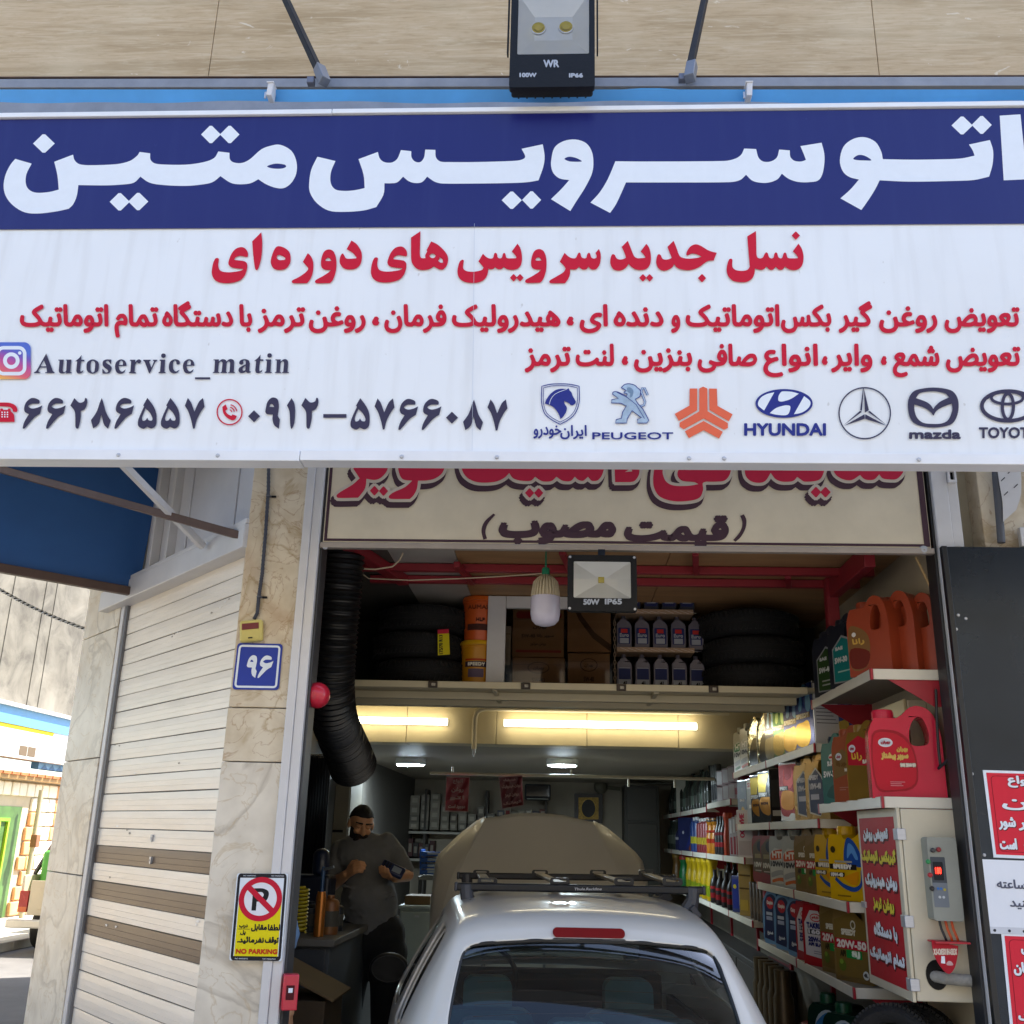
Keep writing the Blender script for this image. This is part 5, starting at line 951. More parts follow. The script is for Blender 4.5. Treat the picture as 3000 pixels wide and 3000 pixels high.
for i in range(5):
    tb_ = thing('bronze_tube', f'tall dull bronze tube, {words_of(i)} from the dark low cabinet', 'tube', (1.36, 3.24 - i * .17, .05), 0, 'bronze tubes standing under the shelves'); q = MB(); q.lathe([(.062, 0), (.062, .80), (.05, .83), (.05, .96), (0, .96)], (0, 0, 0), mat('#5c4c34', .4, .4, .2, 8.), n=18); q.build('tube', tb_, local=True)
sp = thing('shelf_upright', 'red steel uprights and rails fixed to the wall behind the shelves', 'rack', (1.6, 2, 0)); q = MB()
for y in (1.17, 2.3, 3.4, 4.6, 5.9, 7.2): q.box(1.585, 1.6115, y - .02, y + .02, .1, 2.3 if y > 2 else 2.46, REDM)
q.split('post', sp, bevel=.002)
for q_, (z0, z1) in enumerate(((1.95, 2.2), (1.52, 1.83), (1.16, 1.46))):
    q = MB(); q.box(1.603, 1.6112, 1.2, 3.6, z0, z1, mat('#5a1c22', .6)); q.build('back_panel', sp, smooth=False)

def yat(u, x=XF): return x * 3098 / (u - 1639.) - 4.2
OUT = {'handle': ('-.5,0! .5,0! .5,.60 .47,.78 .38,.94 .24,1 .10,.985 -.02,.90 -.09,.87! -.40,.87! -.45,.80 -.5,.68 | .08,.58 .30,.58 .335,.70 .27,.86 .17,.87 .08,.75', -.25, .15, .87),
       'slab': ('-.5,0! .5,0! .5,.64 .47,.90! .28,.82 .0,.80 -.08,.86! -.42,.86! -.47,.80 -.5,.70', -.25, .17, .86),
       'waist': ('-.42,0! .42,0! .5,.12 .5,.55 .44,.70 .22,.84 .15,.88! -.15,.88! -.22,.84 -.44,.70 -.5,.55 -.5,.12', 0, .13, .88),
       'round': ('-.46,0! .46,0! .5,.10 .46,.35 .5,.62 .44,.78 .30,.86 -.10,.86! -.36,.86! -.46,.78 -.5,.62 -.46,.35 -.5,.1', -.23, .14, .86)}
def jug(name, cat, label, kind, pos, rz, w_, d, h, col, decals, capc, group='oil containers on the wall shelves', met=0., rough=.32, capr=None):
    t = thing(name, label, cat, pos, rz, group); o, cx, cr, cz = OUT[kind]; bm_ = mat(col, rough, met, .07, 8., .05, 12., spec=.28)
    q = MB(); loops = [[V((p.x * w_, p.y * h)) for p in l] for l in parse(o)[0]]; q.prism(loops, lambda a, b_, l: V((a, l, b_)), bm_, -d / 2, d / 2); q.build('body', t, local=True, bevel=min(.014, d * .16), seg=3)
    q = MB(); c_ = mat(capc, .4, 0, .05, 10.); r = cr * w_ if capr is None else capr; n_ = 28; pr_ = [(r, cz * h - .002), (r, h * .955), (r * .92, h * .975), (0, h * .975)]; q.lathe(pr_, (cx * w_, 0, 0), c_, n=n_)
    for i in range(14): a = 2 * math.pi * i / 14; q.obox((cx * w_ + r * math.cos(a), r * math.sin(a), (cz * h + h * .955) / 2 + .002), (.003, .003, (h * .955 - cz * h) * .8), c_, MX.Rotation(a, 3, 'Z'))
    q.build('cap', t, local=True); decal(t, decals, w_, d, h); return t
def decal(t, decals, w_, d, h, name='label', gloss=False):
    if not decals: return
    q = MB(); f = lambda a, b_, l: V((a * w_, -d / 2 - .0007 - l, b_ * h)); ink = (lambda c, r=.2: mat(c, .16, .6, .04, 20., .10, 7.)) if gloss else globals()['ink']
    for i, e_ in enumerate(decals):
        lf = .0004 * i
        if e_[0] == 'q': _, x0, z0, x1, z1, c_ = e_; q.fill([[V((x0, z0)), V((x1, z0)), V((x1, z1)), V((x0, z1))]], f, ink(c_, .35), lf)
        elif e_[0] == 'p': 
            for sh_ in parse(e_[1]): q.fill(sh_, f, ink(e_[2], .35), lf)
        elif e_[0] == 'e': q.fill([ell(e_[1], e_[2], e_[3], e_[4], 24)], f, ink(e_[5], .35), lf)
        elif e_[0] == 't': q.text(e_[1], lambda a, b_, l: f(a, -b_, l), ink(e_[6], .4), e_[2], e_[4], -e_[3], y1=-e_[5], bold=e_[7] if len(e_) > 7 else .008, lift=lf)
    q.build(name, t, smooth=False, local=True)
def canister(label, pos, rz, w_, d, h, cols, decals, met=.75, rough=.22, cat='can', group='oil containers on the wall shelves'):
    """rectangular metal can: bright seams at the edges, rolled rims, screw cap"""
    t = thing('oil_can', label, cat, pos, rz, group); q = MB(); q.box(-w_ / 2 + .002, w_ / 2 - .002, -d / 2, d / 2, .004, h - .004, mat(cols[0], rough, met, .06, 6., .12, 7.)); q.build('body', t, local=True, bevel=.006)
    q = MB(); sm = mat('#c8c8c4', .18, .9, .05, 8.); q.prism([rrect(-w_ / 2, -d / 2 - .002, w_ / 2, d / 2 + .002, .006)], lambda a, b_, l: V((a, b_, l)), sm, 0, .006); q.prism([rrect(-w_ / 2, -d / 2 - .002, w_ / 2, d / 2 + .002, .006)], lambda a, b_, l: V((a, b_, l)), sm, h - .006, h)
    q.build('rim', t, local=True); q = MB(); q.lathe([(.018, h), (.018, h + .012), (0, h + .012)], (w_ * .25, 0, 0), mat(cols[1], .4), n=16); q.build('cap', t, local=True)
    q = MB(); q.box(w_ / 2 - .0018, w_ / 2 + .0006, -d / 2 + .006, d / 2 - .006, .012, h - .012, mat(cols[2], .4, .1)); 
    for i in range(9): q.box(w_ / 2 + .0007, w_ / 2 + .0012, -d / 2 + .015, d / 2 - .015 - (i % 3) * .012, h * (.35 + .055 * i), h * (.35 + .055 * i) + .004, ink('#6a6a70'))
    q.build('side_print', t, local=True, smooth=False); decal(t, decals, w_, d, h, gloss=met > .5); return t
H90 = R(-90)
# top entrance shelf: orange jugs seen on edge, dark jugs beyond them
Z1 = 2.453; ORJ = '#963e24'; DO = [('p', '-.46,.12 -.1,.10 .02,.3 .0,.5 -.2,.62 -.46,.62', '#7e5a34'), ('p', '-.44,.12 -.1,.11 .0,.3 -.44,.36', '#6a2418'), ('e', -.34, .54, .05, .03, '#d8d4d0'), ('t', 'ۭ'.replace('ۭ', 'رانا'), -.38, .40, -.1, .48, '#c8a04a')]
jug('oil_jug', 'oil jug', 'orange oil jug with gold label at the corner of the top entrance shelf', 'handle', (1.40, .30, Z1), R(-52), .215, .12, .345, ORJ, DO, ORJ)
jug('oil_jug', 'oil jug', 'middle one of three orange jugs on the top entrance shelf', 'handle', (1.50, .285, Z1), R(-50), .215, .12, .365, ORJ, None, ORJ)
jug('oil_jug', 'oil jug', 'orange jug nearest the wall on the top entrance shelf', 'handle', (1.585, .25, Z1), R(-48), .20, .11, .35, ORJ, None, ORJ)
DK = [('p', '-.36,.06! .30,.04! .40,.25 .34,.62! -.02,.72! -.36,.55!', '#8d8f92'), ('p', '-.33,.08! .28,.06! .36,.25 .31,.60! -.02,.69! -.33,.53!', '#2f4a24'), ('t', 'SAE', -.24, .52, .0, .56, '#c8ccc8'), ('t', '5W-40', -.28, .34, .12, .41, '#d0d4d0'), ('q', -.2, .2, .2, .22, '#9aa09a'), ('q', -.2, .14, .1, .16, '#9aa09a')]
DT = [('p', '-.36,.06! .30,.04! .40,.25 .34,.62! -.02,.72! -.36,.55!', '#8d8f92'), ('p', '-.33,.08! .28,.06! .36,.25 .31,.60! -.02,.69! -.33,.53!', '#1c7a78'), ('t', 'SAE', -.24, .52, .0, .56, '#c8ccc8'), ('t', '5W-30', -.28, .34, .12, .41, '#d0d4d0'), ('q', -.2, .2, .2, .22, '#9ac0b8')]
jug('oil_jug', 'oil jug', 'dark navy jug with teal label beside the orange jugs', 'handle', (1.385, .62, Z1), R(-72), .25, .11, .335, '#20242e', DT, '#20242e')
jug('oil_jug', 'oil jug', 'dark jug with green label, farthest on the top entrance shelf', 'handle', (1.385, .92, Z1), R(-72), .26, .11, .335, '#20242e', DK, '#20242e')
jug('oil_jug', 'oil jug', 'plain dark jug near the wall between the teal and green labelled jugs', 'handle', (1.50, .74, Z1), H90, .24, .1, .335, '#1c1f28', None, '#1c1f28')
jug('oil_jug', 'oil jug', 'plain dark jug near the wall behind the orange jugs', 'handle', (1.48, .50, Z1), H90, .24, .1, .345, '#1c1f28', None, '#1c1f28')
# second entrance shelf
Z2 = 1.933; OV = lambda x, z: [('e', x, z, .10, .05, '#d8d8e0'), ('e', x, z, .075, .035, '#c8ccd8'), ('t', 'بهران', x - .06, z - .015, x + .06, z + .015, '#a02838')]
jug('oil_jug', 'oil jug', 'big glossy pink red jug facing the street on the entrance shelf', 'handle', (1.452, .24, Z2), R(-10), .29, .13, .375, '#c8203f', [('p', '-.45,.12 -.2,.07 .1,.14 .13,.45 .02,.66 -.2,.74 -.45,.68', '#a01828'), ('p', '-.43,.14 -.2,.09 .08,.16 .11,.44 .0,.63 -.2,.71 -.43,.66', '#be1c30')] + OV(-.27, .60) + [('t', 'بهران', -.12, .50, .02, .55, '#d0a850'), ('t', 'سوپر پیشتاز', -.34, .41, .02, .49, '#d8b460'), ('q', -.1, .33, .12, .38, '#7a1424'), ('t', 'SAE 20W-50', -.09, .34, .11, .37, '#e0d8c8'), ('q', -.25, .17, -.05, .175, '#d8a0a8'), ('q', -.25, .15, -.1, .155, '#d8a0a8'), ('q', -.25, .13, -.08, .135, '#d8a0a8')], '#c8203f', rough=.22)
jug('oil_jug', 'oil jug', 'gold and red jug squeezed between the pink red jug and the copper jug', 'handle', (1.375, .43, Z2), R(-66), .22, .10, .335, '#8a6a2a', [('p', '-.45,.45! .3,.42! .3,.72! -.1,.82! -.45,.72!', '#b02030')] + OV(-.30, .66) + [('t', 'رانا', -.32, .50, -.02, .60, '#d8b040'), ('t', 'SAE', .0, .46, .2, .50, '#e0d8c8')], '#8a6a2a', met=.35)
jug('oil_jug', 'oil jug', 'copper brown jug with gold diamond label beside the gold and red jug', 'handle', (1.365, .63, Z2), R(-70), .24, .10, .335, '#96492c', [('p', '-.47,.30! .1,.38! .16,.56! -.15,.70! -.47,.62!', '#7d6038')] + OV(-.28, .60) + [('t', 'سوپر رانا', -.36, .46, .02, .54, '#6a4a20'), ('t', 'SAE 5W-30', -.1, .40, .13, .43, '#e0d8c8'), ('q', -.3, .18, .0, .19, '#b08070'), ('q', -.3, .15, -.1, .16, '#b08070')], '#96492c')
jug('oil_jug', 'oil jug', 'teal green jug with navy top, farthest on the pink red jug shelf', 'handle', (1.365, .90, Z2), R(-74), .20, .10, .325, '#1a6a68', [('e', .0, .66, .14, .05, '#d8d8d8'), ('q', -.12, .645, .12, .675, '#c02830'), ('t', 'SUPER', -.2, .54, .2, .60, '#e0e8e8'), ('t', '5W-30', -.4, .38, .2, .46, '#e8eef0'), ('p', '-.3,.1 .3,.06 .34,.2 .2,.26 -.1,.24', '#125250')], '#20304a')
# shiny cans
Z3 = 2.236
def swirl(c1, c2, c3): return [('q', -.48, .02, .48, .98, c1), ('p', '-.48,.08 .05,.02 .30,.16 .22,.40 -.1,.40 -.48,.36', c2), ('p', '-.3,.62 -.1,.95 .2,.95 .38,.72 .3,.55 .1,.6 .1,.8 -.05,.85 -.12,.6', c3), ('q', -.46, .46, .3, .54, '#8a7a58'), ('t', 'SPEEDY', -.42, .47, .25, .53, '#d8d4c8')]
for i, (y, w_, dec, lab) in enumerate(((1.44, .24, swirl('#26469c', '#c8a428', '#7ab4e0'), 'shiny blue and yellow metal can, nearest on the can shelf'), (1.76, .24, swirl('#2c3f86', '#c09a30', '#9ac0e8'), 'shiny blue can with green foot, second on the can shelf'), (2.08, .22, swirl('#2f7a34', '#a08828', '#b8d890'), 'shiny green metal can on the can shelf'), (2.36, .20, swirl('#3c3c4c', '#8a8060', '#8ab0d8'), 'shiny dark grey can on the can shelf'))):
    canister(lab, (1.40, y, Z3), H90 + R(10), w_, .15, .345, ('#c0c4c8', '#b0b4b8', '#d8d8dc'), dec)
for i, (y, lab) in enumerate(((1.40, 'blue and white can standing behind the nearest shiny can'), (1.66, 'blue and gold can near the wall behind the shiny cans'))): canister(lab, (1.545, y - .12, Z3), H90 + R(10), .2, .1, .335, ('#c8c8cc', '#2c3f86', '#d8d8dc'), swirl('#26469c', '#c8a428', '#7ab4e0'))
for y, lab in ((2.66, 'crinkled silver foil pouch beside the dark grey can'), (3.02, 'crinkled silver foil pouch beside the white jugs')):
    t = thing('foil_pouch', lab, 'pouch', (1.40, y, Z3), H90 + R(12), 'oil containers on the wall shelves'); q = MB(); FO = mat('#b8b49c', .12, .95, .10, 5., 1.0, 16.); q.prism(parse('-.13,0! .13,0! .135,.20 .10,.27 .04,.33! .0,.34! -.06,.30 -.13,.22')[0], lambda a, b_, l: V((a, l, b_)), FO, -.05, .05); q.build('foil', t, local=True, bevel=.03, seg=4)
    q = MB(); q.fill(parse('-.1,.02 .1,.02 .09,.14 -.02,.2 -.1,.12')[0], lambda a, b_, l: V((a, -.0508 - l, b_)), mat('#3a342c', .15, .6)); q.build('dark_print', t, local=True, smooth=False)
HT = lambda a, b_: [('p', '-.46,.04! .44,.04! .48,.3 .46,.62! -.2,.66! -.46,.56!', '#c4c4be'), ('p', '-.44,.52 -.3,.60 .34,.64 .40,.58 .36,.50 -.40,.44', a), ('t', 'HTE', -.32, .49, .30, .59, '#e8e4dc', .012), ('t', '10W40', -.42, .34, .38, .42, '#3a3a3e', .012), ('p', '-.42,.22 .1,.28 .44,.22 .4,.16 .1,.2 -.4,.14', '#9a9c9e'), ('p', '-.38,.10 .1,.15 .42,.12 .40,.07 .0,.09 -.38,.05', b_)]
jug('oil_jug', 'oil jug', 'white grey jug with green badge, farthest on the can shelf', 'slab', (1.40, 3.62, Z3), H90 + R(14), .24, .11, .345, '#b4b0a0', HT('#3c7a3c', '#4a7a4a'), '#b8b4a4'); jug('oil_jug', 'oil jug', 'white grey jug with orange stripe beside the foil pouches', 'slab', (1.40, 3.34, Z3), H90 + R(14), .24, .11, .345, '#b4b0a0', HT('#b8b4a8', '#c8642c'), '#b8b4a4')
# boxed cans and gold jugs
Z4 = 1.863; YBK = lambda c1, c2: [('q', -.48, .02, .48, .98, c1), ('p', '-.48,.5! .0,.5! .1,.75 .3,.95! -.48,.95!', c2), ('p', '-.2,.2 .3,.16 .46,.4 .3,.5 -.3,.5 -.45,.36', '#d08c18'), ('q', -.48, .5, .2, .6, '#26221e'), ('t', 'SPEEDY', -.44, .52, .15, .58, '#e0dcd4'), ('t', 'ENGINE', -.3, .36, .2, .40, '#7a4a10')]
canister('tall black carton with gold emblem, farthest on the boxed can shelf', (1.40, 3.60, Z4), R(-75), .17, .12, .315, ('#1c1a1a', '#1c1a1a', '#252322'), [('p', '-.1,.15 .2,.15 .25,.3 .1,.4 -.1,.36', '#b09030'), ('e', .05, .78, .1, .05, '#4a4640'), ('t', '5W-30', -.2, .52, .25, .57, '#c0b8b0'), ('q', -.45, .0, .45, .04, '#a88c30')], met=0., rough=.5, cat='carton')
canister('narrow grey carton with red print beside the tall black carton', (1.40, 3.30, Z4), R(-75), .14, .10, .31, ('#8a8880', '#8a8880', '#94928a'), [('q', -.4, .78, .4, .95, '#c8c4b8'), ('t', 'SP', -.3, .82, .2, .91, '#b03020'), ('q', -.2, .35, .3, .43, '#d8d4cc')], met=0., rough=.5, cat='carton')
canister('yellow and black can beside the narrow grey carton', (1.40, 3.02, Z4), R(-75), .19, .12, .32, ('#b8b8b0', '#2a2826', '#22201f'), YBK('#22201f', '#c8a820')); canister('yellow and black can with white rim beside the black printed can', (1.40, 2.70, Z4), R(-75), .20, .13, .325, ('#b8b8b0', '#2a2826', '#22201f'), YBK('#2a2726', '#c8a820'))
canister('black can turned to its printed back beside the red and white can', (1.41, 2.32, Z4), R(-55), .21, .12, .325, ('#1e1c1c', '#2a2826', '#1c1a1a'), [('q', -.46, .02, .46, .98, '#1d1b1b'), ('t', '5W-40', -.05, .84, .4, .9, '#c0bcb4'), ('q', -.4, .28, .42, .78, '#3a3836'), ('q', -.38, .12, .1, .22, '#b8b4ac'), ('t', '4L', .2, .06, .4, .11, '#c8c4bc')], met=.1)
canister('red and white metal can between the black can and gold jugs', (1.40, 1.98, Z4), R(-75), .22, .14, .335, ('#d0ccc8', '#a02020', '#d4d0cc'), [('q', -.48, .02, .48, .98, '#d8d4d0'), ('p', '-.48,.2 -.1,.08 .1,.14 .48,.2 .48,.96! -.48,.96!', '#9c1c1c'), ('p', '-.2,.9 -.1,.7 .2,.75 .3,.92 .38,.7 .1,.55 -.25,.62', '#c04038'), ('p', '-.4,.24 .2,.2 .42,.38 .2,.5 -.35,.5', '#cc8418'), ('q', -.48, .52, .0, .6, '#26221e'), ('t', 'SPEEDY', -.45, .535, -.05, .585, '#e0dcd4')])
GO = '#b48a3a'; GD = [('p', '-.36,.1! .1,.05! .36,.3 .30,.6 .0,.78! -.36,.62!', '#c8c4b8'), ('p', '-.33,.12! .1,.07! .33,.3 .27,.58 .0,.75! -.33,.6!', '#232850'), ('t', '10W-40', -.28, .46, .2, .54, '#d8d8e0'), ('t', 'SPEEDY', -.28, .60, .1, .66, '#d8d8e0'), ('q', -.26, .30, .1, .38, '#b8b8c8'), ('e', .12, .16, .06, .05, '#d8d8d8')]
for y, lab in ((1.62, 'gold jug with navy label beside the red and white can'), (1.34, 'gold jug with navy label nearest the entrance on its shelf')): jug('oil_jug', 'oil jug', lab, 'handle', (1.40, y, Z4), R(-75), .24, .12, .34, GO, GD, GO, met=.55, rough=.28)
for y, lab in ((1.13, 'plain gold jug standing behind under the entrance shelf'),): jug('oil_jug', 'oil jug', lab, 'slab', (1.53, y + .02, 1.63), H90, .26, .12, .25, GO, None, GO, met=.5)
# yellow jug shelf
Z5 = 1.494
BRD = [('p', '-.44,.2! .3,.14! .42,.4 .3,.72 .0,.8 -.44,.66!', '#5a4a30'), ('e', .05, .66, .2, .10, '#26282c'), ('t', '10W40', -.34, .28, .34, .36, '#d0c8bc', .012), ('q', -.3, .44, .2, .52, '#8a7a50'), ('q', -.3, .20, .3, .22, '#b0a090')]
for y, lab in ((3.02, 'rust red jug with dark badge, farthest on the yellow jug shelf'), (2.72, 'rust red jug with dark badge beside the white grey jugs')): jug('oil_jug', 'oil jug', lab, 'round', (1.40, y, Z5), R(-75), .23, .12, .34, '#7e2a1e', BRD, '#3a1c18')
for y, lab in ((2.40, 'white grey jug with orange badge beside the rust red jugs'), (2.02, 'white grey jug with orange badge beside the bronze jugs')): jug('oil_jug', 'oil jug', lab, 'slab', (1.40, y, Z5), R(-75), .25, .12, .335, '#a4a6a4', HT('#c8501e', '#c8641e'), '#9aa09e')
def b20(big): return [('p', '-.46,.06! .44,.04! .46,.6 .1,.82! -.46,.70!', '#77602e'), ('e', .06, .66, .07, .055, '#c8c4b4'), ('e', .06, .66, .045, .035, '#6a5a34'), ('t', 'SPEEDY', -.26, .54, .12, .60, '#d8d4c4'), ('q', -.46, .37, .42, .49, '#b41e30'), ('t', '20W-50', -.40, .39, .38, .47, '#e8e0d8', .01), ('q', -.16, .27, .26, .365, '#1e8a3c'), ('t', 'SJ', .0, .285, .2, .35, '#e8f0e0', .012), ('t', 'API', -.32, .285, -.18, .35, '#3a3018'), ('e', -.28, .18, .10, .07, '#5a6a24'), ('e', -.30, .22, .05, .03, '#7a9a34')] + ([('e', .34, .10, .08, .05, '#d8d8d0'), ('t', '4L', .29, .085, .39, .12, '#4a4a48')] if big else [])
for y, lab in ((1.72, 'bronze jug with red and green stripes beside the white grey jugs'), (1.46, 'bronze jug with red and green stripes beside the yellow jugs')): jug('oil_jug', 'oil jug', lab, 'handle', (1.40, y, Z5), R(-75), .23, .12, .335, '#7c6234', b20(0), '#6a5630', met=.3)
YD = [('p', '-.05,.52 .05,.80 .25,.78 .44,.60 .44,.45 .2,.46', '#1c4a9c'), ('p', '.05,.55 .1,.74 .25,.70 .36,.55 .28,.54 .18,.62', '#5a94d4'), ('q', -.48, .40, .30, .47, '#26221e'), ('t', 'SPEEDY', -.36, .415, .16, .46, '#e8e4dc', .012), ('q', -.48, .30, -.05, .36, '#26221e'), ('t', '10W-40', -.44, .31, -.1, .35, '#e0dcd4'), ('p', '-.3,.3! -.1,.22 .2,.18 .38,.24 .42,.4! .46,.4! .42,.2 .2,.12 -.1,.16 -.34,.26!', '#1c4a9c'), ('p', '-.1,.3! .1,.22 .3,.22 .36,.38! .3,.38!', '#d48c10'), ('e', -.34, .66, .07, .045, '#3a3018'), ('q', -.28, .05, .1, .07, '#8a6a10'), ('q', -.3, .49, .2, .515, '#a0a098')]
for y, rz, lab in ((1.28, R(-74), 'bright yellow jug with blue swirl beside the bronze jugs'), (.96, R(-66), 'bright yellow jug with blue swirl next to the red lettered cabinet')): jug('oil_jug', 'oil jug', lab, 'slab', (1.42, y, Z5), rz, .25, .13, .345, '#cfa408', YD, '#cfa408')
# lowest full shelf
Z6 = 1.139; BL = [('p', '-.44,.08! .1,.05! .2,.3 .26,.55 .28,.72 .1,.80 -.2,.78 -.40,.66! -.36,.5', '#1a2250'), ('e', -.06, .66, .20, .10, '#c02430'), ('t', 'Caspian', -.22, .63, .10, .69, '#e8d8d8', .01), ('q', -.28, .46, .05, .51, '#c8ccdc'), ('q', -.28, .38, .05, .44, '#a8b0cc'), ('t', 'ضدیخ', -.25, .14, .05, .2, '#d0d4e0')]
for y, lab in ((2.72, 'pale blue coolant jug farthest from the red jugs'), (2.37, 'pale blue coolant jug in the middle of its trio'), (2.02, 'pale blue coolant jug touching the red jugs')): jug('coolant_jug', 'coolant jug', lab, 'waist', (1.41, y, Z6), R(-75), .25, .14, .365, '#6c94c0', BL, '#1e2c5c', rough=.25)
TK = [('p', '-.42,.14! .40,.1! .42,.5! .1,.78! -.2,.78! -.42,.6!', '#d4d0d4'), ('e', .0, .68, .2, .06, '#c83c40'), ('e', .0, .68, .17, .045, '#d8d0d0'), ('t', 'تایکم', -.12, .66, .12, .70, '#c02830'), ('t', 'TAKRUN', -.32, .53, .34, .60, '#2a2c70', .01), ('q', -.3, .44, .36, .51, '#30303a'), ('t', '1600', -.26, .455, .3, .5, '#e8e8f0', .01), ('t', '20W-50', -.28, .34, .3, .40, '#2a2c70', .01), ('t', 'API SL/CF', -.28, .28, .3, .32, '#2a2c70'), ('q', -.1, .20, .3, .21, '#8a8898'), ('q', -.1, .17, .3, .18, '#8a8898')]
for y, rz, lab in ((1.82, R(-76), 'red oil jug tucked behind the white labelled red jug'), (1.60, R(-66), 'red oil jug with white printed label beside the bronze jugs')): jug('oil_jug', 'oil jug', lab, 'handle', (1.41, y, Z6), rz, .23, .13, .345, '#a81424', TK, '#b81628')
for y, rz, lab in ((1.30, R(-72), 'bronze jug with red stripe between the red jug and its twin'), (1.0, R(-64), 'bronze jug with red stripe nearest the lettered cabinet')): jug('oil_jug', 'oil jug', lab, 'handle', (1.43, y, Z6), rz, .25, .13, .375, '#80683a', b20(1), '#8a7444', met=.35)
# floor rack under it
t = thing('floor_rack', 'low red rack under the wall shelves holding dark green jugs', 'rack', (1.45, 1.1, 0)); q = MB(); q.box(1.26, 1.61, .75, 2.2, .64, .665, UND); q.build('top_board', t, bevel=.003); q = MB()
for y in (.79, 1.5, 2.16):
    for x in (1.28, 1.58): q.box(x - .018, x + .018, y - .018, y + .018, .005, .639, REDM)
q.split('leg', t)
GJ = [('p', '-.36,.2 .1,.12 .3,.35 .28,.62 .0,.8 -.3,.66', '#b8c4cc'), ('p', '-.33,.5 .28,.46 .26,.62 .0,.77 -.28,.64', '#3c7ab0'), ('t', 'تکتاز', -.26, .50, .2, .60, '#d0dcd0')]
for y, lab in ((1.42, 'dark green jug with pale label, farther one on the low rack'), (1.12, 'dark green jug with pale label, nearer one on the low rack')): jug('oil_jug', 'oil jug', lab, 'round', (1.40, y, .666), R(-52), .27, .15, .37, '#0c2a20', GJ, '#125034')
t = thing('paint_can', 'round red and white can standing beside the dark green jugs', 'can', (1.36, 1.75, .666)); q = MB(); q.lathe([(.075, 0), (.075, .17), (.078, .175), (.07, .18), (0, .176)], (0, 0, 0), mat('#8c2028', .35), n=28); q.build('body', t, local=True); q = MB(); q.lathe([(.0757, .06), (.0757, .15)], (0, 0, 0), mat('#c8c0b4', .5), n=28); q.build('label', t, local=True)
t, fn = plate('wall_poster', 'dark red poster with big pale Latin lettering on the wall under the coolant jugs', 'poster', [(0, 0)] * 4, 0) if False else (None, None)
P0, P1, P2, P3 = [onX(u, v, 1.600) for u, v in ((2252, 2800), (2312, 2828), (2316, 2925), (2256, 2893))]; t = thing('wall_poster', 'dark red poster with big pale Latin lettering on the wall under the coolant jugs', 'poster', tuple((P2 + P3) / 2)); fn = lambda x, z, l=0.: (P0 * (1 - x) + P1 * x) * (1 - z) + (P3 * (1 - x) + P2 * x) * z + V((-l, 0, 0))
q = MB(); q.prism([[V((0, 0)), V((1, 0)), V((1, 1)), V((0, 1))]], fn, mat('#6c1a22', .5), -.002, .001); q.build('sheet', t, smooth=False); q = MB(); q.text('LIQUI', fn, ink('#b8b0a8'), .1, .9, .36, y1=.08, bold=.015, lift=.002); q.text('MOLY', fn, ink('#b8b0a8'), .08, .92, .88, y1=.45, bold=.02, lift=.002); q.build('poster_lettering', t, smooth=False)

# ---------------------------------------------------------------- rear goods: small cans, tubes, squeeze bottles
PROF = {'can': [(1, 0), (1, .80), (.86, .86), (.45, .88), (.42, 1), (0, 1)], 'squeeze': [(.95, 0), (1, .05), (1, .5), (.8, .62), (.72, .8), (.9, .86), (.95, .98), (.9, 1), (0, 1)], 'tube': [(1, 0), (1, .97), (.9, 1), (0, 1)], 'bottle': [(1, 0), (1, .55), (.8, .68), (.4, .8), (.35, 1), (0, 1)]}
def small(name, cat, label, kind, y, z, r, h, col, bands, group, x=1.375, capc=None, rough=.35, met=0.):
    t = thing(name, label, cat, (x, y, z), 0, group); p = PROF[kind]; q = MB(); cut = .84 if kind in ('can', 'bottle') else 2
    q.lathe([(a * r, b_ * h) for a, b_ in p if b_ < cut or True], (0, 0, 0), mat(col, rough, met, .06, 10.), n=18); q.build('body', t, local=True)
    if capc: q = MB(); a0 = p[-2][0] * r * 1.06; q.lathe([(a0, h * .9), (a0, h * 1.003), (0, h * 1.003)], (0, 0, 0), mat(capc, .4), n=14); q.build('cap', t, local=True)
    if bands:
        q = MB()
        for z0, z1, c_ in bands: q.lathe([(r * 1.012, z0 * h), (r * 1.012, z1 * h)], (0, 0, 0), ink(c_, .35), n=18)
        q.build('label', t, local=True); 
    return t
def pack(label, y, z, w_, d, h, col, decs, group, rz=R(-60), x=1.385, name='product_box', cat='box'):
    t = thing(name, label, cat, (x, y, z), rz, group); q = MB(); q.box(-w_ / 2, w_ / 2, -d / 2, d / 2, 0, h, mat(col, .5, 0, .06, 8.)); q.build('box', t, local=True, bevel=.003); decal(t, decs, w_, d, h, 'print'); return t
ZC, ZD, ZB, ZA = 1.636, 1.236, 2.031, 2.054
for i in range(5): small('squeeze_bottle', 'bottle', f'yellow squeeze bottle, {words_of(i)} from the dark bottles on its rear shelf', 'squeeze', yat(2058 - i * 14.5), ZD, .055, .36 - .006 * i, '#b89a08', [(.1, .35, '#7a8a18')], 'yellow squeeze bottles', capc='#c8aa10')
small('squeeze_bottle', 'bottle', 'green bottle standing beside the yellow squeeze bottles', 'squeeze', yat(1983), ZD, .06, .34, '#0f6a34', None, 'bottles on the rear shelves', capc='#a02020'); small('squeeze_bottle', 'bottle', 'brown bottle beside the green one on the rear shelf', 'squeeze', yat(1963), ZD, .06, .35, '#6a4a1c', None, 'bottles on the rear shelves', capc='#8a6a20')
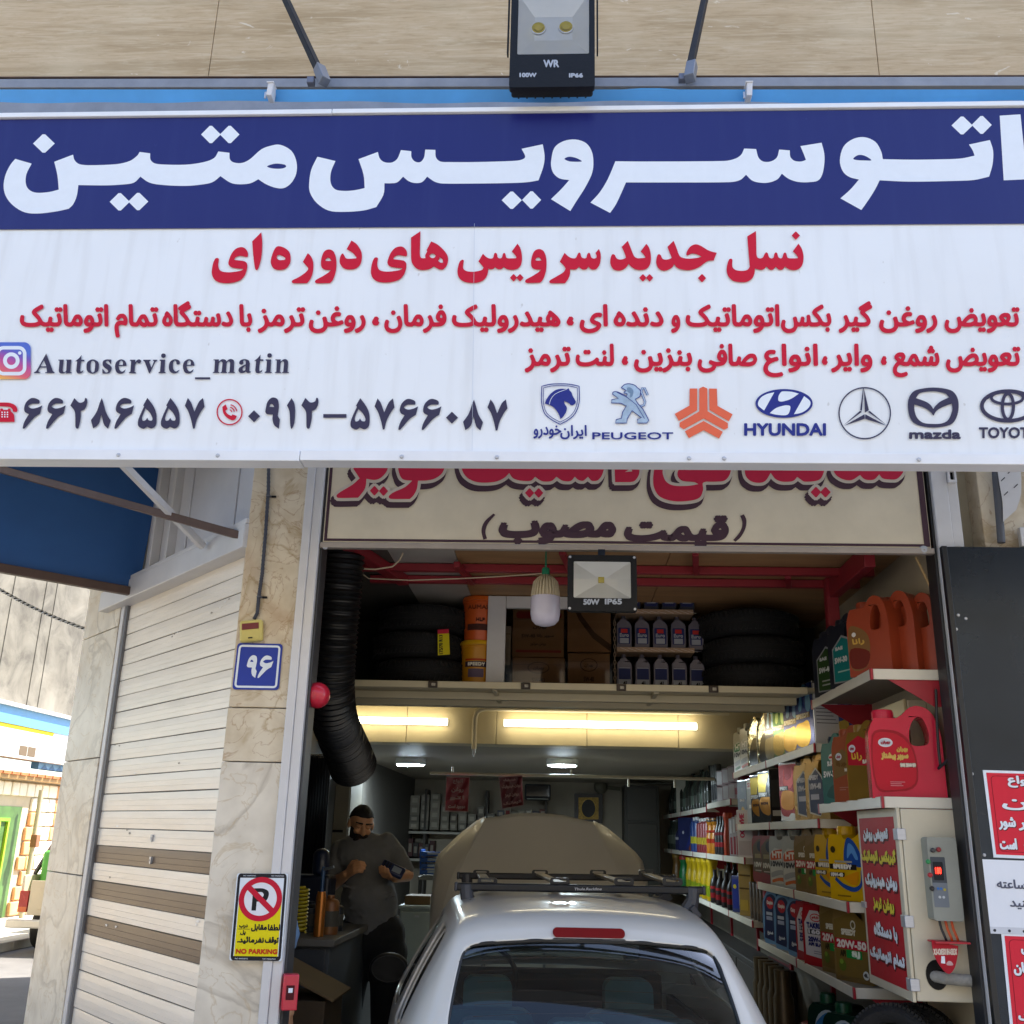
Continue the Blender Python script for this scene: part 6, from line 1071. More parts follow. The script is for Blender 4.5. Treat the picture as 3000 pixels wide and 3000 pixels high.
for r_ in range(2):
    for i in range(4): small('additive_bottle', 'bottle', f'black bottle with red badge, {words_of(i)} from the blue box, {"lower front" if r_ == 0 else "taller back"} row', 'bottle', yat(2116 - i * 15.5), ZD if r_ == 0 else ZD + .0, .045, .27 if r_ == 0 else .36, '#1a1416', [(.15, .3, '#8a2026'), (.42, .5, '#a0282c')], 'black bottles with red badges', x=1.36 if r_ == 0 else 1.48, capc='#a08a18' if r_ else '#2a2224')
pack('dark blue box with pale print beside the black bottles', yat(2130), ZD, .13, .07, .26, '#1e2a6c', [('q', -.4, .1, .1, .9, '#26348a'), ('e', -.2, .7, .15, .06, '#c8b828'), ('q', .15, .2, .4, .8, '#8a90b0')], 'boxes on the rear shelves')
pack('gold yellow box stack beside the dark blue box', yat(2153), ZD, .14, .08, .36, '#9a7a20', [('q', -.45, .75, .45, .78, '#5a4410'), ('q', -.45, .5, .45, .53, '#5a4410'), ('q', -.4, .1, .2, .3, '#b89838')], 'boxes on the rear shelves')
for i in range(4): small('grease_tube', 'tube', f'grey sealant tube, {words_of(i)} from the red spray can on the rear shelf', 'tube', yat(2196 - i * 9), ZD, .032, .24, '#5c544e', [(.2, .6, '#746a62')], 'grey sealant tubes', capc='#3a3430')
small('spray_can', 'can', 'red and white spray can at the end of the rear shelf by the coolant', 'can', yat(2211), ZD, .045, .30, '#a81c2c', [(.4, .55, '#20181c'), (.72, .8, '#d0ccd0')], 'bottles on the rear shelves', capc='#d0ccd0')
pack('white carton with pink OCTANE lettering on the rear shelf', yat(2162), ZC, .17, .1, .33, '#c8c0c4', [('q', -.4, .05, .4, .35, '#b4a8ac')], 'boxes on the rear shelves')
tq = [o for o in bpy.data.objects if o.get('label', '').startswith('white carton with pink')][0]; q = MB(); q.text('OCTANE', lambda x, y, l: V((-y * .17, -.0512 - l, x * .33)), ink('#b83858'), .42, .92, .3, y1=.0, bold=.01); q.build('side_lettering', tq, smooth=False, local=True)
for i in range(3): pack(f'slim white and red box, {words_of(i)} from the OCTANE carton', yat(2141 - i * 9), ZC, .07, .08, .30 - .01 * i, '#9a8c88', [('q', -.3, .05, .3, .5, '#8a2830'), ('q', -.3, .6, .0, .95, '#c8c4c0')], 'boxes on the rear shelves')
small('squeeze_bottle', 'bottle', 'orange topped tube leaning among the black bottles on the middle rear shelf', 'squeeze', yat(2106), ZC, .04, .33, '#b8401c', None, 'bottles on the rear shelves', capc='#c84a20')
for i in range(3): small('additive_bottle', 'bottle', f'black bottle with red badge, {words_of(i)} from the orange tube, middle rear shelf', 'bottle', yat(2096 - i * 8), ZC, .04, .31, '#181416', [(.2, .32, '#a02830'), (.5, .58, '#7a2026')], 'black bottles with red badges', capc='#2a2224')
for i in range(2): small('treatment_bottle', 'bottle', ('orange yellow bottle beside the black bottles', 'orange yellow bottle beside the red cans')[i] + ' on the middle rear shelf', 'squeeze', yat(2077 - i * 13), ZC, .06, .30, '#c07a14', [(.3, .42, '#a83018'), (.6, .66, '#a83018')], 'bottles on the rear shelves', capc='#28221e')
for i in range(4): small('spray_can', 'can', f'red can with yellow disc, {words_of(i)} from the orange yellow bottles', 'can', yat(2053 - i * 7.2), ZC, .045, .31, '#7a1c20', [(.24, .44, '#a8922a')], 'red cans with yellow discs', capc='#c8c8c8')
for i in range(2): small('spray_can', 'can', ('blue can with yellow disc beside the red cans', 'blue can with yellow disc beside the dark blue pouch')[i], 'can', yat(2023 - i * 7.5), ZC, .05, .33, '#1e3c78', [(.24, .44, '#a8a02a')], 'blue cans with yellow discs', capc='#c8c8c8')
pack('dark blue pouch with an orange corner on the middle rear shelf', yat(1996), ZC, .30, .07, .34, '#1c2452', [('p', '.1,.05 .45,.05 .45,.4', '#8a4a3a'), ('p', '-.1,.05 .2,.5 .3,.95 .4,.95 .4,.4', '#2c3470'), ('e', -.2, .55, .05, .05, '#b0b0b8')], 'boxes on the rear shelves', name='pouch', cat='pouch')
for i in range(3): small('additive_bottle', 'bottle', f'dark blue small bottle, {words_of(i)} from the pouch on the middle rear shelf', 'bottle', yat(1981 - i * 4.5), ZC, .05, .28, '#1c2250', [(.4, .5, '#a8a8b0')], 'bottles on the rear shelves')
GLB = mat('#3c423e', .15, 0, .1, 8.)
for i in range(4): small('clear_bottle', 'bottle', f'murky clear bottle, {words_of(i)} from the dark blue bottles, middle rear shelf', 'bottle', yat(1966 - i * 4.6), ZC, .06, .33, '#343a34', [(.2, .5, '#565c54')], 'clear bottles on the rear shelves', rough=.15)
for i in range(14): small('clear_bottle', 'bottle', f'dim tall bottle, {words_of(i)} from the pink boxes on the top rear shelf', 'bottle', yat(2063 - i * 8.2), ZB, .055, .34 if i % 3 else .37, ('#20221f', '#2e332e', '#3a443c')[i % 3], [(.15, .4, ('#3c4038', '#58645a', '#4a4a44')[(i * 5) % 3])], 'clear bottles on the rear shelves', rough=.15)
pack('white paper bag standing on the top rear shelf among dim bottles', yat(1990), ZB, .26, .08, .36, '#a8a498', None, 'boxes on the rear shelves', name='paper_bag', cat='bag')
pack('pale grey box on top behind the dim bottles of the rear shelf', yat(1990, 1.5), ZB + .38, .8, .12, .2, '#8c867a', None, 'boxes on the rear shelves', rz=R(-20), x=1.45)
for i in range(2):
    for j in range(3): pack(f'pink and white box, {words_of(j)} along, {"bottom" if i == 0 else "upper"} layer of the short rear shelf', yat(2134 - j * 17), ZA + .13 * i, .12, .09, .125, '#8a6464', [('q', -.45, .1, .1, .9, '#b0a4a0'), ('q', .15, .3, .4, .7, '#8c2834')], 'pink boxes on the short rear shelf')
for i in range(3): small('grease_tube', 'tube', f'chrome lidded tube, {words_of(i)} from the pink boxes on the short rear shelf', 'tube', yat(2084 - i * 6), ZA, .03, .33, '#60605c', [(.1, .5, '#2c2c2e')], 'tubes on the short rear shelf', met=.5)

# ---------------------------------------------------------------- cabinets by the entrance
CBM = mat('#cbc3ad', .45, 0, .08, 4., .06, 20.); P = [onX(u, v, 1.36) for u, v in ((2495.8, 2378.8), (2625.6, 2370), (2678, 2928.7), (2537.6, 2871.5))]; y0c, y1c = .10, .67; z0c = (P[2].z + P[3].z) / 2; z1c = (P[0].z + P[1].z) / 2
t = thing('lettered_cabinet', 'cream steel cabinet with a red door poster of white and yellow Persian lines', 'cabinet', (1.48, .38, z0c)); q = MB(); q.box(1.372, 1.611, y0c, y1c, z0c, z1c, CBM); q.build('body', t, bevel=.004)
q = MB(); q.box(1.356, 1.370, y0c + .004, y1c, z0c - .005, z1c + .004, CBM); dr = q.build('door', t, bevel=.003)
fn = lambda x, z, l=0.: V((1.3552 - l, y1c - .03 + (y0c + .075 - y1c) * x, z1c - .03 + (z0c + .03 - z1c + .03) * z)); q = MB(); q.fill([[V((0, 0)), V((1, 0)), V((1, 1)), V((0, 1))]], fn, ink('#ae1a28'), 0); pos = q.build('poster', dr, smooth=False)
q = MB(); YW = ink('#e0d040'); BK2 = ink('#3a1014')
for s_, x0, x1, za, zb_, c_ in (('تعویض روغن', .12, .82, .075, .145, INKW), ('گیربکس اتوماتیک', .02, .98, .205, .285, YW), ('روغن هیدرولیک', .08, .95, .36, .44, INKW), ('روغن ترمز', .26, .82, .505, .58, YW), ('با دستگاه', .22, .84, .655, .745, INKW), ('تمام اتوماتیک', .05, .97, .82, .90, INKW)):
    q.text(s_, fn, BK2, x0 + .01, x1 + .01, zb_ + .008, y1=za + .008, bold=.016, lift=.0006); q.text(s_, fn, c_, x0, x1, zb_, y1=za, bold=.009, lift=.0018)
q.build('poster_lettering', dr, smooth=False); q = MB()
for z in (.14, .60, .92): zz_ = z1c + (z0c - z1c) * z; q.box(1.350, 1.385, y0c - .004, y0c + .05, zz_ - .022, zz_ + .022, ALU)
q.split('hinge', t, bevel=.002); q = MB(); q.box(1.347, 1.357, y1c - .05, y1c + .01, z0c + .30, z0c + .325, ALU); q.build('latch', dr, bevel=.002)
def N(u, v, l=0.): return onY(u, v, y0c - .001) + V((0, -l, 0))
q = MB(); hp = N(2300 + 1010 / 2.273, 2150 + 1605 / 2.273); q.lathe([(.041, 0), (.041, .003), (.0, .0025)], tuple(hp), ink('#0e0e10'), (0, -1, 0), 24, sy=1.3); q.build('hole', t)
t = thing('outlet_pipe', 'grey stained pipe stub coming out of the round hole in the cabinet side', 'pipe', tuple(hp)); q = MB(); q.tube([hp + V((-.01, .01, -.005)), hp + V((.02, -.03, -.008)), hp + V((.11, -.045, -.012))], .022, mat('#8c8a84', .7, 0, .25, 30., .4, 60.), 14); q.build('pipe', t)
t = thing('control_box', 'grey wall controller with red digital readout beside the lettered cabinet door', 'controller', tuple(N(2770, 2600))); GB = mat('#8d9088', .5, 0, .08, 6., .06, 30.); A_, C_ = onY(2714, 2452, .03), onY(2826, 2700, .03)
q = MB(); q.prism([rrect(A_.x, C_.z, C_.x, A_.z, .012)], lambda x, z, l: V((x, .03 + l, z)), GB, 0, .069); q.build('case', t, bevel=.006)
q = MB(); f = lambda x, z, l=0.: V((A_.x + (C_.x - A_.x) * x, .0292 - l, A_.z + (C_.z - A_.z) * z)); q.fill([rrect(.05, .24, .55, .84, .02)], f, ink('#4a4f55'), 0); q.fill([rrect(.12, .30, .46, .52, .02)], f, ink('#22252a'), .0005); q.fill([rrect(.05, .55, .55, .84, .02)], f, ink('#737a82'), .0005); q.build('panel', t, smooth=False)
RL = emit('#ff3020', 1.6, 'readout_glow'); q = MB(); q.fill([rrect(.17, .35, .40, .46, .01)], f, ink('#5a1414'), .001); q.text('180', f, RL, .19, .38, .44, y1=.37, bold=.006, lift=.0014); q.build('readout', t, smooth=False)
q = MB()
for x, z, c_ in ((-.04, .30, '#1e8a50'), (-.02, .46, '#a8202c'), (.0, .62, '#1c1c1e'), (.16, .16, '#3c3c40'), (.36, .15, '#8a2028')): p = f(x, z); q.lathe([(.009, 0), (.009, .008), (.006, .012), (0, .012)], tuple(p), mat(c_, .35), (0, -1, 0), 16)
for x, z, c_ in ((.22, .62, '#2c6ab0'), (.32, .62, '#2c6ab0'), (.44, .63, '#b0a030'), (.25, .72, '#b8bcc0'), (.38, .72, '#b8bcc0')): p = f(x, z); q.lathe([(.005, 0), (.005, .002), (0, .002)], tuple(p), mat(c_, .35), (0, -1, 0), 12)
q.split('button', t)
t = thing('cable_pair', 'orange and black cables dropping from the grey controller', 'cable', tuple(f(.5, 1.05))); q = MB(); 
for x, c_ in ((.45, '#c8501c'), (.65, '#c8501c'), (.25, '#222226')): p = f(x, 1.0); q.tube([p + V((0, .03, 0)), p + V((.004, .028, -.03)), p + V((.012, .02, -.06)), p + V((.02, .03, -.075))], .005, mat(c_, .5), 8)
q.build('cable', t)
t = thing('brand_shield_tag', 'red shield tag with mirrored lettering and small vehicles below the controller', 'tag', tuple(N(2765, 2800))); fn2 = lambda x, y, l=0.: onY(2300 + x / 2.273, 2150 + y / 2.273, .02) + V((0, -l, 0)); q = MB(); q.prism(parse('975,1372! 1152,1412! 1148,1480 1128,1560 1095,1598 1060,1580 1010,1510 985,1440')[0], fn2, ink('#a81c2c'), -.004, .001); q.build('shield', t, smooth=False)
q = MB(); q.text('X333-HI KERO-LX', fn2, ink('#d8c8b8'), 1143, 988, 1470, y1=1432, bold=2.5, lift=.0015); q.fill(parse('1040,1480! 1062,1480! 1066,1530! 1038,1526!;1075,1525 1090,1512 1108,1518 1118,1540 1078,1540')[0], fn2, INKW, .0015); q.fill(parse('1075,1525 1090,1512 1108,1518 1118,1540 1078,1540')[0], fn2, ink('#c8a0a0'), .0015); q.build('tag_lettering', t, smooth=False)
q = MB(); q.obox(fn2(1110, 1390, -.03), (.13, .09, .006), mat('#b02030', .45)); q.build('red_ledge', t)
# upper cabinet and its cable
t = thing('upper_cabinet', 'small beige steel cabinet with dark window under the top entrance shelf', 'cabinet', (1.56, .59, 1.96)); q = MB(); q.box(1.528, 1.611, .36, .82, 1.96, 2.36, CBM); q.build('body', t, bevel=.004); q = MB(); q.box(1.512, 1.526, .363, .82, 1.965, 2.365, mat('#c0b48e', .4, .1, .06, 5.)); dr2 = q.build('door', t, bevel=.003)
q = MB(); q.box(1.5095, 1.5115, .50, .70, 2.10, 2.30, ink('#1a1a1a')); q.build('window', dr2); q = MB(); q.bar((1.511, .42, 2.2), (1.49, .42, 2.2), .01, .01, ALU); q.bar((1.49, .39, 2.2), (1.49, .45, 2.2), .006, .01, ALU); q.build('key', dr2)
t = thing('black_cable', 'black cable looping down beside the beige upper cabinet', 'cable', (1.58, .1, 2.1)); q = MB(); q.tube([onY(u, v, .11) for u, v in ((2742, 2020), (2745, 2120), (2750, 2200), (2755, 2240), (2748, 2252), (2765, 2238), (2785, 2215), (2795, 2200))], .006, mat('#1e1e20', .5), 8); q.build('cable', t)
t = thing('slanted_rod', 'thin tan rod leaning in the upper corner beside the orange jugs', 'rod', (1.55, .1, 2.6)); q = MB(); q.tube([onY(2683, 1632, .10), onY(2745, 1760, .10)], .006, mat('#b09468', .6), 8); q.build('rod', t)
# two wheels on a small stand by the cabinet
t = thing('tyre_stand', 'small red steel stand under the lettered cabinet carrying two spare tyres', 'stand', (1.43, .32, .05)); q = MB(); q.box(1.24, 1.61, .06, .58, .778, .800, UND); q.build('top_board', t, bevel=.003); q = MB()
for y in (.09, .55):
    for x in (1.27, 1.58): q.box(x - .015, x + .015, y - .015, y + .015, .05, .777, REDM)
q.split('leg', t)
for u, v, r, lab in ((2622, 3050, .172, 'spare tyre with worn tread standing on the small stand below the lettered cabinet'), (2690, 3075, .166, 'dark spare tyre farther back, nearer the wall, below the lettered cabinet')):
    p = onY(u, v, .25 + (.11 if u > 2650 else 0)); tyre('tyre', lab, (p.x, p.y, .806 + r), r, .12, 'spare tyres by the entrance', (-.55, -.82, .1))
# ---------------------------------------------------------------- sunlit side street on the far left
XS = -9.9
def W(u, v, x=XS): return onX(u, v, x)
CW = stone('old_concrete', '#6f6a60', '#7d776c', '#565149', 1.6, (1, 1, 1), .85, .5, .4)
t = thing('concrete_building', 'tall rough concrete building with vertical ribs across the sunlit side street', 'building', (XS - 1, 14, 0)); q = MB(); zt_ = W(0, 2085).z
q.box(XS - 3, XS - .05, 2, 26, zt_ + .0, 14, CW); q.build('wall', t, smooth=False); q = MB()
for u in (22, 118, 150): p = W(u, 1900); q.box(XS - .049, XS - .035, p.y - .08, p.y + .08, zt_ + .01, 13.9, CW)
q.build('rib', t, bevel=.02)
t = thing('stone_wall_house', 'sunlit pale stone block house with green doorway below the blue and white shop fascia', 'house', (XS - .5, 15, .13)); zs_ = W(100, 2290).z; STN = mat('#efe6d2', .8, 0, .15, 3., .3, 30.); STO = mat('#dca470', .8, 0, .2, 4., .3, 30.); MOR = mat('#c4b498', .9); q = MB(); q.box(XS - 3, XS - .06, 2, 26, .13, zs_, MOR); q.build('wall', t, smooth=False)
q = MB(); rnd = random.Random(5); bh = .26; rows_ = int((zs_ - .14) / bh); yd0, yd1 = W(0, 2500).y - 1.6, W(52, 2500).y
for r in range(rows_):
    y = 9.0 + (r % 2) * .16
    while y < 19.5:
        wd = rnd.uniform(.26, .36); z0_ = .14 + r * bh
        if not (yd0 < y + wd and y < yd1 and z0_ < W(0, 2360).z):
            orange = (yd1 <= y + .02 < yd1 + .40 and z0_ < 1.9) or (W(150, 2500).y - .2 < y < W(150, 2500).y + .9 and 1.35 < z0_ < 2.3)
            q.box(XS - .059, XS + rnd.uniform(0, .015), y + .012, y + wd - .012, z0_ + .012, z0_ + bh - .012, STO if orange else STN)
        y += wd
q.build('stone_blocks', t, bevel=.02); q = MB(); q.box(XS - .4, XS - .052, yd0, yd1, .14, W(0, 2360).z, mat('#4a6a34', .5, 0, .3, 4.)); q.build('doorway', t, smooth=False)
q = MB(); z2 = W(0, 2395).z; q.box(XS - .0515, XS - .0, yd0, yd1 - .45, z2 - .06, z2, mat('#7ab828', .4))
for k_ in range(6): q.box(XS - .0513, XS - .005, yd1 - .5 - k_ * .30, yd1 - .45 - k_ * .30, .14, z2 - .061, mat('#9ab82c', .4))
q.build('gate', t, smooth=False)
q = MB(); q.box(XS - .05, XS + .22, 8, 20, zs_, zs_ + .07, mat('#b08a58', .7, 0, .2, 3.)); 
for k_ in range(40): q.box(XS - .04, XS + .26, 8 + k_ * .3, 8.26 + k_ * .3, zs_ + .071, zs_ + .12, mat('#a8663a', .7, 0, .3, 4.))
q.build('tiled_ledge', t)
t = thing('shop_fascia', 'overexposed white and blue shop fascia on the sunlit side street', 'sign', (XS + .2, 14, zs_ + .5)); zf0, zf1 = zs_ + .35, W(0, 2062).z; q = MB(); FW = mat('#dcdcd8', .5, 0, .03, 2.); FB = mat('#5a92c4', .4); q.box(XS - .04, XS + .30, 6, 22, zf0, zf1 - .35, FW); q.build('white_band', t, smooth=False); q = MB(); q.box(XS - .04, XS + .32, 6, 22, zf1 - .349, zf1 - .06, FB); q.box(XS - .03, XS + .12, W(105, 2180).y, 22, zf0 - .12, zf0 - .001, FB); q.build('blue_band', t, smooth=False)
q = MB(); q.box(XS - .04, XS + .40, 6, 22, zf1 - .059, zf1, FW); q.build('cap_strip', t); q = MB(); q.box(XS + .301, XS + .304, 6, W(112, 2150).y, zf0 + .48, zf0 + .60, ink('#d0b818')); q.build('yellow_stripe', t, smooth=False); q = MB()
for k_ in range(14): q.fill([[V((.0, .0)), V((.26, .0)), V((.13, .10))]], lambda a, b_, l: V((XS + .125, W(105, 2180).y + .1 + k_ * .3 + a, zf0 - .118 + b_)), mat('#3a6a9c', .5))
q.build('pennants', t, smooth=False); q = MB()
for k_, v in enumerate((2215, 2222)): p = W(15 + k_ * 25, v); q.box(XS + .3012, XS + .305, p.y - .12, p.y + .16, zf0 + .05, zf0 + .22, ink('#6a5a48'))
q.split('small_window', t, smooth=False)
t = thing('utility_pole', 'thin pale pole standing against the stone wall of the side street', 'pole', (XS + .3, W(62, 2690).y, .13)); p = W(62, 2690, XS + .25); q = MB(); q.tube([(p.x, p.y, .13), (p.x, p.y, 2.35)], .045, mat('#b8a888', .6), 12); q.build('pole', t); q = MB(); q.obox((p.x + .03, p.y, 1.45), (.12, .14, .22), mat('#8a5a3c', .6)); q.build('meter_box', t, bevel=.01)
# pale pickup truck seen past the column, tail towards us
TX, TY = -7.66, 10.75; t = thing('pickup_truck', 'pale beige pickup truck with green load, its tail half hidden by the marble column', 'truck', (TX + .8, TY, 0)); TP = mat('#c9bda2', .4, .1, .06, 3., coat=.3); z0_ = .42
q = MB(); q.box(TX, TX + 1.62, TY + .02, TY + 2.0, .55, .62, TP); q.box(TX, TX + .05, TY + .02, TY + 2.0, .621, 1.05, TP); q.box(TX + 1.57, TX + 1.62, TY + .02, TY + 2.0, .621, 1.05, TP); q.build('bed', t, bevel=.015)
q = MB(); q.box(TX + .16, TX + 1.46, TY - .01, TY + .03, .52, .98, TP); q.box(TX + .30, TX + 1.32, TY - .022, TY - .011, .60, .88, TP); q.build('tailgate', t, bevel=.012)
for s_ in (0, 1): x = TX + (.02 if s_ == 0 else 1.47); q = MB(); q.box(x, x + .13, TY - .02, TY + .04, .56, .84, mat('#a02424', .25)); q.box(x + .002, x + .128, TY - .024, TY - .0201, .56, .63, mat('#c8602c', .25)); q.build('tail_light', t, bevel=.01)
q = MB(); q.box(TX - .06, TX + 1.68, TY - .16, TY - .04, .36, .47, mat('#c8c4b8', .35, .3)); q.build('bumper', t, bevel=.02)
q = MB(); q.prism([[V((TX + .05, 2.1)), V((TX + 1.57, 2.1)), V((TX + 1.57, 3.6)), V((TX + .05, 3.6))]], lambda x, y, l: V((x, TY + y, l)), TP, .55, 1.62); q.build('cab', t, bevel=.06, seg=3); q = MB(); q.box(TX + .2, TX + 1.42, TY + 2.085, TY + 2.099, 1.12, 1.52, mat('#20282c', .1)); q.build('rear_glass', t)
q = MB(); q.prism([[V((TX + .03, 3.62)), V((TX + 1.59, 3.62)), V((TX + 1.59, 4.6)), V((TX + .03, 4.6))]], lambda x, y, l: V((x, TY + y, l)), TP, .5, 1.02); q.build('front', t, bevel=.06, seg=3)
q = MB(); q.box(TX + .10, TX + 1.5, TY + .3, TY + 1.9, .63, 1.38, mat('#5cae48', .6, 0, .2, 3.)); q.build('load_cover', t, bevel=.05, seg=3); q = MB(); q.bar((TX + .03, TY + .3, 1.05), (TX + .10, TY + .75, 1.62), .04, .05, mat('#4a3a34', .5)); q.bar((TX + .10, TY + .75, 1.62), (TX + 1.5, TY + .75, 1.62), .04, .04, mat('#4a3a34', .5)); q.build('load_frame', t)
for y in (.75, 3.95):
    for x in (TX + .10, TX + 1.52): q = MB(); q.lathe([(.17, -.09), (.29, -.095), (.31, -.06), (.31, .06), (.29, .095), (.17, .09)], (x, TY + y, .312), RUB, (1, 0, 0), 30); q.lathe([(0, .05), (.17, .06)], (x, TY + y, .312), ALU, (1, 0, 0), 20); q.lathe([(0, -.05), (.17, -.06)], (x, TY + y, .312), ALU, (1, 0, 0), 20); q.build('wheel', t)
t = thing('striped_rope', 'black and white twisted rope stretched from the marble column across the side street', 'rope', tuple(Cp(2.2, 2.6))); q = MB(); a, c_ = K(250, 1842, .0) , onX(-20, 1716, -3.6); a = Cp(2.25, 0, 0); a = onP(258, 1846, CO + cdv * 2.262, cdv)
d_ = c_ - a; n_ = 150; side = d_.cross(V((0, 0, 1))).normalized(); up = side.cross(d_).normalized()
for s_, c__ in ((0, '#d8d8d4'), (math.pi, '#2a2c30')): q.tube([a + d_ * (i / n_) + (side * math.cos(i * .9 + s_) + up * math.sin(i * .9 + s_)) * .006 - up * .03 * math.sin(math.pi * i / n_) * .6 for i in range(n_)], 0.0065 if s_ == 0 else .004, mat(c__, .6), 6)
q.build('rope', t)
# ---------------------------------------------------------------- silver hatchback half inside the shop, bonnet raised
CARO = V((.150, -.43, .05)); CRZ = R(5.0)
car = thing('parked_car', 'silver three door hatchback with raised bonnet, parked nose first into the workshop', 'car', tuple(CARO), CRZ)
PAINT = mat('#cfcbc2', .34, .1, .03, 3., .02, 5., coat=.45); BLKP = mat('#141517', .5, 0, .1, 10.); DGL = glass('#c4d0d4', .02, name='tinted_glass')
def interp(tab, y):
    n = len(tab)
    for i in range(n - 1):
        if y <= tab[i + 1][0]:
            x0, v0 = tab[i]; x1, v1 = tab[i + 1]; m0 = (v1 - tab[max(0, i - 1)][1]) / max(1e-6, x1 - tab[max(0, i - 1)][0]); m1 = (tab[min(n - 1, i + 2)][1] - v0) / max(1e-6, tab[min(n - 1, i + 2)][0] - x0)
            h = x1 - x0; s_ = (y - x0) / h; return v0 * (2 * s_ ** 3 - 3 * s_ ** 2 + 1) + m0 * h * (s_ ** 3 - 2 * s_ ** 2 + s_) + v1 * (-2 * s_ ** 3 + 3 * s_ ** 2) + m1 * h * (s_ ** 3 - s_ ** 2)
    return tab[-1][1]
ZT = [(0, .52), (.03, .76), (.08, .92), (.15, 1.02), (.26, 1.16), (.36, 1.285), (.405, 1.335), (.44, 1.375), (.50, 1.402), (.62, 1.418), (.95, 1.436), (1.4, 1.442), (1.9, 1.425), (2.2, 1.385), (2.3, 1.345), (2.55, 1.17), (2.80, 1.0), (2.88, .96), (3.3, .86), (3.7, .72), (3.83, .5)]
XR = [(0, .48), (.05, .55), (.15, .585), (.26, .57), (.36, .54), (.44, .51), (.55, .50), (.8, .515), (1.1, .53), (1.5, .545), (2.1, .54), (2.4, .57), (2.8, .64), (3.3, .64), (3.83, .5)]
XB = [(0, .56), (.05, .62), (.15, .665), (.3, .69), (.6, .725), (1.0, .765), (1.5, .80), (1.9, .81), (2.6, .815), (3.2, .79), (3.65, .70), (3.83, .58)]
YS_ = [0, .02, .05, .09, .14, .17, .23, .29, .35, .395, .42, .45, .50, .56, .64, .80, .96, 1.02, 1.10, 1.4, 1.75, 1.95, 2.03, 2.2, 2.26, 2.4, 2.6, 2.78, 2.86, 3.0, 3.3, 3.6, 3.75, 3.83]
def csec(y):
    zt, xr, xb = interp(ZT, y), interp(XR, y), interp(XB, y); zb = min(.915, zt - .10) if y > .05 else zt - .06; ed = V((xr, zt - .055)); be = V((xb, zb))
    h = [V((0, zt)), V((.4 * xr, zt - .005)), V((.75 * xr, zt - .018)), V((.90 * xr, zt - .032)), V((.965 * xr, zt - .042)), ed, ed.lerp(be, .10) + V((.008, 0)), ed.lerp(be, .5) + V((.022, 0)), ed.lerp(be, .90) + V((.008, 0)), be, V((xb + .022, zb * .80)), V((xb + .02, zb * .52)), V((xb - .02, .20))]
    return h
secs = [csec(y) for y in YS_]; NP = len(secs[0]); NS = len(YS_)
def vid(i, j): return i * (2 * NP - 1) + (NP - 1 + j)
allv = []
for i, y in enumerate(YS_):
    for j in range(-(NP - 1), NP): p = secs[i][abs(j)]; allv.append(V((p.x if j >= 0 else -p.x, y, p.y)))
def cls(i, j):
    a = min(abs(j), abs(j + 1)); y0, y1 = YS_[i], YS_[i + 1]
    if a <= 2 and y0 >= .169 and y1 <= .396: return 'rear_window'
    if a <= 2 and y0 >= 2.25 and y1 <= 2.79: return 'windscreen'
    if a in (6, 7) and .63 <= y0 and y1 <= .97: return 'quarter_window'
    if a in (6, 7) and 1.09 <= y0 and y1 <= 1.96: return 'door_window'
    if 2.85 <= y0 and y1 <= 3.76 and a <= 3: return 'bay'
    return 'body'
groups = {}
for i in range(NS - 1):
    for j in range(-(NP - 1), NP - 1):
        c = cls(i, j)
        if c in ('quarter_window', 'door_window'): c += '_l' if j < 0 else '_r'
        groups.setdefault(c, []).append((vid(i, j), vid(i + 1, j), vid(i + 1, j + 1), vid(i, j + 1)))
for c, fs in groups.items():
    if c == 'bay': continue
    used = sorted({q_ for f_ in fs for q_ in f_}); mp = {q_: k_ for k_, q_ in enumerate(used)}; q = MB(); q.add([allv[k_] for k_ in used], [tuple(mp[k_] for k_ in f_) for f_ in fs], PAINT if c == 'body' else DGL)
    if c == 'body': q.add([allv[vid(0, j)] for j in range(-(NP - 1), NP)], [tuple(range(2 * NP - 1))], PAINT)
    o = q.build(c.replace('_l', '').replace('_r', '') if c[-2:] in ('_l', '_r') else c, car, local=True, ang=70); ss = o.modifiers.new('smooth', 'SUBSURF'); ss.levels = 1; ss.render_levels = 2
    if c == 'body':
        sl = o.modifiers.new('skin', 'SOLIDIFY'); sl.thickness = .012; sl.offset = -1
q = MB(); rb = lambda i, j: allv[vid(i, j)]
loop_ = [(i, -3) for i in range(5, 10)] + [(9, j) for j in range(-2, 4)] + [(i, 3) for i in range(8, 4, -1)] + [(5, j) for j in range(2, -3, -1)]
q.tube([rb(i, j) + V((0, -.004, .003)) for i, j in loop_], .007, BLKP, 8, closed=True)
inn = MB(); q.build('window_seal', car, local=True)
q = MB()
def band(u0, u1, i0, i1, off=.004):
    return [rb(i0, u0) + V((0, -off, off)), rb(i0, u1) + V((0, -off, off)), rb(i1, u1) + V((0, -off, off)), rb(i1, u0) + V((0, -off, off))]
zb_ = csec(.43); q.prism([rrect(-.138, -.017, .138, .017, .016)], lambda a, b_, l: V((a, .405 - b_ * -.25 - l, 1.352 + b_)), mat('#70040c', .45, 0, .06, 30., spec=.15), -.004, .012); q.build('third_brake_light', car, local=True)
q = MB(); q.prism([rrect(-.14, -.010, .14, .006, .007)], lambda a, b_, l: V((a, .392 - l, 1.327 + b_)), BLKP, -.006, .006); q.build('wiper_recess', car, local=True)
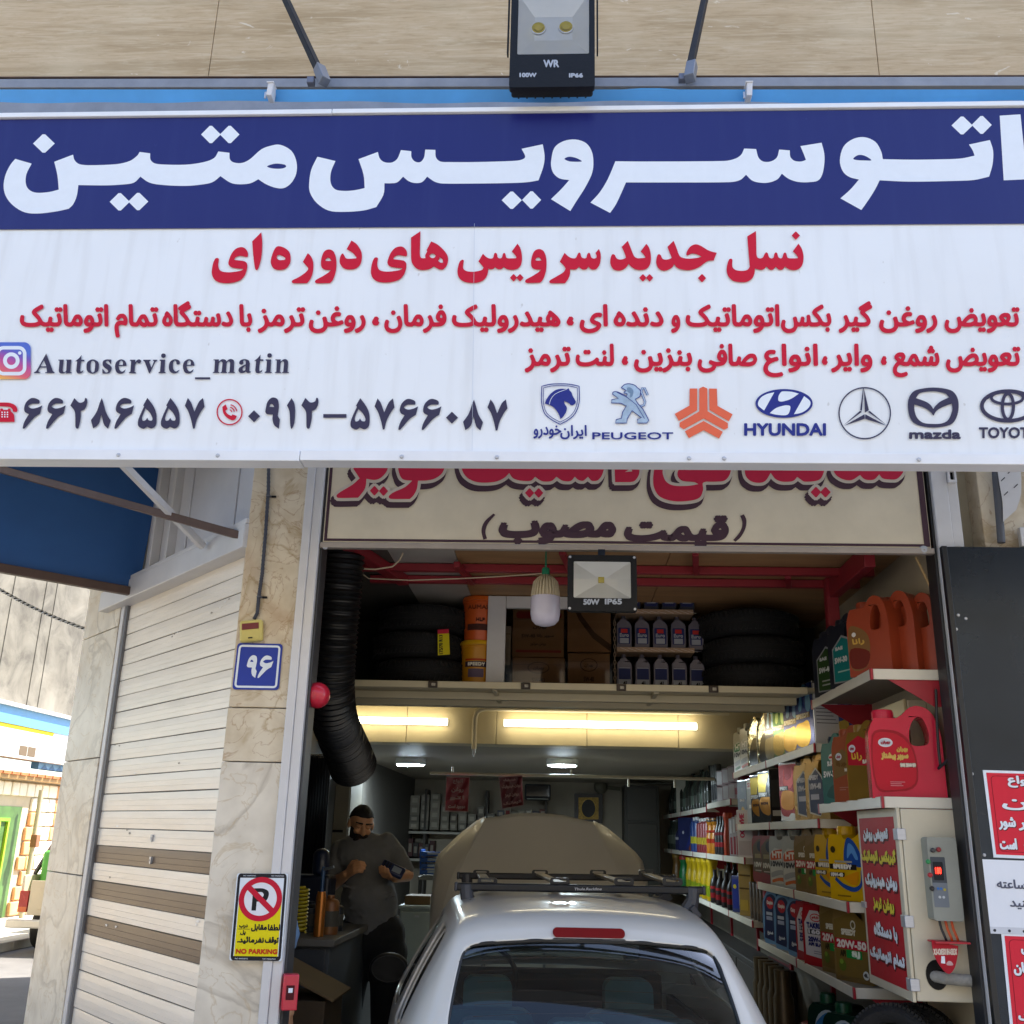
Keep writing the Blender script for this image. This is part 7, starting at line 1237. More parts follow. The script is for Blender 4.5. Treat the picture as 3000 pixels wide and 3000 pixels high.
# inside: dark cabin, seats with leather head rests, steering wheel hint, parcel shelf
CAB = mat('#2a2e32', .8); LEA = mat('#4c8c9e', .35, 0, .15, 6., .15, 20.)
q = MB(); q.box(-.72, .72, .25, 2.6, .20, .24, CAB); q.box(-.74, -.70, .5, 2.6, .24, .85, CAB); q.box(.70, .74, .5, 2.6, .24, .85, CAB); q.box(-.66, .66, 2.5, 2.75, .24, .96, CAB); q.box(-.62, .62, .30, .62, .82, .84, CAB); q.build('cabin_lining', car, local=True, bevel=.01)
for y, xs_, hh, w_ in ((.78, (-.36, .0, .38), .93, .13), (1.75, (-.35, .35), .97, .12)):
    for x in xs_:
        if y < 1 or True:
            q = MB(); q.prism([rrect(x - w_, hh - .16, x + w_, hh + .06, .05)], lambda a, b_, l: V((a, y + l + (b_ - hh) * .2, b_)), LEA, -.05, .05); q.build('head_rest', car, local=True, bevel=.03, seg=4)
for y, x0, x1, zt_ in ((.80, -.58, .58, .82), (1.72, -.60, -.12, .90), (1.72, .12, .60, .90)):
    q = MB(); q.prism([rrect(x0, .30, x1, zt_, .08)], lambda a, b_, l: V((a, y + l + (b_ - .6) * -.25, b_)), LEA, -.06, .06); q.box(x0, x1, y, y + .48, .36, .48, LEA); q.build('seat', car, local=True, bevel=.03, seg=3)
q = MB(); q.tube([V((-.36 + .18 * math.cos(a * .349), 2.32 + .06 * math.sin(a * .349), .95 + .16 * math.sin(a * .349))) for a in range(18)], .014, CAB, 8, closed=True); q.build('steering_wheel', car, local=True)
q = MB(); q.ball((.30, .42, .865), (.05, .04, .03), mat('#9a988a', .8)); q.ball((.36, .44, .862), (.04, .04, .035), mat('#9a988a', .8)); q.bar((.05, .45, .845), (.27, .43, .845), .03, .004, mat('#9a988a', .8)); q.build('crumpled_cloth', car, local=True)
# door mirrors
for sx_ in (-1, 1):
    q = MB(); c_ = V((sx_ * .875, 2.25, 1.0)); q.ball(c_, (.105, .036, .075), PAINT, nu=24, nv=14); mo = q.build('mirror', car, local=True)
    q = MB(); q.bar(V((sx_ * .785, 2.28, .955)), c_ + V((-sx_ * .05, .01, -.03)), .06, .04, BLKP); q.build('arm', mo, local=True, bevel=.01)
    q = MB(); q.lathe([(.0, .003), (.094, .003), (.104, -.006), (.108, -.035)], tuple(c_ + V((0, -.040, 0))), BLKP, (0, -1, 0), 28, sy=.72); q.build('rim', mo, local=True); q = MB(); q.lathe([(.0, 0), (.090, 0)], tuple(c_ + V((0, -.0455, 0))), mat('#0d1011', .06, 0., .0, 3., spec=.12), (0, -1, 0), 28, sy=.70); q.build('glass', mo, local=True)
for y in (.62, 3.06):
    for sx_ in (-1, 1):
        q = MB(); q.lathe([(.19, -.08), (.27, -.085), (.285, -.06), (.287, 0), (.285, .06), (.27, .085), (.19, .08)], (sx_ * .655, y, .287), RUB, (1, 0, 0), 36); wo = q.build('wheel', car, local=True)
        q = MB(); q.lathe([(0, .07 * sx_), (.06, .075 * sx_), (.10, .05 * sx_), (.18, .06 * sx_), (.195, .082 * sx_)], (sx_ * .655, y, .287), mat('#a8abb0', .35, .7), (1, 0, 0), 28); q.build('rim', wo, local=True)
for sx_ in (-1, 1): q = MB(); q.prism([rrect(-.06, -.14, .06, .14, .03)], lambda a, b_, l: V((sx_ * (.585 + a * .6), .03 - l + abs(a) * .3, .78 + b_)), mat('#9c1420', .15, coat=.6), -.02, .03); q.build('tail_light', car, local=True)
q = MB(); q.prism([rrect(-.64, -.1, .64, .1, .06)], lambda a, b_, l: V((a, -.03 - l + a * a * .12, .44 + b_)), PAINT, -.05, .03); q.build('bumper', car, local=True, bevel=.01)
q = MB(); q.prism([rrect(-.26, -.055, .26, .055, .01)], lambda a, b_, l: V((a, -.008 - l, .66 + b_)), mat('#d8d8d4', .4), -.02, .006); q.build('number_plate', car, local=True)
# engine bay and raised bonnet
q = MB(); q.box(-.6, .6, 2.9, 3.7, .45, .70, mat('#2a2a2c', .6, .2, .3, 9.)); q.box(-.2, .3, 3.0, 3.4, .70, .80, mat('#3a3a3c', .5, .3, .3, 9.)); q.build('engine', car, local=True, bevel=.02)
Rc = MX.Rotation(CRZ, 3, 'Z'); hp0 = CARO + Rc @ V((0, 2.86, .98)); hn = Rc @ V((0, -math.sin(R(66)), math.cos(R(66)))).normalized(); hn = -hn if hn.y > 0 else hn
def HB(u, v, l=0.): return onP(u, v, hp0 - hn * (-l), hn)
BON = mat('#d2cfc8', .42, .05, .03, 3., .02, 5., coat=.15)
ctr = [(1262, 2790), (1262, 2700), (1344, 2558), (1385, 2478), (1423, 2404), (1470, 2390), (1549, 2383), (1586, 2383), (1660, 2390), (1732, 2413), (1775, 2490), (1814, 2562), (1905, 2700), (1905, 2790)]
lft = [(1259, 2790), (1265, 2640), (1281, 2510), (1344, 2450), (1395, 2410), (1423, 2396)]; rgt = [(1737, 2408), (1775, 2428), (1813, 2458), (1860, 2500), (1879, 2524), (1893, 2580), (1915, 2790)]
q = MB()
def strip(A, B_, la, lb, m):
    n = 24
    def at(Pl, t_):
        s_ = t_ * (len(Pl) - 1); i_ = min(int(s_), len(Pl) - 2); f_ = s_ - i_; return (Pl[i_][0] * (1 - f_) + Pl[i_ + 1][0] * f_, Pl[i_][1] * (1 - f_) + Pl[i_ + 1][1] * f_)
    K_ = 5; vs = []
    for k_ in range(K_ + 1):
        g_ = k_ / K_; l_ = la + (lb - la) * (g_ ** 1.6)
        for i_ in range(n + 1):
            a = at(A, i_ / n); b_ = at(B_, i_ / n); vs.append(HB(a[0] * (1 - g_) + b_[0] * g_, a[1] * (1 - g_) + b_[1] * g_, l_))
    q.add(vs, [(k_ * (n + 1) + i_, k_ * (n + 1) + i_ + 1, (k_ + 1) * (n + 1) + i_ + 1, (k_ + 1) * (n + 1) + i_) for k_ in range(K_) for i_ in range(n)], m)
Lr = [(1285, 2790), (1310, 2660), (1344, 2560), (1385, 2478), (1424, 2400)]; Rr = [(1880, 2790), (1850, 2660), (1814, 2562), (1775, 2490), (1736, 2411)]
mid = [(1575, 2790), (1575, 2660), (1575, 2560), (1575, 2470), (1572, 2383)]
Lm = [((a[0] + b_[0] * 1.) / 2, (a[1] + b_[1]) / 2 - (6 if i_ == 4 else 0)) for i_, (a, b_) in enumerate(zip(Lr, mid))]; Rm = [((a[0] + b_[0]) / 2, (a[1] + b_[1]) / 2 - (6 if i_ == 4 else 0)) for i_, (a, b_) in enumerate(zip(Rr, mid))]
strip(mid, Lm, .03, .026, BON); strip(Lm, Lr, .026, .012, BON); strip(mid, Rm, .03, .026, BON); strip(Rm, Rr, .026, .012, BON)
strip(Lr, lft, .012, -.10, BON); strip(Rr, list(reversed(rgt)), .012, -.10, BON)
ho = q.build('bonnet', car, ang=50); bmx = bmesh.new(); bmx.from_mesh(ho.data); bmesh.ops.remove_doubles(bmx, verts=bmx.verts, dist=.0005); bmesh.ops.recalc_face_normals(bmx, faces=bmx.faces); bmx.to_mesh(ho.data); bmx.free(); ho.data.shade_smooth(); ho.data.set_sharp_from_angle(angle=R(9))
sl = ho.modifiers.new('skin', 'SOLIDIFY'); sl.thickness = .02; sl.offset = 0
# shut lines of the tailgate and fine heater wires on the pane
def on_skin(i, j, f=0., up=.0025): 
    a_ = rb(i, j); b__ = rb(i, j + 1) if j < NP - 1 else a_; return a_.lerp(b__, f) + V((0, -.0015, up))
i5 = YS_.index(.56); q = MB(); q.tube([on_skin(i5, j) for j in range(-4, 5)], .0035, BLKP, 6)
for sg in (-1, 1): q.tube([rb(i_, sg * 4) + V((sg * .002, -.002, .002)) for i_ in range(i5, 2, -1)], .0035, BLKP, 6)
q.build('tailgate_gap', car, local=True)
q = MB()
for k_ in range(7):
    y_ = .19 + k_ * .027; sc_ = csec(y_); P4 = [V((-sc_[2].x, y_, sc_[2].y)), V((-sc_[1].x, y_, sc_[1].y)), V((0, y_, sc_[0].y)), V((sc_[1].x, y_, sc_[1].y)), V((sc_[2].x, y_, sc_[2].y))]; q.tube([p_ + V((0, -.0015, -.0045)) for p_ in P4], .0009, mat('#4a3428', .6), 4)
q.build('heater_wires', car, local=True)
# black rubber strips over the roof seams
for pts_ in ([(1384, 2640, .62), (1402, 2672, .42), (1424, 2716, .15)], [(2016, 2672, .55), (2034, 2700, .35), (2050, 2730, .12)]):
    q = MB(); P_3 = [onY(*p_) for p_ in pts_]
    for a_, b__ in zip(P_3, P_3[1:]): q.bar(a_ + V((0, 0, .004)), b__ + V((0, 0, .004)), .030, .012, BLKP)
    q.build('roof_strip', car, bevel=.003)
# roof rack
rk = thing('roof_rack', 'black roof rack with two crossbars, clamp feet and four slanted slats on the car roof', 'roof rack', tuple(CARO + Rc @ V((0, 1.3, 1.44))), CRZ)
RK = mat('#191b20', .45, .1, .25, 30., .1, 60.); RKG = mat('#4a4d55', .5, .1, .1, 10.); SLT = mat('#7a7266', .5, .3, .1, 8.)
yn, yf = .70, 1.78; a0, a1 = onY(1338, 2597, yn), onY(2060, 2609, yn); b0, b1 = onY(1344, 2565, yf), onY(1975, 2573, yf)
for pa, pb_ in ((a0, a1), (b0, b1)):
    q = MB(); q.bar(pa, pb_, .046, .034, RK); q.build('crossbar', rk, bevel=.008, seg=3)
q = MB(); q.text('Thule.Rackline', lambda u, v, l: onY(u, v, yn - .0238) + V((0, -l, 0)), ink('#c8c8cc'), 1682, 1762, 2608, y1=2601, shear=.2, bold=.3); q.build('lettering', rk, smooth=False)
for pa, pb_, dirs in ((a0, a1, 1), (b0, b1, 1)):
    for p, sg in ((pa, 1), (pb_, -1)):
        q = MB(); b_ = p + V((sg * .045, 0, 0)); ft = V((b_.x + sg * .03, b_.y, b_.z - .10)); q.tube([b_ + V((0, 0, .012)), b_ + V((sg * .004, -.004, -.04)), ft], [.034, .030, .044], RKG, 10); q.obox(p + V((sg * -.002, 0, 0)), (.014, .052, .040), RKG); q.bar(ft + V((-sg * .03, 0, .02)), ft + V((sg * .02, -.02, -.025)), .09, .06, RKG); q.bar(ft + V((sg * .02, -.01, -.02)), ft + V((sg * .055, -.16, -.035)), .035, .012, RK); q.build('foot', rk, bevel=.006)
for un, uf in ((1428, 1410), (1640, 1582), (1828, 1752), (1970, 1895)):
    pn, pf = onY(un, 2588, yn + .02), onY(uf, 2562, yf - .02); q = MB(); q.bar(pn, pf, .05, .014, SLT); so_ = q.build('slat', rk, bevel=.003)
    for p in (pn, pf): q = MB(); q.prism([rrect(-.045, -.014, .045, .020, .012), list(reversed(rrect(-.030, .003, .030, .013, .004)))], lambda a, b_, l: p + V((a, l - .012, b_ + .004)), RK, 0, .024); q.build('clip', so_, bevel=.002)
# ---------------------------------------------------------------- people
SKIN = mat('#c8946e', .5, 0, .08, 14.); HAIR = mat('#15110f', .7, 0, .3, 60., .5, 200.); BRD = mat('#1c1512', .8, 0, .3, 70., .5, 220.)
def cap(q, p, r_, r0, r1, m, n=14):
    p, r_ = V(p), V(r_); q.ball(p, r0, m, nu=n, nv=8); q.ball(r_, r1, m, nu=n, nv=8); k_ = 5; q.tube([p.lerp(r_, i / k_) for i in range(k_ + 1)], [r0 + (r1 - r0) * i / k_ for i in range(k_ + 1)], m, n)
def melt(o, vox, sm=4):
    r_ = o.modifiers.new('union', 'REMESH'); r_.mode = 'VOXEL'; r_.voxel_size = vox; r_.use_smooth_shade = True; s_ = o.modifiers.new('relax', 'SMOOTH'); s_.iterations = sm; s_.factor = .5
def hand(q, wrist, palm_end, nrm, curl, m, side):
    """palm and five bent fingers; nrm = direction the palm faces, side = +1/-1 for the thumb side"""
    w_, e_ = V(wrist), V(palm_end); d = (e_ - w_).normalized(); n = V(nrm); n = (n - d * n.dot(d)).normalized(); s_ = d.cross(n) * side
    for k in (-.028, -.009, .010, .028): cap(q, w_ + s_ * k * .6, e_ + s_ * k, .015, .013, m, 10)
    for k, ln in ((-.030, .052), (-.010, .068), (.010, .074), (.030, .066)):
        a = e_ + s_ * k; b_ = a + (d * math.cos(curl * .6) + n * math.sin(curl * .6)) * ln * .55; c_ = b_ + (d * math.cos(curl * 1.5) + n * math.sin(curl * 1.5)) * ln * .5
        cap(q, a, b_, .0105, .0095, m, 8); cap(q, b_, c_, .0095, .008, m, 8)
    a = w_.lerp(e_, .35) + s_ * .03; b_ = a + (d * .5 + s_ * .75 + n * .35).normalized() * .04; c_ = b_ + (d * .8 + n * .6).normalized() * .032; cap(q, a, b_, .015, .012, m, 8); cap(q, b_, c_, .012, .009, m, 8)
def person(label, base, J, shirt_col, trouser_col, look, hair=True, beard=True, sc=1.):
    """J: joints in world space. look: head rotation matrix (face towards -Y before rotation)"""
    t = thing('person', label, 'person', base); S_ = mat(shirt_col, .85, 0, .12, 5., .6, 9.); T_ = mat(trouser_col, .85, 0, .1, 5., .4, 9.)
    H = V(J['head']); hm = lambda x, y, z: H + look @ V((x, y, z))
    q = MB(); q.ball(H + look @ V((0, .012, .030)), (.076, .094, .090), SKIN, look, 24, 16); q.ball(hm(0, -.018, -.035), (.064, .070, .075), SKIN, look, 24, 14); q.ball(hm(0, -.045, -.080), (.040, .040, .030), SKIN, look)
    cap(q, hm(0, -.084, .010), hm(0, -.106, -.028), .009, .0155, SKIN, 10); q.ball(hm(.014, -.093, -.031), .009, SKIN); q.ball(hm(-.014, -.093, -.031), .009, SKIN)
    for s_ in (-1, 1):
        q.ball(hm(s_ * .078, .012, -.005), (.010, .022, .032), SKIN, look); q.ball(hm(s_ * .034, -.066, -.022), (.024, .022, .022), SKIN, look); cap(q, hm(s_ * .012, -.083, .026), hm(s_ * .050, -.070, .024), .009, .008, SKIN, 8)
    cap(q, hm(-.018, -.080, -.056), hm(.018, -.080, -.056), .008, .008, SKIN, 8); cap(q, hm(-.014, -.077, -.068), hm(.014, -.077, -.068), .009, .009, SKIN, 8)
    nk = V(J['neck']); cap(q, nk, hm(0, .02, -.06), .066, .058, SKIN)
    ch, pv = V(J['chest']), V(J['pelvis']); sl_, sr = V(J['sh_a']), V(J['sh_b']); cap(q, nk, ch, .07, .11, SKIN); cap(q, ch, pv, .12, .12, SKIN); cap(q, sl_, sr, .05, .05, SKIN)
    for k in 'ab':
        sh_, el, wr, pe, nr, cu, sd_ = (V(J['sh_' + k]), V(J['el_' + k]), V(J['wr_' + k]), V(J['pa_' + k]), J['nr_' + k], J['cu_' + k], J['sd_' + k]); cap(q, sh_, el, .055, .043, SKIN); cap(q, el, wr, .045, .029, SKIN); hand(q, wr, pe, nr, cu, SKIN, sd_)
        hip, kn, an = V(J['hip_' + k]), V(J['kn_' + k]), V(J['an_' + k]); cap(q, pv, hip, .12, .10, SKIN); cap(q, hip, kn, .085, .058, SKIN); cap(q, kn, an, .058, .042, SKIN)
    o = q.build('body', t); melt(o, .0055, 5)
    q = MB(); bl = V(J['belly']); cap(q, ch + V((-.06, 0, .05)), ch + V((.06, 0, .05)), .135, .135, S_, 18); cap(q, ch, bl, .155, .165, S_, 20); cap(q, bl, pv + V((0, 0, .03)), .165, .16, S_, 20); q.ball(bl + V((0, -.025, -.02)), (.178, .165, .17), S_); cap(q, nk + V((0, .01, -.035)), ch, .082, .13, S_)
    for k in 'ab': 
        sh_, el = V(J['sh_' + k]), V(J['el_' + k]); cap(q, nk + V((0, .01, -.05)), sh_, .062, .066, S_); cap(q, sh_, sh_.lerp(el, .80), .068, .070, S_, 16)
    rnd = random.Random(3)
    for i in range(7):
        a = bl + V((rnd.uniform(-.15, .05), -.165, rnd.uniform(-.12, .10))); cap(q, a, a + V((.14, .02, -.07 + .02 * i % 3)), .012, .006, S_, 8)
    o = q.build('shirt', t); melt(o, .009, 6)
    tx_ = bpy.data.textures.new('folds', 'CLOUDS'); tx_.noise_scale = .11; tx_.noise_depth = 2; dm = o.modifiers.new('folds', 'DISPLACE'); dm.texture = tx_; dm.strength = .030; dm.mid_level = .5; dm.texture_coords = 'LOCAL'
    q = MB(); cap(q, pv + V((-.05, 0, 0)), pv + V((.05, 0, 0)), .165, .165, T_, 18)
    for k in 'ab':
        hip, kn, an = V(J['hip_' + k]), V(J['kn_' + k]), V(J['an_' + k]); cap(q, pv, hip, .15, .125, T_, 16); cap(q, hip, kn, .118, .088, T_, 16); cap(q, kn, an + V((0, 0, .02)), .088, .075, T_, 16)
    o = q.build('trousers', t); melt(o, .012, 5)
    for k in 'ab':
        an = V(J['an_' + k]); q = MB(); cap(q, an + V((0, .03, -.03)), an + V((0, -.14, -.045)), .045, .040, mat('#1a1a1c', .5)); o = q.build('shoe', t); melt(o, .008)
    if hair:
        q = MB(); vs = []; fs = []; nu, nv = 28, 12
        for i in range(nv + 1):
            for j in range(nu):
                a = 2 * math.pi * j / nu; fr_ = .5 - .5 * math.sin(a); lim = math.pi * (.40 + .32 * (1 - fr_) ** 1.0 if False else .375 + .26 * max(0, math.sin(a) + .55) / 1.55); th = lim * i / nv; jt = 1 + .03 * math.sin(a * 9) * (i > 2)
                vs.append(hm(.0795 * jt * math.sin(th) * math.cos(a), .013 + .098 * jt * math.sin(th) * math.sin(a), .030 + .094 * math.cos(th) * (1 + .02 * math.sin(a * 5 + i))))
        for i in range(nv):
            for j in range(nu): fs.append((i * nu + j, (i + 1) * nu + j, (i + 1) * nu + (j + 1) % nu, i * nu + (j + 1) % nu))
        q.add(vs, fs, HAIR); o = q.build('hair', t); so_ = o.modifiers.new('thick', 'SOLIDIFY'); so_.thickness = .008; so_.offset = -1
    if beard:
        q = MB(); vs = []; fs = []; nu, nv = 26, 8
        for i in range(nv + 1):
            for j in range(nu):
                a = math.pi * (1.0 + j / (nu - 1)); v_ = i / nv; zt_ = -.010 - .052 * (math.sin(a) ** 2) ** 2.2 if True else 0; z_ = zt_ + (-.116 - zt_) * v_; rr = 1.0 - .35 * v_ ** 2.5
                vs.append(hm(.070 * rr * math.cos(a), -.016 + (.076 - .0 * v_) * rr * math.sin(a) * 1.0, z_))
        for i in range(nv):
            for j in range(nu - 1): fs.append((i * nu + j, i * nu + j + 1, (i + 1) * nu + j + 1, (i + 1) * nu + j))
        q.add(vs, fs, BRD); cap(q, hm(-.026, -.086, -.050), hm(-.003, -.098, -.043), .006, .008, BRD, 8); cap(q, hm(.026, -.086, -.050), hm(.003, -.098, -.043), .006, .008, BRD, 8); cap(q, hm(-.026, -.086, -.050), hm(-.034, -.075, -.085), .007, .010, BRD, 8); cap(q, hm(.026, -.086, -.050), hm(.034, -.075, -.085), .007, .010, BRD, 8); cap(q, hm(-.02, -.080, -.09), hm(.02, -.080, -.09), .016, .016, BRD, 8)
        o = q.build('beard', t); so_ = o.modifiers.new('thick', 'SOLIDIFY'); so_.thickness = .008; so_.offset = 1
        q = MB()
        for s_ in (-1, 1): cap(q, hm(s_ * .014, -.0915, .031), hm(s_ * .052, -.0785, .033), .0055, .004, HAIR, 8)
        q.build('eyebrows', t)
    for s_ in (-1, 1):
        q = MB(); q.ball(hm(s_ * .031, -.0755, .006), (.014, .010, .008), mat('#8c8078', .4), look, 14, 10); q.ball(hm(s_ * .031, -.083, .004), (.006, .004, .006), mat('#1c120c', .2), look, 10, 8); q.ball(hm(s_ * .031, -.0775, .0085), (.0165, .0125, .0085), SKIN, look, 14, 10); q.build('eye', t)
    q = MB(); cap(q, hm(-.017, -.087, -.062), hm(.017, -.087, -.062), .0045, .0045, mat('#8c4c44', .4), 8); q.build('lips', t); return t
YM = 2.6; M_ = lambda u, v, dy=0.: onY(u, v, YM + dy)
lk_ = MX.Rotation(R(22), 3, 'Z') @ MX.Rotation(R(17), 3, 'X') @ MX.Rotation(R(5), 3, 'Y')
pv_ = M_(1092, 2700); pv_.z = 1.13
J = dict(head=M_(1058, 2416), neck=M_(1060, 2470, .04), chest=M_(1068, 2530, .02), belly=M_(1085, 2625, .0), pelvis=pv_, sh_a=M_(1000, 2492, .02), sh_b=M_(1133, 2470, .02),
  el_a=M_(972, 2592, -.03), wr_a=M_(1015, 2562, -.22), pa_a=M_(1038, 2543, -.28), nr_a=(.5, .6, -.2), cu_a=1.0, sd_a=1,
  el_b=M_(1192, 2562, -.02), wr_b=M_(1158, 2572, -.20), pa_b=M_(1134, 2566, -.27), nr_b=(.0, .1, 1), cu_b=.75, sd_b=1,
  hip_a=pv_ + V((-.11, 0, -.10)), hip_b=pv_ + V((.11, 0, -.10)), kn_a=V((pv_.x - .13, YM - .03, .58)), kn_b=V((pv_.x + .12, YM - .02, .58)), an_a=V((pv_.x - .15, YM + .02, .14)), an_b=V((pv_.x + .13, YM + .02, .14)))
person('bearded man in dark grey t-shirt beside the car looking at a card reader', (pv_.x, YM, .05), J, '#6e7073', '#141518', lk_)
t = thing('card_reader', 'small dark blue card reader held in the hand of the bearded man', 'card reader', tuple(M_(1149, 2545, -.28))); q = MB(); rt = MX.Rotation(R(22), 3, 'Y') @ MX.Rotation(R(-40), 3, 'X'); c_ = M_(1150, 2547, -.27); q.obox(c_, (.15, .035, .075), mat('#1c2850', .4), rt); q.build('case', t, bevel=.012, seg=3); q = MB(); q.obox(c_ + rt @ V((.028, -.0185, -.004)), (.055, .003, .04), mat('#8c98a8', .2), rt); q.build('screen', t); q = MB()
for i in range(3):
    for j in range(3): q.obox(c_ + rt @ V((-.055 + i * .018, -.0185, -.02 + j * .018)), (.012, .004, .011), mat('#20222a', .5), rt)
q.build('keypad', t)
# second person, almost wholly behind the door jamb
b2 = onY(845, 2900, .42); hx = onY(866, 2580, .42); lk2 = MX.Rotation(R(88), 3, 'Z'); hd = V((hx.x - .108, .44, hx.z + .03)); pv2 = V((-1.37, .46, hd.z - .68))
J2 = dict(head=hd, neck=hd + V((-.03, .0, -.15)), chest=V((-1.32, .45, hd.z - .30)), belly=V((-1.315, .44, hd.z - .48)), pelvis=pv2, sh_a=V((-1.34, .28, hd.z - .22)), sh_b=V((-1.34, .62, hd.z - .22)), el_a=V((-1.26, .26, hd.z - .50)), wr_a=onY(842, 2965, .27), pa_a=onY(846, 3005, .26), nr_a=(-1, 0, 0), cu_a=.4, sd_a=1, el_b=V((-1.36, .66, hd.z - .52)), wr_b=V((-1.2, .66, hd.z - .74)), pa_b=V((-1.15, .66, hd.z - .82)), nr_b=(-1, 0, 0), cu_b=.4, sd_b=-1,
  hip_a=pv2 + V((0, -.10, -.1)), hip_b=pv2 + V((0, .10, -.1)), kn_a=V((-1.26, .35, .50)), kn_b=V((-1.26, .57, .50)), an_a=V((-1.28, .35, .13)), an_b=V((-1.28, .57, .13)))
person('person in a light blue shirt almost hidden behind the white door frame', (-1.27, .45, .05), J2, '#7a9cc4', '#2a2c34', lk2, beard=False)
# ---------------------------------------------------------------- rear of the workshop
GBX = ['#8c8678', '#7a746a', '#9a9284', '#6a6258']; YB_ = 9.05
def Rr_(u, v, y=YB_): return onY(u, v, y)
t = thing('parts_shelf', 'long white parts shelf on the rear wall behind the standing man', 'shelf', (-.9, YB_ + .15, 1.0)); q = MB()
for v in (2432, 2512): a = Rr_(1095, v); c_ = Rr_(1600, v); q.box(a.x - .6, c_.x, YB_, YB_ + .34, a.z - .03, a.z, mat('#b4b0a4', .5))
q.build('board', t, bevel=.003); q = MB()
for u in (1060, 1240, 1420, 1595): p = Rr_(u, 2432); q.box(p.x, p.x + .03, YB_ + .01, YB_ + .33, .05, 2.29, mat('#4c4640', .6))
q.build('upright', t); rnd = random.Random(11); zs1, zs2 = Rr_(1300, 2432).z + .001, Rr_(1300, 2512).z + .001
def pbox(lab, x, y, z, w_, d, h, c_, lc=None):
    t = thing('parts_box', lab, 'box', (x, y, z), 0, 'parts boxes on the rear shelf'); q = MB(); q.box(-w_ / 2, w_ / 2, 0, d, 0, h, mat(c_, .6, 0, .1, 6.)); q.build('box', t, local=True, bevel=.004)
    q = MB(); q.box(-w_ * .3, w_ * .28, -.002, -.0005, h * .25, h * .72, ink(lc or '#b4ac9c')); q.build('label', t, local=True); return t
u = 1120; si = 0
while u < 1440:
    wpx = rnd.choice((22, 26, 30)); p = Rr_(u + wpx / 2, 2432); w_ = wpx / 3098 * 13.3 * .93; n_ = (2, 3, 3, 4, 5, 4, 3, 2, 3, 2, 3, 2, 2)[si % 13]; z = zs1
    for i in range(n_):
        h = rnd.uniform(.085, .125); 
        if z + h > 2.29: break
        pbox(f'cardboard parts box, {words_of(i)} up in the {words_of(si)} stack from the man', p.x, YB_ + .02, z, w_, .2, h, rnd.choice(GBX)); z += h + .001
    u += wpx + 2; si += 1
for k_, (u0, u1, n0) in enumerate(((1455, 1600, 7),)):
    for i in range(n0):
        p = Rr_(u0 + (u1 - u0) * (i + .5) / n0, 2432); z = zs1
        for j in range(3): h = rnd.uniform(.07, .11); pbox(f'flat carton, {words_of(j)} up in the {words_of(i)} stack below the hanging papers', p.x, YB_ + .03, z, .085, .2, h, rnd.choice(('#6a3a34', '#8c8678', '#5a5a64', '#a09888')), rnd.choice(('#b4ac9c', '#7a2a28', '#c8c4b8'))); z += h + .001
for i in range(9): p = Rr_(1135 + i * 16, 2512); pbox(f'dark filter box, {words_of(i)} along the lower rear shelf', p.x, YB_ + .03, zs2, .062, .2, rnd.uniform(.14, .24), rnd.choice(('#4c2a26', '#3a3634', '#5a5044')), '#8c8478')
for i, (v, lab) in enumerate(((2500, 'top blue parts bin of the pile beside the raised bonnet'), (2518, 'second blue parts bin of the pile beside the raised bonnet'), (2536, 'third blue parts bin of the pile beside the raised bonnet'), (2554, 'bottom blue parts bin of the pile beside the raised bonnet'))):
    a, c_ = onY(1230, v, 5.2), onY(1308, v, 5.2); z = a.z - .02; t = thing('parts_bin', lab, 'bin', ((a.x + c_.x) / 2, 5.2, z), 0, 'blue parts bins'); q = MB(); w_ = c_.x - a.x; BB = mat('#1c4a8c', .4); hb = .052
    q.prism([[V((-w_ / 2, 0)), V((w_ / 2, 0)), V((w_ / 2, hb)), V((w_ / 2 - .01, hb)), V((w_ / 2 - .01, .008)), V((-w_ / 2 + .01, .008)), V((-w_ / 2 + .01, hb)), V((-w_ / 2, hb))]], lambda x, z_, l: V((x, l, z_)), BB, 0, .3); q.box(-w_ / 2 + .0101, w_ / 2 - .0101, .001, .008, .0081, hb * .7, BB); q.build('tub', t, local=True, bevel=.002)
    q = MB(); q.box(-.05, .05, -.003, -.001, .012, .032, ink('#98a0a8')); q.build('label', t, local=True)
zt_ = onY(1240, 2562, 5.2).z
t = thing('bin_stand', 'dark stand with crowded machine parts under the blue bins', 'stand', (-.5, 5.3, .05)); q = MB(); x0 = onY(1225, 2562, 5.2).x; x1 = onY(1320, 2562, 5.2).x; q.box(x0, x1, 5.19, 5.55, zt_ - .045, zt_ - .015, mat('#6a665c', .6))
for x in (x0 + .02, x1 - .02):
    for y in (5.21, 5.53): q.box(x - .015, x + .015, y - .015, y + .015, .05, zt_ - .046, mat('#33302c', .6))
q.box(x0 + .03, x1 - .03, 5.22, 5.5, .05, zt_ - .25, mat('#22242a', .5, .2, .3, 10.)); q.build('frame', t, bevel=.004)
t = thing('drawer_cabinet', 'white drawer cabinet standing between the man and the car bonnet', 'cabinet', (onY(1220, 2700, 4.0).x, 4.0, .05)); a, c_ = onY(1172, 2662, 4.0), onY(1275, 2662, 4.0); DC = mat('#a4b0b0', .45, 0, .08, 6.); q = MB(); q.box(a.x, c_.x, 4.0, 4.45, .05, a.z, DC); q.box(a.x - .012, c_.x + .012, 3.985, 4.46, a.z + .001, a.z + .025, DC); q.build('case', t, bevel=.004)
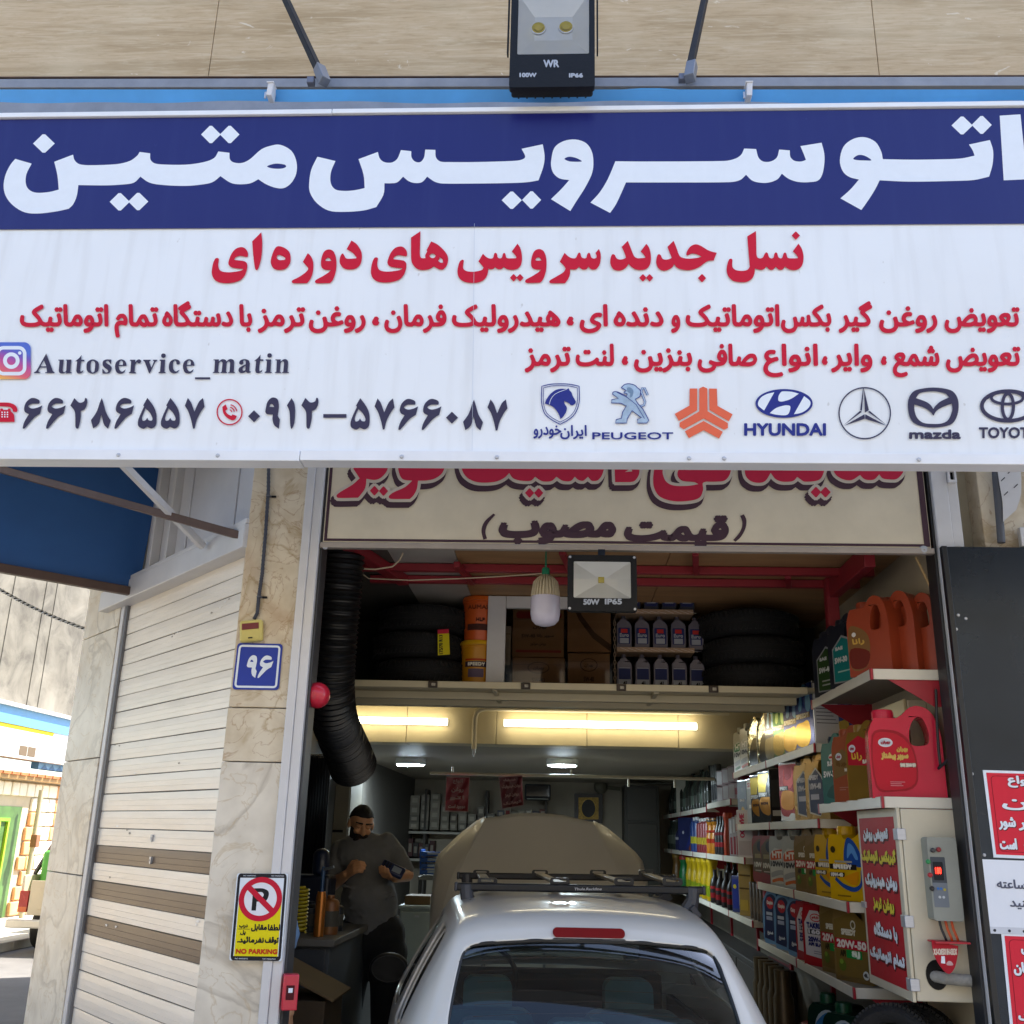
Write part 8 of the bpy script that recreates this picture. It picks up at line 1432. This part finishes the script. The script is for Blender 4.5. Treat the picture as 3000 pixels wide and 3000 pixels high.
for i in range(4):
    z1_ = a.z - .36 - i * .16 if i else a.z - .02; z0_ = a.z - .355 if i == 0 else z1_ - .150; q = MB(); q.box(a.x + .012, c_.x - .012, 3.978, 3.9985, z0_, z1_, DC); dq = q.build('drawer', t, bevel=.003); q = MB(); q.bar((a.x + .12, 3.97, z1_ - .03), (c_.x - .12, 3.97, z1_ - .03), .01, .012, ALU); q.build('handle', dq)
t = thing('carton', 'open brown carton lying on the white drawer cabinet', 'carton', (a.x + .1, 4.2, a.z + .026)); q = MB(); q.box(a.x + .02, c_.x - .05, 4.08, 4.35, a.z + .026, a.z + .09, mat('#6c5638', .7)); q.build('box', t, bevel=.004)
# workbench on the left with tools
z0b = onY(930, 2750, 1.5).z; t = thing('workbench', 'white topped workbench with drawers beside the door on the man side', 'workbench', (-1.62, 1.8, .05)); x1 = onY(985, 2745, 1.5).x; q = MB(); q.box(-1.89, x1, 1.45, 3.3, z0b - .035, z0b, mat('#75716a', .5)); q.build('top', t, bevel=.004); q = MB(); q.box(-1.88, x1 - .03, 1.50, 3.28, .05, z0b - .036, mat('#5a5e62', .5, .2)); q.build('cabinet', t, bevel=.004)
for i in range(3): q = MB(); q.box(-1.86, x1 - .05, 1.484, 1.4985, z0b - .22 - i * .2, z0b - .05 - i * .2, mat('#4a4e54', .45, .2)); q.build('drawer', t, bevel=.003)
def B5(u, v, y=1.6): return onY(u, v, y)
t = thing('grease_gun', 'orange brass grease cylinder standing on the workbench', 'grease gun', tuple(B5(935, 2740))); a = B5(935, 2612); c_ = B5(933, 2738); c_.z = z0b + .002; q = MB(); q.lathe([(.028, 0), (.028, a.z - c_.z - .03), (.022, a.z - c_.z)], tuple(c_), mat('#b8702a', .3, .5, .08, 8.), n=20); q.build('barrel', t); q = MB(); q.lathe([(.012, 0), (.012, .11), (.008, .13)], (c_.x, c_.y, a.z), mat('#2a4a70', .4, .3), n=14); q.bar((c_.x - .01, c_.y, a.z + .11), (c_.x + .06, c_.y - .02, a.z + .13), .014, .012, mat('#9aa0a8', .3, .7)); q.build('head', t)
t = thing('yellow_coil', 'yellow coiled air hose hanging at the workbench end by the door', 'hose', tuple(B5(875, 2690, 1.1))); q = MB(); p = B5(876, 2730, 1.1); q.tube([p + V((.032 * math.cos(i * .5), .032 * math.sin(i * .5), i * .0014)) for i in range(150)], .006, mat('#a89414', .4), 6); q.build('coil', t)
for i, (u, w_, h, c_, lab) in enumerate(((962, .05, .20, '#8a5a30', 'brown can standing beside the orange grease cylinder'), (905, .05, .16, '#2a3038', 'dark oil can standing behind the yellow coil'), (985, .035, .15, '#20242a', 'small dark spray can at the bench end by the man'))):
    p = B5(u, 2740, 1.75 + .1 * i); t = thing('spray_can', lab, 'can', (p.x, p.y, z0b + .002)); q = MB(); q.lathe([(w_, 0), (w_, h * .8), (w_ * .8, h * .88), (w_ * .4, h * .92), (w_ * .4, h), (0, h)], (0, 0, 0), mat(c_, .4, .1, .15, 12.), n=18); q.build('body', t, local=True); q = MB(); q.lathe([(w_ * 1.01, h * .2), (w_ * 1.01, h * .6)], (0, 0, 0), ink('#5a5850'), n=18); q.build('label', t, local=True)
t = thing('blue_bucket_tool', 'dark blue machine with chrome lever standing on the bench behind the grease cylinder', 'machine', tuple(B5(900, 2640, 2.2))); p = B5(908, 2650, 2.2); q = MB(); q.obox(p, (.26, .2, .34), mat('#141c30', .4, .1, .2, 6.)); q.lathe([(.05, 0), (.05, .12), (.03, .15)], (p.x + .06, p.y - .05, p.z + .17), mat('#182440', .35), n=18); q.build('housing', t, bevel=.02, seg=3); q = MB(); q.bar(p + V((-.12, -.12, .0)), p + V((.08, -.13, .005)), .012, .012, mat('#c0c4c8', .2, .9)); q.build('lever', t)
t = thing('carton', 'brown carton with a tilted lid beside the door frame under the bench', 'carton', tuple(onY(900, 2860, .95))); a = onY(905, 2850, 1.0); q = MB(); KR2 = mat('#4a3a26', .75, 0, .15, 4.); q.box(-1.45, a.x + .12, .85, 1.25, .05, a.z - .10, KR2); q.build('box', t, bevel=.005); q = MB(); q.obox((a.x - .03, 1.03, a.z - .01), (.42, .40, .012), mat('#6a5536', .7, 0, .15, 4.), MX.Rotation(R(24), 3, 'Y')); q.build('lid', t, bevel=.002)
t = thing('locker', 'beige steel locker standing against the wall behind the man', 'locker', (onY(1000, 2400, 4.6).x, 4.6, .05)); a, c_ = onY(968, 2300, 4.6), onY(1030, 2300, 4.6); LK = mat('#8a8272', .5, 0, .1, 4.); q = MB(); q.box(a.x - .25, c_.x, 4.6, 5.1, .05, 2.2, LK); q.build('case', t, bevel=.006); q = MB(); q.box(a.x - .24, c_.x - .01, 4.585, 4.5985, .12, 2.16, LK); dq = q.build('door', t, bevel=.003); q = MB(); q.bar((a.x + .02, 4.575, 1.75), (a.x + .14, 4.575, 1.75), .012, .02, BLK); q.build('handle', dq)
t = thing('curtain', 'dark navy curtain hanging beside the beige locker', 'curtain', (-1.75, 3.4, 1.1)); q = MB(); n_ = 60; a, c_ = onY(850, 2290, 3.5), onY(965, 2290, 3.5); vs = []
for i in range(n_ + 1):
    x = -1.89 + (c_.x + 1.89) * i / n_; 
    for z in (1.35, 2.29): vs.append((x, 3.5 + .025 * math.sin(i * .9), z))
q.add(vs, [(2 * i, 2 * i + 2, 2 * i + 3, 2 * i + 1) for i in range(n_)], mat('#1a1e2c', .8, 0, .15, 5.)); o = q.build('cloth', t); o.modifiers.new('thick', 'SOLIDIFY').thickness = .004; q = MB(); q.tube([(-1.89, 3.5, 2.292), (c_.x + .03, 3.5, 2.292)], .006, ALU, 8); q.build('rail', t)
# papers hanging under the pipe, portrait, monitor
def hang(lab, c_, lines, col):
    t, fn = plate('hanging_notice', lab, 'notice', c_, 4.9); t['group'] = 'red papers hanging from the pipe'; n = 12; q = MB(); vs = []
    for i in range(n + 1):
        for j in range(n + 1): vs.append(fn(i / n, j / n, .006 * math.sin(i * 1.1 + j * .7) + .004 * math.sin(j * 1.7)))
    q.add(vs, [(i * (n + 1) + j, (i + 1) * (n + 1) + j, (i + 1) * (n + 1) + j + 1, i * (n + 1) + j + 1) for i in range(n) for j in range(n)], mat(col, .35, 0, .1, 8.)); q.build('sheet', t); q = MB(); q.stroke(rrect(.01, .01, .99, .99, .01), .03, fn, ink('#a88c88'), .012)
    for s_, x0, x1, za, zb__ in lines: q.text(s_, fn, ink('#b48c88'), x0, x1, zb__, y1=za, bold=.012, lift=.013)
    q.build('notice_lettering', t, smooth=False)
hang('red paper notice with white lines hanging farther from the portrait', [(1308, 2275), (1377, 2276), (1372, 2379), (1303, 2377)], [('انواع', .3, .7, .08, .2), ('روغن', .25, .75, .32, .45), ('اتو', .2, .8, .55, .67), ('موجود است', .15, .85, .8, .92)], '#8c2a34')
hang('tilted red paper notice hanging beside the dark monitor', [(1461, 2276), (1530, 2272), (1534, 2360), (1471, 2371)], [('هیدرولیک', .2, .7, .08, .16), ('روغن هیدرولیک', .1, .9, .27, .38), ('روغن ترمز', .2, .8, .55, .66), ('اتوماتیک', .1, .9, .8, .9)], '#641420')
t = thing('wall_monitor', 'dark wall monitor with a painted pale reflection hanging beside the tilted red paper', 'monitor', tuple(Rr_(1576, 2320, 8.8))); a, c_ = Rr_(1537, 2344, 8.8), Rr_(1614, 2298, 8.8); q = MB(); q.prism([rrect(a.x, a.z, c_.x, c_.z, .02)], lambda x, z, l: V((x, 8.8 + l, z)), BLK, 0, .06); q.build('case', t, bevel=.004); q = MB(); q.add([(a.x + .02, 8.797, a.z + .05), (c_.x - .02, 8.797, a.z + .05), (c_.x - .02, 8.797, c_.z - .02), (a.x + .02, 8.797, c_.z - .02)], [(0, 1, 2, 3)], mat('#0c1010', .08)); q.box(a.x + .03, c_.x - .03, 8.70, 8.797, a.z + .012, a.z + .018, ink('#b4b8b0')); q.build('screen', t, smooth=False); q = MB(); q.bar(((a.x + c_.x) / 2, 8.86, (a.z + c_.z) / 2), ((a.x + c_.x) / 2, 9.39, (a.z + c_.z) / 2), .05, .05, BLK); q.build('arm', t)  # pale bar below the dark screen is a painted reflection
t, fn = plate('framed_portrait', 'gold framed picture with a dark oval on the rear wall above the bonnet', 'picture', [(1683, 2325), (1765, 2325), (1765, 2412), (1683, 2412)], 9.34); q = MB(); q.prism([rrect(0, 0, 1, 1, .02), list(reversed(rrect(.14, .13, .86, .87, .02)))], fn, mat('#2c2018', .4), -.04, .03); q.build('frame', t, bevel=.006); q = MB(); q.fill([[V((.14, .13)), V((.86, .13)), V((.86, .87)), V((.14, .87))]], fn, mat('#9a7a2a', .4, .3, .5, 40.), .004); q.fill([ell(.5, .5, .24, .30, 28)], fn, mat('#221c16', .5, 0, .3, 12.), .006); q.stroke(ell(.5, .5, .26, .32, 28), .02, fn, ink('#c8a848'), .007); q.build('picture', t, smooth=False)
t = thing('tall_cupboard', 'dark tall cupboard with grey compartments at the rear wall beside the shelves', 'cupboard', (.95, 8.6, .05)); a, c_ = Rr_(1828, 2300, 8.5), Rr_(1930, 2300, 8.5); q = MB(); q.box(a.x, c_.x, 8.5, 9.0, .05, a.z, mat('#3a3832', .5, 0, .1, 4.)); q.build('case', t, bevel=.005)
for z0_, z1_ in ((1.95, a.z - .03), (1.35, 1.92), (.7, 1.32)): q = MB(); q.box(a.x + .03, c_.x - .03, 8.485, 8.4985, z0_, z1_, mat('#33342f', .35, 0, .1, 4.)); q.build('door', t, bevel=.004)
t = thing('fan_heater', 'round grey wall fan high on the rear wall beside the frame', 'fan', tuple(Rr_(1830, 2305, 9.2))); q = MB(); p = Rr_(1760, 2305, 9.3); q.ball(p, (.09, .07, .09), mat('#6c6858', .4)); q.bar(p, p + V((.25, .05, -.02)), .05, .05, mat('#6c6858', .4)); q.build('body', t)
